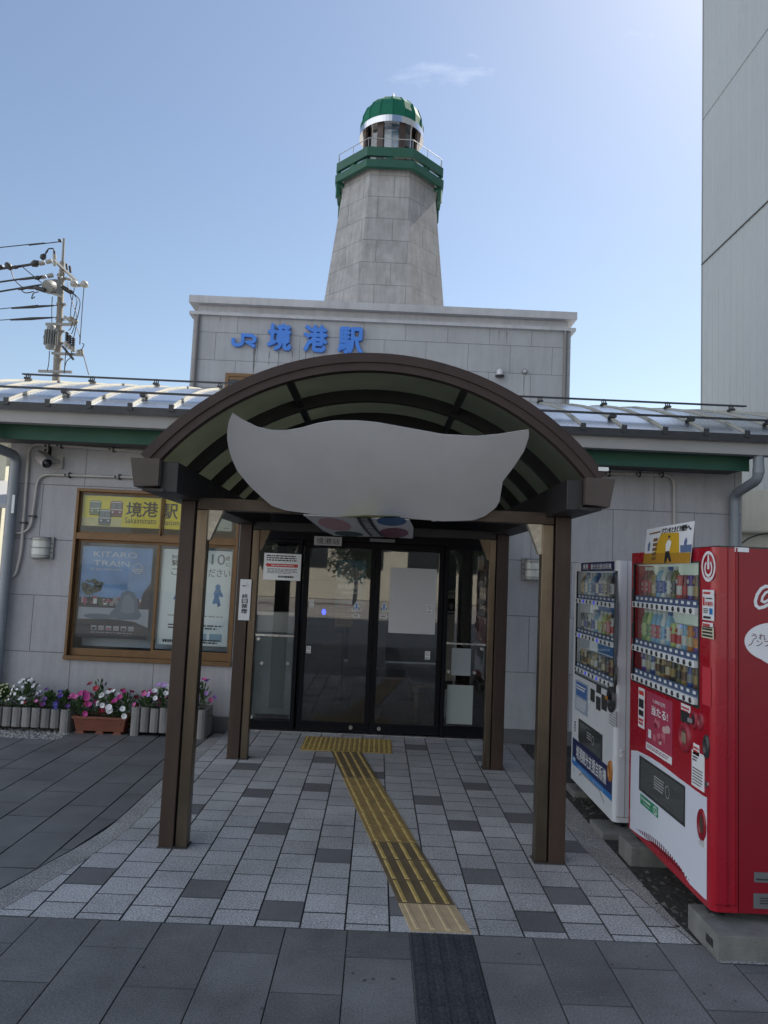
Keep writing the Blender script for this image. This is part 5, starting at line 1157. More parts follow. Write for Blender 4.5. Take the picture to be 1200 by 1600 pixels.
# white lower panel with a hilly upper edge
hill = [Z5(*p_) for p_ in ((60, 408), (95, 412), (130, 428), (175, 452), (225, 484), (275, 522), (330, 566), (380, 602), (430, 640), (470, 668), (500, 684))]
lowb = [Z5(*p_) for p_ in ((500, 1272), (470, 1245), (430, 1205), (395, 1170), (375, 1140), (340, 1075), (290, 1020), (230, 968), (185, 930), (150, 918), (105, 890), (50, 848))]
hill = [(max(0.03, min(RW-0.055, u)), v) for u, v in hill]; lowb = [(max(0.03, min(RW-0.055, u)), v) for u, v in lowb]
plate(RM, RF, hill[::-1]+lowb[::-1], 0.0015, 'lower_panel', [mat('cool white panel', (0.60, 0.63, 0.72), 0.35)], None)
a, b_ = Z5(113, 632), Z5(362, 612); P_t = Z5(113, 455)
pu0, pu1 = Z5(113, 540)[0], Z5(362, 715)[0]; pv1 = (Z5(113, 455)[1]+Z5(362, 615)[1])/2; pv0 = (Z5(113, 632)[1]+Z5(362, 818)[1])/2
q = MB()
for e in ((pu0-0.012, pv0-0.012, pu1+0.012, pv0), (pu0-0.012, pv1, pu1+0.012, pv1+0.012), (pu0-0.012, pv0, pu0, pv1), (pu1, pv0, pu1+0.012, pv1)): q.fbox(RF, *e, -0.01, 0.006)
q.fbox(RF, pu0, pv0, pu1, pv1, 0.001, 0.003, 1); fl = q.build('pickup_flap', [M_dkpl, M_port], RM)
q = MB(); m_ = (pu0+pu1)/2; q.lines(RF, m_-0.10, m_+0.05, (pv0+pv1)/2-0.03, (pv0+pv1)/2+0.05, 5, 0.0034, 0, .5, 3); q.build('flap_print', M_lgrey, fl); q = MB(); q.ring(RF, m_+0.10, (pv0+pv1)/2+0.005, 0.030, 0.036, 0.004, 0.0034, 0, 18); q.build('flap_emblem', M_lgrey, fl)
gp = [Z5(113, 700), Z5(214, 690)]
plate(RM, RF, [(Z5(113, 700)[0], Z5(113, 708)[1]), (Z5(214, 740)[0], Z5(113, 708)[1]), (Z5(214, 740)[0], Z5(113, 637)[1]-0.015), (Z5(113, 700)[0], Z5(113, 637)[1]-0.015)], 0.003, 'green_label', [M_gsticker, M_pwhite], lambda m, f, w, h: (m.text(f, 'eco', .06*w, .52*h, .22*w, .25*h, .001, 1, .02), m.lines(f, .30*w, .68*w, .5*h, .8*h, 1, .001, 1, .6, 2), m.lines(f, .2*w, .6*w, .2*h, .35*h, 1, .001, 1, .5, 4), m.ring(f, .85*w, .5*h, .12*w, .4*h, .02*w, .001, 1, 20), m.stroke(f, [(.85*w, .75*h), (.82*w, .5*h), (.9*w, .3*h)], .02*w, .001, .001, 1)))
c = Z5(463, 832); knob(RF, RM, c, 0.050, 0.080, [M_vreds, mat('coin cup', (0.07, 0.05, 0.04), 0.4)], 0.010, 'coin_return')
plate(RM, RF, rpts(Z5(444, 945), Z5(484, 905)), 0.003, 'sticker', [M_white, M_grey], lambda m, f, w, h: m.lines(f, .1*w, .9*w, .1*h, .9*h, 4, .001, 1, .4, 2))
q = MB()
for i in range(26):
    u = 0.16+i*0.030; v = 0.075+0.012*sin(pi*i/25); q.fbox(RF, u, 0.045, u+0.012, 0.045+0.05*sin(pi*(i+0.5)/26), 0.0, 0.003)
q.build('vent_grille', mat('vent dark red', (0.10, 0.006, 0.012), 0.5), RM)
# side towards the street
SF = Frame((MX, RY0, rz), (1, 0, 0), (0, 0, 1))
sv = lambda x, y: SF.uv(x, y)
q = MB(); q.fbox(SF, 0.075, 0.03, 0.083, RH, -0.001, 0.004); q.fbox(SF, 0.118, 0.03, 0.126, RH, -0.001, 0.004); q.fbox(SF, 0.02, 0.03, 0.118, 0.038, -0.001, 0.004); q.build('door_seam', M_vreds, RM)
a, b_ = sv(1148, 862), sv(1170, 856)
plate(RM, SF, rpts(a, b_), 0.002, 'sticker', [M_pwhite], None)
q = MB()     # start of a flowing white script initial, continuing out of the picture
cpts = [sv(*p_) for p_ in ((1204, 917), (1196, 916), (1189, 920), (1183, 929), (1180, 939), (1181, 946), (1186, 950), (1194, 948), (1203, 943))]
q.stroke(SF, cpts, 0.016, 0.0015, 0.0015); cp2 = [sv(*p_) for p_ in ((1203, 923), (1196, 926), (1191, 933), (1190, 939), (1194, 941), (1203, 936))]; q.stroke(SF, cp2, 0.012, 0.0017, 0.0017); q.build('script_mark', M_pwhite, RM)
b0 = sv(1196, 1003); bu, bvv = abs(sv(1163, 1003)[0]-sv(1200, 1003)[0])*1.02, abs(sv(1196, 973)[1]-b0[1])
bc_ = (sv(1163, 1003)[0]+0.155, b0[1])
ps = [(bc_[0]+0.155*cos(2*pi*i/36), bc_[1]+bvv*1.02*sin(2*pi*i/36)) for i in range(36)]
q = MB(); q.poly(SF, ps, 0.0015, 0); tl_ = sv(1200, 1042); q.poly(SF, [(tl_[0]-0.035, bc_[1]-bvv*0.93), (tl_[0]+0.05, bc_[1]-bvv*0.98), (tl_[0]+0.03, tl_[1])], 0.0014, 0)
a = sv(1174, 999); q.text(SF, 'うれしい', a[0], a[1], 0.155, 0.030, 0.0022, 1, 0.012); a = sv(1169, 1009); q.text(SF, 'ノンフロン', a[0], a[1], 0.195, 0.030, 0.0022, 1, 0.012); q.build('speech_bubble', [M_pwhite, mat('wine text', (0.12, 0.015, 0.04), 0.5)], RM)
for (x0, y0), (x1, y1) in (((1178, 1378), (1216, 1364)), ((1177, 1419), (1216, 1397))):
    a, b_ = sv(x0, y0), sv(x1, y1); q = MB(); q.prism(SF, rpts(a, b_), 0, 0.004, 0)
    if y1 - y0 < -16: q.lines(SF, a[0]+.03, b_[0]-.02, a[1]+.02, b_[1]-.015, 3, 0.005, 1, .5, 4)
    else: q.fbox(SF, a[0]+.01, a[1]+0.012, b_[0]-.01, a[1]+0.018, 0.004, 0.007, 1)
    q.build('rating_plate', [mat('zinc plate', (0.22, 0.23, 0.24), 0.4, 0.6), M_dkpl], RM)
q = MB(); q.fbox(RF, 0.25, RH, RW-0.06, RH+0.012, -0.35, -0.06); q.build('top_cover', M_dkpl, RM)
for y in (RY0+0.10, RY1-0.10):
    for x in (MX+0.07, MX+0.64): leveller(RM, x, y, 0.125 if False else rz-0.05, rz)
# advert card fixed to the top of the red machine
cp = [RF.uv(*p_, 0.02) for p_ in ((1005, 881), (1078, 880), (1085, 814), (1011, 827))]
def cardmap(f_u, f_v): 
    a = [cp[0][i]+(cp[1][i]-cp[0][i])*f_u for i in (0, 1)]; b_ = [cp[3][i]+(cp[2][i]-cp[3][i])*f_u for i in (0, 1)]
    return (a[0]+(b_[0]-a[0])*f_v, a[1]+(b_[1]-a[1])*f_v)
q = MB(); q.prism(RF, cp, 0.017, 0.02, 0)
Q_ = lambda pts, d, mi: q.poly(RF, [cardmap(*p_) for p_ in pts], d, mi)
Q_([(.27, 0), (.80, 0), (.73, .78), (.35, .82), (.24, .40)], 0.0205, 1); Q_([(0, 0), (1, 0), (1, .26), (0, .30)], 0.0208, 2); Q_([(.80, .27), (1, .27), (1, .45), (.78, .45)], 0.0208, 3)
# pictured person: sitting figure in white shirt and black trousers
Q_([(.50, .30), (.57, .30), (.60, .55), (.56, .62), (.51, .60), (.48, .50)], 0.0212, 4); Q_([(.49, .32), (.57, .33), (.60, .20), (.64, .06), (.60, .04), (.55, .16), (.53, .02), (.49, .02)], 0.0214, 5); Q_([(.52, .63), (.56, .63), (.56, .70), (.52, .71)], 0.0214, 6); Q_([(.515, .68), (.565, .68), (.56, .73), (.52, .73)], 0.0216, 5)
for k in (0.10, 0.88): Q_([(k-.02, .36), (k+.02, .36), (k+.03, .56), (k, .64), (k-.03, .54)], 0.0212, 3)
for i in range(5): Q_([(.19, .70-.13*i), (.29, .71-.13*i), (.29, .62-.13*i), (.19, .61-.13*i)], 0.0212, 7)
def sh_(uu, vv): return cardmap(uu, vv)
q.text(RF, 'ジブンをときどき圏外へ。', .36, .80, .60, .15, 0.0215, 5, 0.03, shear=sh_); q.lines(RF, 0, 0.001, 0, 0.001, 1, 0.019, 5) if False else None
q.text(RF, '一一一一一一', .08, .83, .26, .06, 0.0215, 5, 0.06, shear=sh_) if False else Q_([(.08, .83), (.34, .85), (.34, .89), (.08, .87)], 0.0215, 7)
tag(q.build('advert_card', [M_pwhite, mat('amber print', (0.55, 0.33, 0.02), 0.5), mat('ochre print', (0.38, 0.20, 0.02), 0.5), mat('dusk blue print', (0.10, 0.15, 0.28), 0.5), M_paper, M_ink, mat('skin print', (0.42, 0.25, 0.17), 0.6), mat('umber print', (0.16, 0.09, 0.03), 0.6)]), 'yellow and white advert card standing up from the front of the red machine', 'advert')

# ---------------------------------------------------------------- white machine
wz0 = 0.135
WY0 = atx(958, 1287, MX).y; WY1 = atx(892, 1218, MX).y
wz0 = atx(925, 1250, MX).z-0.0
WH = (atx(963, 877, MX).z+atx(901, 878, MX).z)/2-wz0
WM, VF, WW = machine(WY0, WY1, wz0, WH, 0.70, 'vending_machine', 'white drinks vending machine with navy lettering band beside the canopy post')
def Z3(x, y): return VF.uv(880+x*0.2752, 860+y*0.275)
def Z7(x, y): return VF.uv(890+x*0.16245, 1040+y*0.1625)
wu0, wu1 = Z3(76, 400)[0], Z3(291, 400)[0]+0.02; wv1 = Z3(185, 118)[1]; wv0 = Z3(170, 748)[1]
q = MB(); shell(q, VF, WW, WH, 0.70, (wu0, wv0, wu1, wv1), 0.12)
q.build('cabinet', M_vwhite, WM)
q = MB(); q.rect(VF, wu0, wv0, wu1, wv1, -0.115); q.build('display_back', M_cavw, WM)
q = MB(); q.rect(VF, wu0, wv0, wu1, wv1, -0.012); q.build('display_glass', M_vglass, WM)
q = MB()
for e in ((wu0-0.006, wv0-0.006, wu1+0.006, wv0), (wu0-0.006, wv0, wu0, wv1), (wu1, wv0, wu1+0.006, wv1)): q.fbox(VF, *e, -0.01, 0.005)
q.build('display_frame', M_dkpl, WM)
vv_ = [(Z3(78, 295)[1]+Z3(288, 327)[1])/2, (Z3(75, 487)[1]+Z3(278, 549)[1])/2, (Z3(68, 683)[1]+Z3(270, 770)[1])/2]
for v, bl in zip(vv_, ((2, 5), (1, 6), (3, 6))): shelf(WM, VF, wu0+0.004, wu1-0.03, v, 10, 0.036, 0.038, bl)
wt = [('bottle', 'gold', 'brown'), ('bottle', 'white', 'sky blue'), ('bottle', 'sky blue', 'white'), ('bottle', 'blue', 'sky blue'), ('bottle', 'white', 'blue'), ('bottle', 'blue', 'white'), ('bottle', 'grey', 'white'), ('bottle', 'dark', 'grey'), ('bottle', 'white', 'dark'), ('bottle', 'dark', 'red')]
wm = [('can', 'dark', 'grey'), ('can', 'grey', 'blue'), ('can', 'white', 'dark'), ('bottle', 'blue', 'white'), ('bottle', 'white', 'sky blue'), ('bottle', 'lime', 'white'), ('bottle', 'gold', 'lime'), ('bottle', 'pink', 'gold'), ('can', 'white', 'red'), ('can', 'red', 'white')]
wl_ = [('can', 'gold', 'dark'), ('can', 'cream', 'brown'), ('can', 'dark', 'gold'), ('can', 'olive', 'cream'), ('can', 'gold', 'white'), ('can', 'grey', 'dark'), ('can', 'brown', 'cream'), ('can', 'dark', 'brown'), ('can', 'gold', 'maroon'), ('can', 'maroon', 'brown')]
rr = (wu1-wu0)/10*0.37
fill(VF, wu0+0.03, wu1-0.02, vv_[0]+0.045, wt, 0.21, 0.16, rr, -0.05, 'top', 'white'); fill(VF, wu0+0.03, wu1-0.02, vv_[1]+0.045, wm, 0.20, 0.16, rr, -0.05, 'middle', 'white'); fill(VF, wu0+0.03, wu1-0.02, vv_[2]+0.045, wl_, 0.16, 0.145, rr, -0.05, 'bottom', 'white')
q = MB()
for v in (vv_[0]-0.055, vv_[1]-0.055): q.rect(VF, wu0+0.25, v-0.045, wu1-0.06, v+0.04, -0.108)
q.build('blue_card', M_azure, WM)
plate(WM, VF, rpts((Z3(103, 90)[0], Z3(200, 117)[1]), (Z3(291, 90)[0], Z3(200, 66)[1])), 0.002, 'header_label', [M_navy, M_pwhite, M_red], lambda m, f, w, h: (m.text(f, '境港', .07*w, .2*h, .17*w, .6*h, .001, 1, .02), m.text(f, 'の', .25*w, .24*h, .07*w, .5*h, .001, 2, .03), m.text(f, '観光支援自販機', .33*w, .2*h, .60*w, .6*h, .001, 1, .02)))
q = MB(); cv = [(wu1+0.012, wv1), (WW-0.055, wv1+0.10)]
sw = [(wu1+0.012, wv1-0.02)]+[(wu1+0.012+0.06*sin(pi*i/12), wv1-0.02-(wv1-wv0)*0.8*i/12) for i in range(1, 13)]
q.prism(VF, sw[::-1] if False else [(wu1+0.007, wv0+0.1)]+[(a_, b_) for a_, b_ in sw[::-1]], 0.0, 0.004); q.build('display_side', mat('smoked edge', (0.10, 0.12, 0.15), 0.2), WM)
plate(WM, VF, rpts(Z3(69, 900), Z3(143, 768)), 0.003, 'poster', [mat('slate poster', (0.30, 0.36, 0.46), 0.35), M_pbl, M_paper, M_grey], lambda m, f, w, h: (m.rect(f, .08*w, .5*h, .92*w, .95*h, .001, 1), m.lines(f, .12*w, .88*w, .7*h, .88*h, 2, .002, 2, .5, 2), m.lines(f, .12*w, .88*w, .08*h, .44*h, 5, .001, 2, .5, 3)))
for (x0, y0, x1, y1) in ((158, 852, 180, 795), (192, 805, 216, 775), (190, 900, 213, 838), (220, 900, 249, 830)):
    plate(WM, VF, rpts(Z3(x0, y0), Z3(x1, y1)), 0.006, 'control_panel', [M_dkpl], None, 0.006)
c = Z3(278, 845); knob(VF, WM, c, 0.075, 0.095, [M_dkpl, M_btn], 0.022, 'coin_bezel'); q = MB(); q.fbox(VF, c[0]-0.065, c[1]-0.01, c[0]-0.02, c[1]+0.014, 0.022, 0.034); q.build('return_lever', M_orange, WM, bevel=0.003)
plate(WM, VF, rpts(Z3(262, 985), Z3(300, 915)), 0.001, 'printed_text', [M_vwhite, M_grey], lambda m, f, w, h: m.lines(f, .0*w, 1*w, .0*h, 1*h, 6, .001, 1, .4, 2), 0.0005)
c = Z3(302, 710); knob(VF, WM, c, 0.024, 0.075, [M_dkpl, M_steel], 0.014, 'lock_handle')
a, b_ = Z3(92, 1020), Z3(220, 1125); pu0, pu1 = a[0], b_[0]; pv1 = (Z3(92, 962)[1]+Z3(222, 1056)[1])/2; pv0 = (Z3(90, 1085)[1]+Z3(218, 1193)[1])/2
q = MB(); q.prism(VF, [(pu0-0.01, pv0+0.03), (pu0+0.02, pv0-0.005), (pu1+0.012, pv0-0.005), (pu1+0.012, pv1+0.01), (pu0-0.01, pv1+0.01)], 0, 0.006, 0); q.fbox(VF, pu0+0.012, pv0+0.01, pu1, pv1-0.004, 0.006, 0.009, 1); m_ = (pu0+pu1)/2; q.lines(VF, m_-0.06, m_+0.06, (pv0+pv1)/2-0.01, (pv0+pv1)/2+0.05, 3, 0.0096, 2, .5, 3); q.ring(VF, m_+0.10, (pv0+pv1)/2+0.01, 0.03, 0.035, 0.007, 0.0096, 2, 16); q.build('pickup_flap', [M_dkpl, M_port, M_lgrey], WM)
plate(WM, VF, rpts(Z3(64, 1035), Z3(77, 965)), 0.003, 'sticker', [M_pwhite, M_ink], lambda m, f, w, h: m.lines(f, .1*w, .9*w, .1*h, .9*h, 4, .001, 1, .6, 2))
nb0, nb1 = Z3(54, 1100)[0], Z3(278, 1300)[0]
n_t = (Z3(57, 1063)[1]+Z3(279, 1245)[1])/2; n_m = (Z3(53, 1190)[1]+Z3(276, 1375)[1])/2; n_b = (Z3(52, 1218)[1]+Z3(275, 1412)[1])/2
def d_band(m, f, w, h):
    hb = (n_m-n_b)/(n_t-n_b)*h; m.rect(f, 0, 0, w, hb, .0008, 1); m.text(f, '境港観光支援自販機', .12*w, hb+(h-hb)*.18, .76*w, (h-hb)*.62, .0016, 2, .012); m.text(f, 'Sakaiminato', .18*w, hb*.22, .32*w, hb*.55, .0016, 3); m.text(f, 'Sightseeing', .54*w, hb*.16, .28*w, hb*.6, .0016, 3); m.rect(f, .03*w, hb*.8, .10*w, hb+(h-hb)*.12, .0016, 3)
plate(WM, VF, [(nb0, n_b), (nb1, n_b), (nb1, n_t), (nb0, n_t)], 0.002, 'name_band', [M_navy, M_azure, M_pwhite, mat('pale azure print', (0.35, 0.5, 0.68), 0.5)], d_band)
c = Z3(270, 1255); knob(VF, WM, c, 0.042, 0.075, [M_orange, mat('amber cup', (0.22, 0.10, 0.04), 0.4)], 0.014, 'coin_return')
q = MB(); pr_ = [(0.25, 0.09), (0.32, 0.125), (WW-0.32, 0.125), (WW-0.2, 0.07)]; q.stroke(VF, pr_, 0.012, 0, 0.003); q.build('vent_grille', M_lgrey, WM)
WS = Frame((MX, WY0, wz0), (1, 0, 0), (0, 0, 1))
q = MB(); q.fbox(WS, 0.075, 0.03, 0.080, WH, -0.001, 0.003); q.fbox(WS, 0.02, 0.035, 0.5, 0.040, -0.001, 0.003); q.build('door_seam', M_lgrey, WM)
for y in (1174, 1182):
    u, v = WS.uv(972, y); q = MB(); o = WS.p(0.055, v, 0); q.lathe(o, [(0, 0)], 8) if False else q.cyl(o, o+WS.n*0.008, 0.014, 0.010, 12); q.build('bolt', M_white, WM)
for y in (WY0+0.10, WY1-0.10):
    for x in (MX+0.08, MX+0.62): leveller(WM, x, y, wz0-0.05, wz0)

# concrete blocks carrying the machines
M_conc = mat('concrete block', (0.19, 0.19, 0.18), 0.9, var=0.28, vscale=7, bump=0.7, bscale=90, streak=0.18)
def block(x0, y0, x1, y1, z1, label, hollow=True):
    q = MB(); f = Frame((x0, y0, -0.012), (1, 0, 0), (0, 0, 1)); h = z1+0.012
    q.box((x0, y0, -0.012), (x1, y1, z1)); 
    if hollow: q.box((x0-0.004, y0+0.05, z1*0.3), (x0+0.001, y0+0.12, z1*0.62), 1)
    tag(q.build('concrete_block', [M_conc, M_darkmetal], bevel=0.012), label, 'concrete block', 'concrete blocks under the vending machines')
zt_r, zt_w = rz-0.05, wz0-0.05
block(MX-0.03, RY0-0.13, MX+0.75, RY0+0.20, zt_r, 'large weathered concrete block under the near end of the red machine')
block(MX-0.06, RY1-0.20, MX+0.75, RY1+0.02, zt_r, 'concrete block under the far end of the red machine', False)
block(MX-0.10, WY0-0.06, MX+0.75, WY0+0.22, zt_w, 'concrete block under the near end of the white machine', False)
block(MX-0.04, WY1-0.22, MX+0.75, WY1+0.02, zt_w, 'concrete block under the far end of the white machine', False)

# ================================================================== TALL GREY BUILDING AT THE RIGHT
GX = atx(1098, 400, 8.18).x; GX = 8.18; GY = 18.0
M_clad = mat('grey corrugated cladding', (0.30, 0.325, 0.34), 0.5, var=0.05, vscale=0.3, streak=0.025)
GB = thing('office_building', 'tall plain grey ribbed building rising behind the right end of the station', 'building', (GX+7, 11, 0))
G_ = Frame((GX, 0, 0), (0, -1, 0), (0, 0, 1))          # u = -Y, outwards -X
q = MB(); H_ = 24.0; pitch = 0.60
prof = []
y = GY
while y > 4.6:
    prof += [(y, 0), (y-0.03, 0.014), (y-0.285, 0.014), (y-0.30, 0.0), (y-0.33, 0.014), (y-0.57, 0.014)]; y -= pitch
q.grid([[(GX-d, yy, 0) for yy, d in prof], [(GX-d, yy, H_) for yy, d in prof]], 0, False)
q.face([(GX, GY, 0), (GX, GY, H_), (GX+14, GY, H_), (GX+14, GY, 0)]); q.face([(GX, prof[-1][0], 0), (GX+14, prof[-1][0], 0), (GX+14, prof[-1][0], H_), (GX, prof[-1][0], H_)])
q.face([(GX, GY, H_), (GX, prof[-1][0], H_), (GX+14, prof[-1][0], H_), (GX+14, GY, H_)]); q.face([(GX+14, GY, 0), (GX+14, GY, H_), (GX+14, prof[-1][0], H_), (GX+14, prof[-1][0], 0)])
q.build('wall', M_clad, GB)
for px, py, t_ in ((1098, 412, 0.028), (1100, 188, 0.004)):
    z = at(px, py, GY).z; q = MB(); q.box((GX-0.03, 4.7, z-t_), (GX-0.0185, GY, z+t_*0.3), 0); q.box((GX-0.022-t_*.8, 4.7, z-t_*1.4), (GX-0.0185, GY, z-t_), 1 if t_ > .01 else 0); q.build('flashing', [mat('flashing', (0.22, 0.235, 0.24), 0.5), M_darkmetal], GB)
q = MB(); q.box((GX-0.03, GY-0.02, 0), (GX+0.02, GY+0.012, H_)); q.build('corner_trim', mat('corner trim', (0.25, 0.265, 0.27), 0.5), GB)
# low bay with a pale wall and pipe seen between the roof and the red machine
LB = thing('side_annex', 'cream walled low annex seen between the right downpipe and the red machine', 'annex', (6.8, 13.2, 0))
q = MB(); q.box((5.0, 12.6, 0), (8.1, 17.0, 3.55)); q.build('wall', mat('cream annex wall', (0.62, 0.60, 0.52), 0.7, var=0.08, vscale=1.2, streak=0.08), LB)
q = MB(); z = at(1185, 833, 12.5).z; q.cyl((5.0, 12.52, z), (8.1, 12.52, z+0.06), 0.05, None, 10); q.build('pipe', mat('pale pipe', (0.5, 0.46, 0.40), 0.5), LB)
q = MB(); q.tube([at(1156, 851, 12.4), at(1170, 841, 12.4), at(1185, 835.5, 12.4), at(1202, 833, 12.4)], 0.014, 6); q.build('cable', M_darkmetal, LB)

# neighbour house at far left, glimpsed past the corner
NH = thing('neighbour_house', 'cream house with grey lean-to roof glimpsed past the left corner of the station', 'house', (-13, 16.5, 0))
q = MB(); q.box((-24, 15.0, 0), (-8.0, 22, 4.3)); q.build('wall', mat('cream house wall', (0.55, 0.54, 0.44), 0.8, var=0.06, vscale=1), NH)
q = MB(); q.hexa([(-24.4, 14.5, 4.2), (-7.6, 14.5, 4.2), (-7.6, 18.5, 5.0), (-24.4, 18.5, 5.0), (-24.4, 14.5, 4.3), (-7.6, 14.5, 4.3), (-7.6, 18.5, 5.1), (-24.4, 18.5, 5.1)]); q.hexa([(-24.4, 18.5, 5.0), (-7.6, 18.5, 5.0), (-7.6, 22.5, 4.2), (-24.4, 22.5, 4.2), (-24.4, 18.5, 5.1), (-7.6, 18.5, 5.1), (-7.6, 22.5, 4.3), (-24.4, 22.5, 4.3)]); q.build('roof', mat('grey tile roof', (0.12, 0.125, 0.13), 0.6, var=0.15, vscale=2), NH)
q = MB(); q.hexa([(-12, 12.2, 2.6), (-6.2, 12.2, 2.6), (-6.2, 15.0, 3.3), (-12, 15.0, 3.3), (-12, 12.2, 2.68), (-6.2, 12.2, 2.68), (-6.2, 15.0, 3.38), (-12, 15.0, 3.38)]); q.build('lean_to_roof', mat('grey lean to sheet', (0.30, 0.31, 0.32), 0.5), NH)
for x in (-11.8, -6.4): q = MB(); q.box((x-0.05, 12.25, 0), (x+0.05, 12.35, 2.62)); q.build('lean_to_post', M_pipe, NH)
q = MB(); q.box((-11.5, 14.96, 0.9), (-8.8, 14.995, 2.2)); q.build('window', mat('house window', (0.06, 0.07, 0.08), 0.1), NH)

# ================================================================== BUILDINGS AND TREES ACROSS THE SQUARE (they show in the door glass)
OB = thing('square_building', 'cream two storey building across the square mirrored in the door glass', 'building', (-3, -30, 0))
q = MB(); q.box((-16, -40, 0), (12, -30, 9.5)); q.build('wall', mat('cream far wall', (0.60, 0.57, 0.48), 0.8, var=0.05, vscale=0.6), OB)
for i in range(6):
    for z in (2.0, 5.4):
        x = -12.5+3.6*i; q = MB(); q.box((x, -30.0, z), (x+2.0, -29.95, z+1.6)); w_ = q.build('window', mat('far window', (0.03, 0.035, 0.04), 0.15), OB)
q = MB(); q.box((-14.4, -40.4, 8.5), (9.4, -29.6, 8.9)); q.build('parapet', mat('far parapet', (0.4, 0.39, 0.36), 0.8), OB)
M_leaf = mat('tree leaves', (0.028, 0.055, 0.018), 0.6, var=0.4, vscale=1.2, island=0.35)
M_bark = mat('bark', (0.06, 0.045, 0.035), 0.9, var=0.3, vscale=10, bump=0.6)
def leaf_cloud(mb, c, rad, n, s0, s1, R, mi=0):
    for _ in range(n):
        a, b_ = R.uniform(0, 6.283), math.acos(R.uniform(-1, 1)); r_ = R.random()**0.45
        p_ = Vector((c[0]+rad[0]*r_*sin(b_)*cos(a), c[1]+rad[1]*r_*sin(b_)*sin(a), c[2]+rad[2]*r_*cos(b_))); t_ = Vector((R.gauss(0, 1), R.gauss(0, 1), R.gauss(0, .7))).normalized(); u = t_.orthogonal().normalized(); s_ = R.uniform(s0, s1)
        mb.face([p_-t_*s_, p_+u*s_*.45, p_+t_*s_, p_-u*s_*.45], mi)
for i, (x, y, h) in enumerate(((-5.0, -20, 4.4), (-1.2, -22, 3.8), (4.5, -21, 4.8))):
    R = random.Random(30+i); t = thing('plaza_tree', ('round dark tree at the left of the square mirrored in the glass', 'small dark tree in the middle of the square mirrored in the glass', 'tallest dark tree at the right of the square mirrored in the glass')[i], 'tree', (x, y, 0), 'trees across the square')
    q = MB(); q.tube([(x, y, 0), (x+0.05, y, h*0.3), (x-0.03, y, h*0.6)], [0.13, 0.10, 0.05], 8); q.build('trunk', M_bark, t)
    q = MB()
    for _ in range(14): leaf_cloud(q, (x+R.uniform(-1, 1), y+R.uniform(-1, 1), h*0.62+R.uniform(-.8, 1)), (0.7, 0.7, 0.5), 90, 0.08, 0.17, R)
    q.build('crown', M_leaf, t)

# ================================================================== FLOWER BOXES
M_oldwood = mat('grey weathered wood', (0.23, 0.22, 0.215), 0.9, var=0.38, vscale=12, bump=0.6, bscale=60, island=0.2, stretch=(1, 1, 0.12))
M_terra = mat('terracotta plastic', (0.20, 0.065, 0.04), 0.6, var=0.12, vscale=8)
M_compost = mat('potting soil', (0.025, 0.02, 0.016), 0.95, bump=0.8, bscale=80)
M_pleaf = mat('petunia leaf', (0.06, 0.115, 0.035), 0.55, var=0.35, vscale=20, island=0.4)
def log_planter(x0, x1, yf, yb, h, label, n, lead_r):
    t = thing('log_planter', label, 'planter', ((x0+x1)/2, (yf+yb)/2, 0), 'log flower boxes under the window'); w = (x1-x0)/n; R = random.Random(int(x0*10))
    for i in range(n):
        x = x0+w*(i+0.5); hh = h+R.uniform(-.006, .006); z0 = 0.05 if 0 < i < n-1 else 0.0
        if i == 0: z0 = 0.05 if not lead_r else 0.0
        q = MB(); k = [(x-w*.48+0.002, yf), (x-w*.40, yf-0.022), (x-w*.15, yf-0.034), (x+w*.15, yf-0.034), (x+w*.40, yf-0.022), (x+w*.48-0.002, yf)]
        q.grid([[(a, b_, z0-0.006) for a, b_ in k], [(a, b_, hh-0.006) for a, b_ in k], [(a*0.97+x*0.03, b_*0.97+yf*0.03, hh) for a, b_ in k]], 0, False); q.face([(a*0.97+x*0.03, b_*0.97+yf*0.03, hh) for a, b_ in k]); q.build('board', M_oldwood, t)
    q = MB()
    for y in (yb,): q.box((x0, y-0.03, 0.0), (x1, y, h))
    for x in (x0, x1-0.03): q.box((x, yf+0.001, 0.0), (x+0.03, yb-0.031, h))
    q.build('side_boards', M_oldwood, t)
    q = MB(); q.box((x0+0.031, yf+0.001, 0.03), (x1-0.031, yb-0.031, h-0.03)); q.build('soil', M_compost, t)
    return t
P1 = log_planter(-3.98, -3.095, 7.46, 7.74, 0.235, 'grey log planter of pale and blue flowers beside the terracotta trough', 9, False)
P2 = log_planter(-2.47, -1.70, 7.46, 7.74, 0.285, 'grey log planter of pink and white petunias behind the front left post', 8, True)
P3 = thing('terracotta_trough', 'terracotta coloured plastic trough of petunias between the two log planters', 'planter', (-2.78, 7.55, 0))
q = MB()
def tr(x0, x1, y0, y1, z): return [(x0, y0, z), (x1, y0, z), (x1, y1, z), (x0, y1, z)]
q.grid([tr(-3.02, -2.54, 7.45, 7.66, 0.03), tr(-3.045, -2.515, 7.425, 7.685, 0.155), tr(-3.058, -2.502, 7.412, 7.698, 0.157), tr(-3.058, -2.502, 7.412, 7.698, 0.178), tr(-3.03, -2.53, 7.44, 7.67, 0.178), tr(-3.03, -2.53, 7.44, 7.67, 0.15)], 0, False, True)
q.face(tr(-3.03, -2.53, 7.44, 7.67, 0.15), 1); q.build('trough', [M_terra, M_compost], P3)
for x in (-2.98, -2.78, -2.60): q = MB(); q.hexa([(x-0.05, 7.45, -0.005), (x+0.05, 7.45, -0.005), (x+0.05, 7.64, -0.005), (x-0.05, 7.64, -0.005), (x-0.03, 7.45, 0.029), (x+0.03, 7.45, 0.029), (x+0.03, 7.64, 0.029), (x-0.03, 7.64, 0.029)]); q.build('foot', M_terra, P3)
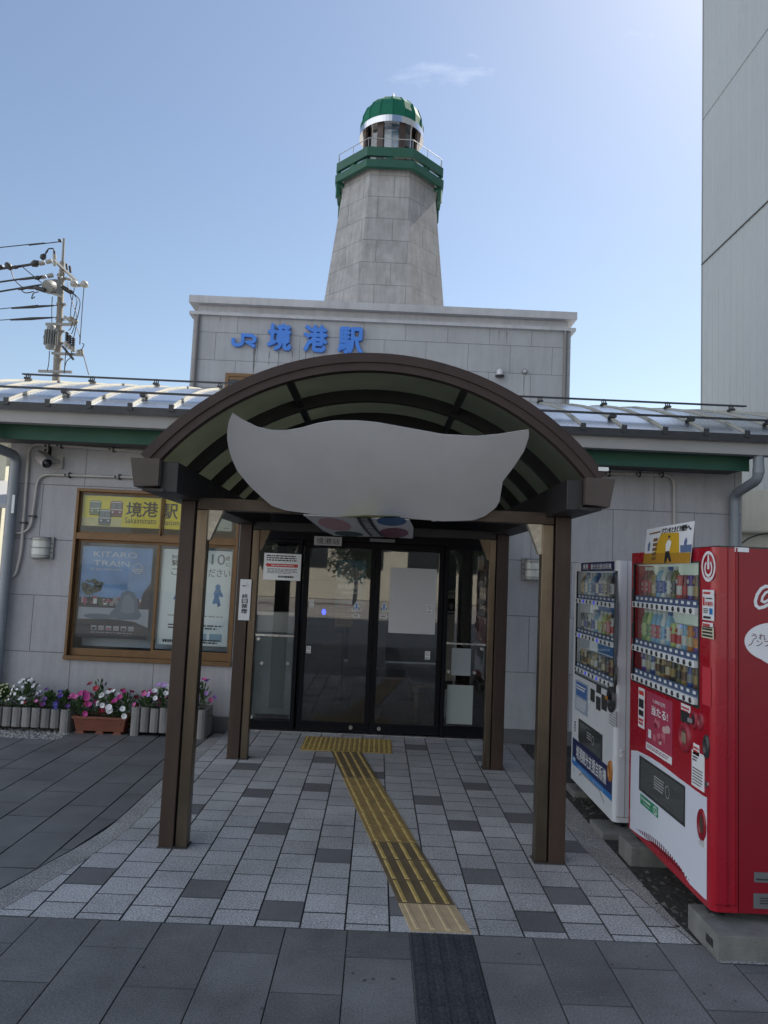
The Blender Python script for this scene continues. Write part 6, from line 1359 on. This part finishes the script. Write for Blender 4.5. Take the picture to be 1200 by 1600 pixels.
FC = {'magenta': (0.42, 0.02, 0.20), 'pink': (0.55, 0.10, 0.30), 'white': (0.74, 0.73, 0.76), 'dark red': (0.20, 0.012, 0.04), 'lilac': (0.42, 0.22, 0.58), 'blue': (0.03, 0.03, 0.26), 'violet': (0.09, 0.02, 0.19), 'crimson': (0.36, 0.02, 0.05), 'cream': (0.44, 0.46, 0.26)}
for k_, v_ in FC.items(): mat('petal '+k_, v_, 0.6, var=0.2, vscale=40)
M_eye = mat('petal throat', (0.32, 0.30, 0.14), 0.6)
def bloom_mesh(c, r):
    n = 15; q = MB(); rim = [Vector((r*(1-.10*abs(cos(2.5*a)))*cos(a), r*(1-.10*abs(cos(2.5*a)))*sin(a), r*.12*sin(5*a))) for a in [2*pi*i/n for i in range(n)]]
    inn = [Vector((r*.17*cos(2*pi*i/n), r*.17*sin(2*pi*i/n), -r*.30)) for i in range(n)]
    q.grid([inn, rim], 0, True, True); q.grid([[Vector((r*.05*cos(2*pi*i/n), r*.05*sin(2*pi*i/n), -r*.8)) for i in range(n)], inn], 0, True, True); q.face([p_+Vector((0, 0, -r*.06)) for p_ in inn], 1)
    me = bpy.data.meshes.new('blossom'); me.from_pydata(q.v, [], q.f); me.materials.append(_mats['petal '+c]); me.materials.append(M_eye); me.polygons.foreach_set('material_index', q.m); me.polygons.foreach_set('use_smooth', q.s); return me
_bm = {}
def plant(x, y, z, label, cols, n, rad, r=0.034, nf=150, seed=0, group='bedding plants in the flower boxes'):
    R = random.Random(seed); t = thing('bedding_plant', label, 'flowers', (x, y, z), group)
    q = MB(); rx, ry, rz_ = rad
    for _ in range(int(nf*1.5)):
        a, e = R.uniform(0, 6.283), R.uniform(-0.35, 1.5); rr_ = R.uniform(0.45, 1.0)
        p_ = Vector((x+rx*rr_*cos(a)*cos(e), y+ry*rr_*sin(a)*cos(e), z+rz_*max(-.4, rr_*sin(e)))); d = Vector((cos(a)*cos(e), sin(a)*cos(e)-.2, sin(e)+.3)).normalized(); u = d.cross(Vector((0, 0, 1))).normalized(); s_ = R.uniform(.016, .036)
        u = (u+Vector((R.gauss(0, .4), R.gauss(0, .4), R.gauss(0, .4)))).normalized(); q.face([p_-d*s_, p_+u*s_*.42-d*s_*.2, p_+d*s_, p_-u*s_*.42-d*s_*.2])
    for _ in range(10):
        a = R.uniform(0, 6.28); q.tube([(x, y, z-.02), (x+rx*.4*cos(a), y+ry*.4*sin(a), z+rz_*.4), (x+rx*.8*cos(a), y+ry*.8*sin(a), z+rz_*.6)], 0.0025, 4, 0, False)
    q.build('foliage', M_pleaf, t)
    for i in range(int(n*0.8)):
        c = cols[i % len(cols)]; key = (c, round(r, 3))
        if key not in _bm: _bm[key] = bloom_mesh(c, r)
        a, e = R.uniform(-3.0, 0.2), R.uniform(0.1, 1.35); o = bpy.data.objects.new('blossom', _bm[key]); COL.objects.link(o); o.parent = t
        d = Vector((cos(a)*cos(e), sin(a)*cos(e)-.25, sin(e)+.15)); o.location = (rx*1.04*cos(a)*cos(e), ry*1.04*sin(a)*cos(e), rz_*1.08*sin(e))
        k = R.uniform(.8, 1.15); o.rotation_euler = (d+Vector((R.gauss(0, .25), R.gauss(0, .25)-.25, R.gauss(0, .25)))).to_track_quat('Z', 'Y').to_euler(); k *= 0.88; o.scale = (k, k, k)
plant(-3.86, 7.57, 0.25, 'bushy plant of tiny cream flowers at the left end of the left log planter', ['cream'], 46, (.17, .13, .19), 0.013, 240, 1)
plant(-3.60, 7.55, 0.26, 'mounded plant of small white flowers in the middle of the left log planter', ['white'], 40, (.17, .13, .24), 0.018, 170, 2)
plant(-3.50, 7.52, 0.23, 'low plant with two pink blooms at the front of the left log planter', ['pink', 'crimson', 'pink'], 4, (.10, .09, .09), 0.030, 70, 3)
plant(-3.36, 7.55, 0.24, 'low plant of violet blooms right of the white mound', ['violet'], 8, (.13, .12, .17), 0.030, 120, 21)
plant(-3.20, 7.55, 0.23, 'dark green plant of deep blue petunias at the right end of the left log planter', ['blue', 'violet', 'blue'], 10, (.14, .12, .17), 0.032, 170, 4)
plant(-3.02, 7.53, 0.17, 'trailing plant of magenta and pink petunias at the left end of the terracotta trough', ['magenta', 'pink', 'magenta'], 15, (.19, .14, .22), 0.036, 150, 5)
plant(-2.86, 7.56, 0.20, 'tall plant of crimson petunias standing up in the terracotta trough', ['crimson', 'dark red', 'crimson'], 11, (.15, .11, .34), 0.036, 110, 6)
plant(-2.72, 7.53, 0.18, 'plant of clean white petunias in the centre of the terracotta trough', ['white'], 12, (.13, .13, .26), 0.038, 130, 7)
plant(-2.57, 7.54, 0.17, 'plant of dark red and white petunias at the right end of the terracotta trough', ['dark red', 'white', 'dark red', 'magenta'], 15, (.16, .13, .26), 0.034, 150, 8)
plant(-2.36, 7.56, 0.27, 'plant of pink petunias at the left end of the right log planter', ['pink', 'dark red', 'pink'], 12, (.15, .12, .15), 0.034, 120, 9)
plant(-2.18, 7.54, 0.28, 'spreading plant of white petunias left of the front post', ['white', 'white', 'lilac'], 22, (.18, .14, .23), 0.036, 150, 10)
plant(-2.02, 7.53, 0.27, 'plant of lilac petunias partly hidden by the front post', ['lilac', 'white', 'lilac', 'pink'], 16, (.14, .13, .20), 0.034, 120, 11)
plant(-1.80, 7.56, 0.28, 'tall loose plant of lilac petunias right of the front post', ['lilac', 'lilac', 'violet', 'pink'], 18, (.16, .12, .30), 0.033, 120, 12)

# ================================================================== WALL LAMPS, CAMERA, FLOODLIGHT, BELL
M_cage = mat('grey lamp metal', (0.22, 0.225, 0.23), 0.45, 0.3)
M_lglass = mat('ribbed lamp glass', (0.50, 0.52, 0.50), 0.2, coat=0.5)
def lamp(px0, py0, px1, py1, flip, label):
    a, c = at(px0, py0, WY), at(px1, py1, WY); x0, x1, z1, z0 = a.x, c.x, a.z, c.z; t = thing('wall_lamp', label, 'wall lamp', ((x0+x1)/2, WY, z0), 'caged wall lamps')
    pw = (x1-x0)*.16; q = MB(); q.box((x0, WY-0.03, z0), (x1, WY-0.001, z1)); q.build('back_plate', M_cage, t, bevel=0.006)
    g0, g1 = (x0+0.004, x1-pw) if not flip else (x0+pw, x1-0.004)
    q = MB(); n = 10; rows = []
    for i in range(n+1): th = pi*i/n; rows.append([((g0+g1)/2-(g1-g0)/2*cos(th), WY-0.031-0.075*sin(th)**.8 if 0 < i < n else WY-0.031, z) for z in (z0+0.012, z1-0.012)])
    q.grid(rows[::-1] if False else rows, 0, True); q.build('lamp_glass', M_lglass, t)
    q = MB()
    for k in (0.16, .5, .84):
        z = z0+(z1-z0)*k; q.tube([((g0+g1)/2-(g1-g0)/2*1.02*cos(pi*i/12), WY-0.034-0.080*max(0, sin(pi*i/12))**.8, z) for i in range(13)], 0.004, 5)
    for k in (.06, .94):
        z = z0+(z1-z0)*k; q.prism(Frame((0, 0, z), (1, 0, 0), (0, -1, 0)), [((g0+g1)/2-(g1-g0)/2*1.04*cos(pi*i/12), -WY+0.031+0.084*max(0, sin(pi*i/12))**.8) for i in range(13)][::-1], -0.008, 0.008)
    q.build('cage', M_cage, t)
    for k in (.3, .5, .7):
        x = x1-pw*.5 if not flip else x0+pw*.5; q = MB(); z = z0+(z1-z0)*k; q.cyl((x, WY-0.031, z), (x, WY-0.036, z), 0.009, None, 8); q.build('screw', M_dkpl, t)
lamp(53, 838, 84, 874, False, 'caged grey wall lamp on the left wall beside the window')
lamp(815, 872, 846, 908, True, 'caged grey wall lamp on the right wall half behind the front right post')

sc_ = at(73, 722, WY-0.12)
SCM = thing('security_camera', 'grey bullet security camera under the left eave', 'camera', (sc_.x, WY, sc_.z))
q = MB(); q.box((sc_.x+0.055, WY-0.035, sc_.z-0.055), (sc_.x+0.135, WY-0.001, sc_.z+0.085)); q.build('base_box', M_conduit, SCM, bevel=0.006)
q = MB(); c0 = Vector((sc_.x-0.095, WY-0.10, sc_.z+0.060)); c1 = Vector((sc_.x+0.045, WY-0.20, sc_.z-0.025)); d = (c1-c0).normalized()
q.tube([c0, c0+d*0.02, c1-d*0.03, c1-d*0.001], [0.045, 0.062, 0.062, 0.058], 18); q.build('body', mat('camera shell', (0.33, 0.31, 0.30), 0.4), SCM)
q = MB(); q.tube([c1, c1+d*0.012, c1+d*0.012-d*0.02], [0.05, 0.048, 0.036], 18); q.build('lens', M_btn, SCM)
q = MB(); up_ = Vector((0, 0, 1)); sd_ = d.cross(up_).normalized(); up_ = sd_.cross(d)
q.hexa([c0-sd_*.05+up_*.064, c0+sd_*.05+up_*.064, c1+d*.05+sd_*.05+up_*.064, c1+d*.05-sd_*.05+up_*.064, c0-sd_*.05+up_*.069, c0+sd_*.05+up_*.069, c1+d*.05+sd_*.05+up_*.069, c1+d*.05-sd_*.05+up_*.069]); q.build('sunshade', mat('camera shade', (0.30, 0.285, 0.275), 0.4), SCM)
q = MB(); q.tube([(sc_.x+0.09, WY-0.036, sc_.z+0.02), (sc_.x+0.07, WY-0.10, sc_.z+0.02), c0+d*0.07], 0.018, 8); q.build('arm', M_conduit, SCM)

fl = at(780, 584, BY)
FL = thing('wall_light', 'small hooded white light fixed high on the grey upper wall', 'light', (fl.x, BY, fl.z-0.07))
q = MB(); q.tube([(fl.x, BY-0.08, fl.z-0.05), (fl.x, BY-0.08, fl.z+0.04), (fl.x, BY-0.08, fl.z+0.065)], [0.062, 0.062, 0.03], 14); q.box((fl.x-0.04, BY-0.05, fl.z-0.04), (fl.x+0.04, BY-0.001, fl.z+0.03)); q.build('hood', mat('lamp hood', (0.5, 0.5, 0.52), 0.4), FL)
q = MB(); q.lathe((fl.x, BY-0.08, fl.z-0.09), [(0.05, 0), (0.085, 0.012), (0.085, 0.035)], 14); q.build('rim', M_dkpl, FL)
bl = at(819, 581, BY)
BL = thing('wall_bell', 'round grey wall bell with dirt run below on the upper wall', 'bell', (bl.x, BY, bl.z-0.05))
q = MB(); q.tube([(bl.x, BY-0.001, bl.z), (bl.x, BY-0.03, bl.z), (bl.x, BY-0.045, bl.z)], [0.055, 0.055, 0.045], 18); q.build('ring', M_cage, BL); q = MB(); q.tube([(bl.x, BY-0.046, bl.z), (bl.x, BY-0.065, bl.z)], [0.034, 0.028], 16); q.build('face', mat('bell face', (0.4, 0.4, 0.42), 0.4), BL)

# ================================================================== UTILITY POLE AND LINES
PY = 20.0
def p_(x, y, dy=0.0): return at(x, y, PY+dy)
M_pole = mat('concrete pole', (0.24, 0.22, 0.195), 0.8, var=0.12, vscale=2, streak=0.12)
M_galv = mat('galvanised steel', (0.22, 0.215, 0.205), 0.45, 0.3, var=0.12, vscale=6)
M_ins = mat('white porcelain', (0.36, 0.35, 0.32), 0.25)
M_rub = mat('black rubber', (0.015, 0.015, 0.017), 0.5)
M_xf = mat('grey transformer paint', (0.19, 0.195, 0.19), 0.5, var=0.1, vscale=4)
def Z_(x, y, dy=0.0): return p_(x*0.15, 360+y*0.15, dy)      # readings from an enlarged view
pb = p_(88, 580); UP_ = thing('utility_pole', 'concrete utility pole with transformer and insulators behind the left roof', 'utility pole', (pb.x, PY, 0))
q = MB(); top_, bot_ = Z_(650, 330), Z_(592, 1460); ext = bot_+(bot_-top_)*((bot_.z)/(top_.z-bot_.z)); q.tube([Vector((bot_.x-0.02, PY, 0)), bot_, top_], [0.12, 0.105, 0.072], 16); q.build('shaft', M_pole, UP_)
q = MB(); q.cyl(Z_(652, 345), Z_(666, 85), 0.042, 0.036, 10); q.build('top_pipe', M_galv, UP_)
def member(name, pts, r, m, box=None):
    q = MB()
    if box: q.bar(pts[0], pts[1], *box)
    else: q.tube(pts, r, 8)
    return q.build(name, m, UP_)
member('crossarm', [Z_(560, 310, -0.6), Z_(795, 525, 0.5)], 0, M_galv, (0.06, 0.06)); member('crossarm', [Z_(478, 978, -0.2), Z_(778, 980, -0.2)], 0, M_galv, (0.06, 0.075)); member('crossarm', [Z_(540, 1278, -0.25), Z_(865, 1300, -0.25)], 0, M_galv, (0.06, 0.07)); member('crossarm', [Z_(402, 1466, -0.3), Z_(748, 1476, -0.3)], 0, M_galv, (0.06, 0.07)); member('crossarm', [Z_(750, 573, 0), Z_(890, 575, 0)], 0, M_galv, (0.05, 0.07)); member('crossarm', [Z_(672, 898, -0.3), Z_(780, 985, -0.3)], 0, M_galv, (0.06, 0.08)); member('crossarm', [Z_(650, 1205, -0.3), Z_(765, 1345, -0.3)], 0, M_darkmetal, (0.06, 0.06)); member('crossarm', [Z_(500, 640, -0.35), Z_(640, 690, -0.35)], 0, M_galv, (0.06, 0.05))
for x, y in ((880, 562), (775, 558)): q = MB(); c = Z_(x, y, -0.03); q.lathe(c, [(0.03, -0.10), (0.10, -0.07), (0.12, 0.0), (0.08, 0.08), (0.02, 0.11)], 12); q.build('insulator', M_ins, UP_)
def insul(a, b_, r=0.05, m=M_ins):
    a, b_ = Vector(a), Vector(b_); r = r*0.72; n = 5; pts, rs = [], []
    for i in range(n*2+1): pts.append(a+(b_-a)*(i/(n*2))); rs.append(r if i % 2 else r*.5)
    q = MB(); q.tube(pts, rs, 8); q.build('insulator', m, UP_)
insul(Z_(565, 210, -.55), Z_(567, 285, -.55), 0.055, M_rub); insul(Z_(567, 250, -.55), Z_(570, 300, -.55), 0.075); insul(Z_(572, 325, -.55), Z_(566, 370, -.55), 0.07)
insul(Z_(410, 345, -.5), Z_(468, 338, -.5), 0.10); insul(Z_(480, 330, -.5), Z_(545, 318, -.5), 0.10); insul(Z_(425, 490, -.2), Z_(480, 482, -.2), 0.09); insul(Z_(495, 478, -.2), Z_(555, 465, -.2), 0.10)
insul(Z_(690, 345, .1), Z_(700, 410, .1), 0.05, M_rub); insul(Z_(726, 370, .2), Z_(735, 440, .2), 0.06, M_rub); insul(Z_(690, 500, .0), Z_(745, 515, .0), 0.07); insul(Z_(735, 905, -.3), Z_(745, 940, -.3), 0.12); insul(Z_(775, 930, -.3), Z_(790, 965, -.3), 0.12)
for x, y in ((700, 1060), (730, 1090), (765, 1115)): insul(Z_(x, y, -.3), Z_(x-5, y+110, -.3), 0.085, M_rub); insul(Z_(x-5, y+95, -.3), Z_(x-6, y+150, -.3), 0.10)
insul(Z_(815, 1245, -.25), Z_(818, 1290, -.25), 0.08); insul(Z_(845, 1240, -.25), Z_(850, 1295, -.25), 0.10); insul(Z_(600, 455, -.1), Z_(640, 500, -.1), 0.07)
# switch drum and black bushings
q = MB(); a, b_ = Z_(490, 590, -0.5), Z_(600, 580, 0.1); q.tube([a, a+(b_-a)*.15, a+(b_-a)*.85, b_], [0.15, 0.20, 0.20, 0.15], 18); q.build('switch_drum', M_xf, UP_)
q = MB(); q.bar(Z_(570, 520, -.3), Z_(615, 670, -.2), 0.16, 0.2); q.build('switch_box', M_xf, UP_)
q = MB(); q.tube([Z_(350, 600, -.5), Z_(375, 597, -.5), Z_(470, 628, -.5)], [0.03, 0.065, 0.065], 10); q.build('bushing', M_rub, UP_); q = MB(); q.tube([Z_(650, 590, -.2), Z_(740, 645, -.2), Z_(765, 655, -.2)], [0.065, 0.065, 0.03], 10); q.build('bushing', M_rub, UP_)
# transformer with fins
q = MB(); a = Z_(478, 1000, -.35); b_ = Z_(575, 1235, -.35); w = b_.x-a.x; cx_ = (a.x+b_.x)/2
q.tube([(cx_, PY-.32, b_.z), (cx_, PY-.32, b_.z+.05), (cx_, PY-.32, a.z-.02), (cx_, PY-.32, a.z+.03)], [w*.36, w*.42, w*.42, w*.34], 16); xf = q.build('transformer', M_xf, UP_)
for i in range(9):
    th = pi+pi*i/8; c = Vector((cx_+w*.42*cos(th), PY-.32+w*.42*sin(th), 0)); q = MB(); q.bar(c+Vector((0, 0, b_.z+.12)), c+Vector((0, 0, a.z-.12)), 0.02, 0.10, 0, (cos(th), sin(th), 0)); q.build('fin', M_xf, xf)
for y in (1050, 1175, 1340, 500, 770, 925): c = Z_(592+(1460-y)*0.052, y); q = MB(); q.cyl(c-Vector((0, 0, .025)), c+Vector((0, 0, .025)), 0.112, None, 16); q.box((c.x+.09, PY-.04, c.z-.025), (c.x+.17, PY+.04, c.z+.025)); q.build('pole_band', M_galv, UP_)
def hang(pts, n=14, sag=0.0):
    P = [Vector(p__) for p__ in pts]; out = []
    for i in range(len(P)-1):
        p0, p1, p2, p3 = P[max(i-1, 0)], P[i], P[i+1], P[min(i+2, len(P)-1)]
        for j in range(n):
            t_ = j/n; out.append(0.5*((2*p1)+(-p0+p2)*t_+(2*p0-5*p1+4*p2-p3)*t_*t_+(-p0+3*p1-3*p2+p3)*t_**3))
    return out+[P[-1]]
q = MB()
for pts in (((765, 655), (830, 730), (820, 850), (775, 1000), (745, 1080)), ((755, 640), (800, 720), (790, 800), (745, 1000), (712, 1040)), ((700, 545), (740, 700), (790, 850), (800, 950), (770, 1110)), ((690, 1190), (680, 1330), (668, 1490)), ((745, 1260), (740, 1320), (690, 1370), (668, 1480)), ((545, 690), (540, 800), (540, 960)), ((515, 1255), (508, 1380), (492, 1460)), ((455, 1180), (490, 1210), (520, 1240)), ((475, 1075), (455, 1110), (470, 1170)), ((875, 590), (858, 800), (832, 1190)), ((775, 600), (740, 800), (735, 900)), ((855, 1180), (875, 1190), (845, 1250)), ((800, 1010), (830, 1100), (830, 1180))):
    q.tube(hang([Z_(x, y, -0.33) for x, y in pts], 6), 0.012, 5)
q.build('jumper_cable', M_rub, UP_)
q = MB(); q.tube(hang([Z_(870, 1300, -.25), Z_(925, 1505, -.25)], 2), 0.015, 5); q.build('drop_cable', M_rub, UP_)
LNG = 'wires running left from the utility pole'
def wire(label, pts, r, r2=None, hardware=()):
    pts = [Z_(x, y, -0.35) for x, y in pts]; d = (pts[0]-pts[1]); far = pts[0]+d.normalized()*14+Vector((0, 0, -0.5)); t = MB(); t.tube(hang([far]+pts, 5), r, 6)
    for (x0, y0), (x1, y1), rr_ in hardware: t.tube([Z_(x0, y0, -.35), Z_(x0*.5+x1*.5, y0*.5+y1*.5, -.35), Z_(x1, y1, -.35)], [rr_*.6, rr_, rr_*.5], 8)
    tag(t.build('power_line', M_rub), label, 'wire', LNG)
wire('thin topmost wire reaching the tip of the utility pole', [(0, 178), (300, 155), (620, 118)], 0.014, None, (((610, 95), (640, 120), .05),))
wire('thick black wire with two dark connectors ending at the upper crossarm', [(0, 402), (200, 378), (330, 356), (410, 345)], 0.032, None, (((330, 358), (410, 332), .11), ((65, 345), (118, 405), .10), ((130, 388), (195, 380), .06), ((0, 370), (20, 400), .09), ((430, 300), (470, 250), .09), ((470, 250), (505, 192), .03)))
wire('black wire ending at the middle insulators above the switch drum', [(0, 537), (200, 515), (370, 497), (430, 490)], 0.026, None, (((365, 500), (425, 488), .07),))
wire('black wire ending at the dark bushing of the switch drum', [(0, 637), (200, 610), (350, 600)], 0.026, None, (((190, 615), (280, 602), .04),))
wire('upper of the two thick sleeved cables on the pole', [(0, 818), (120, 810), (560, 783), (600, 778)], 0.012, None, (((120, 810), (560, 783), .045),))
wire('lower of the two thick sleeved cables on the pole', [(0, 935), (110, 931), (550, 908), (595, 902)], 0.012, None, (((110, 931), (550, 908), .045),))
q = MB(); q.tube(hang([Z_(115, 410, -.35), Z_(150, 510, -.35), Z_(240, 595, -.35), Z_(350, 610, -.35)], 6), 0.016, 5); q.tube(hang([Z_(205, 600, -.35), Z_(260, 650, -.35), Z_(355, 635, -.35)], 6), 0.016, 5); q.tube(hang([Z_(400, 640, -.35), Z_(350, 655, -.35), Z_(330, 710, -.35), Z_(365, 690, -.35)], 6), 0.016, 5); q.tube([Z_(240, 385, -.35), Z_(450, 560, -.35)], 0.013, 5); q.tube(hang([Z_(505, 192, -.45), Z_(550, 190, -.45), Z_(566, 212, -.5)], 4), 0.02, 5); q.build('jumper_cable', M_rub, UP_)
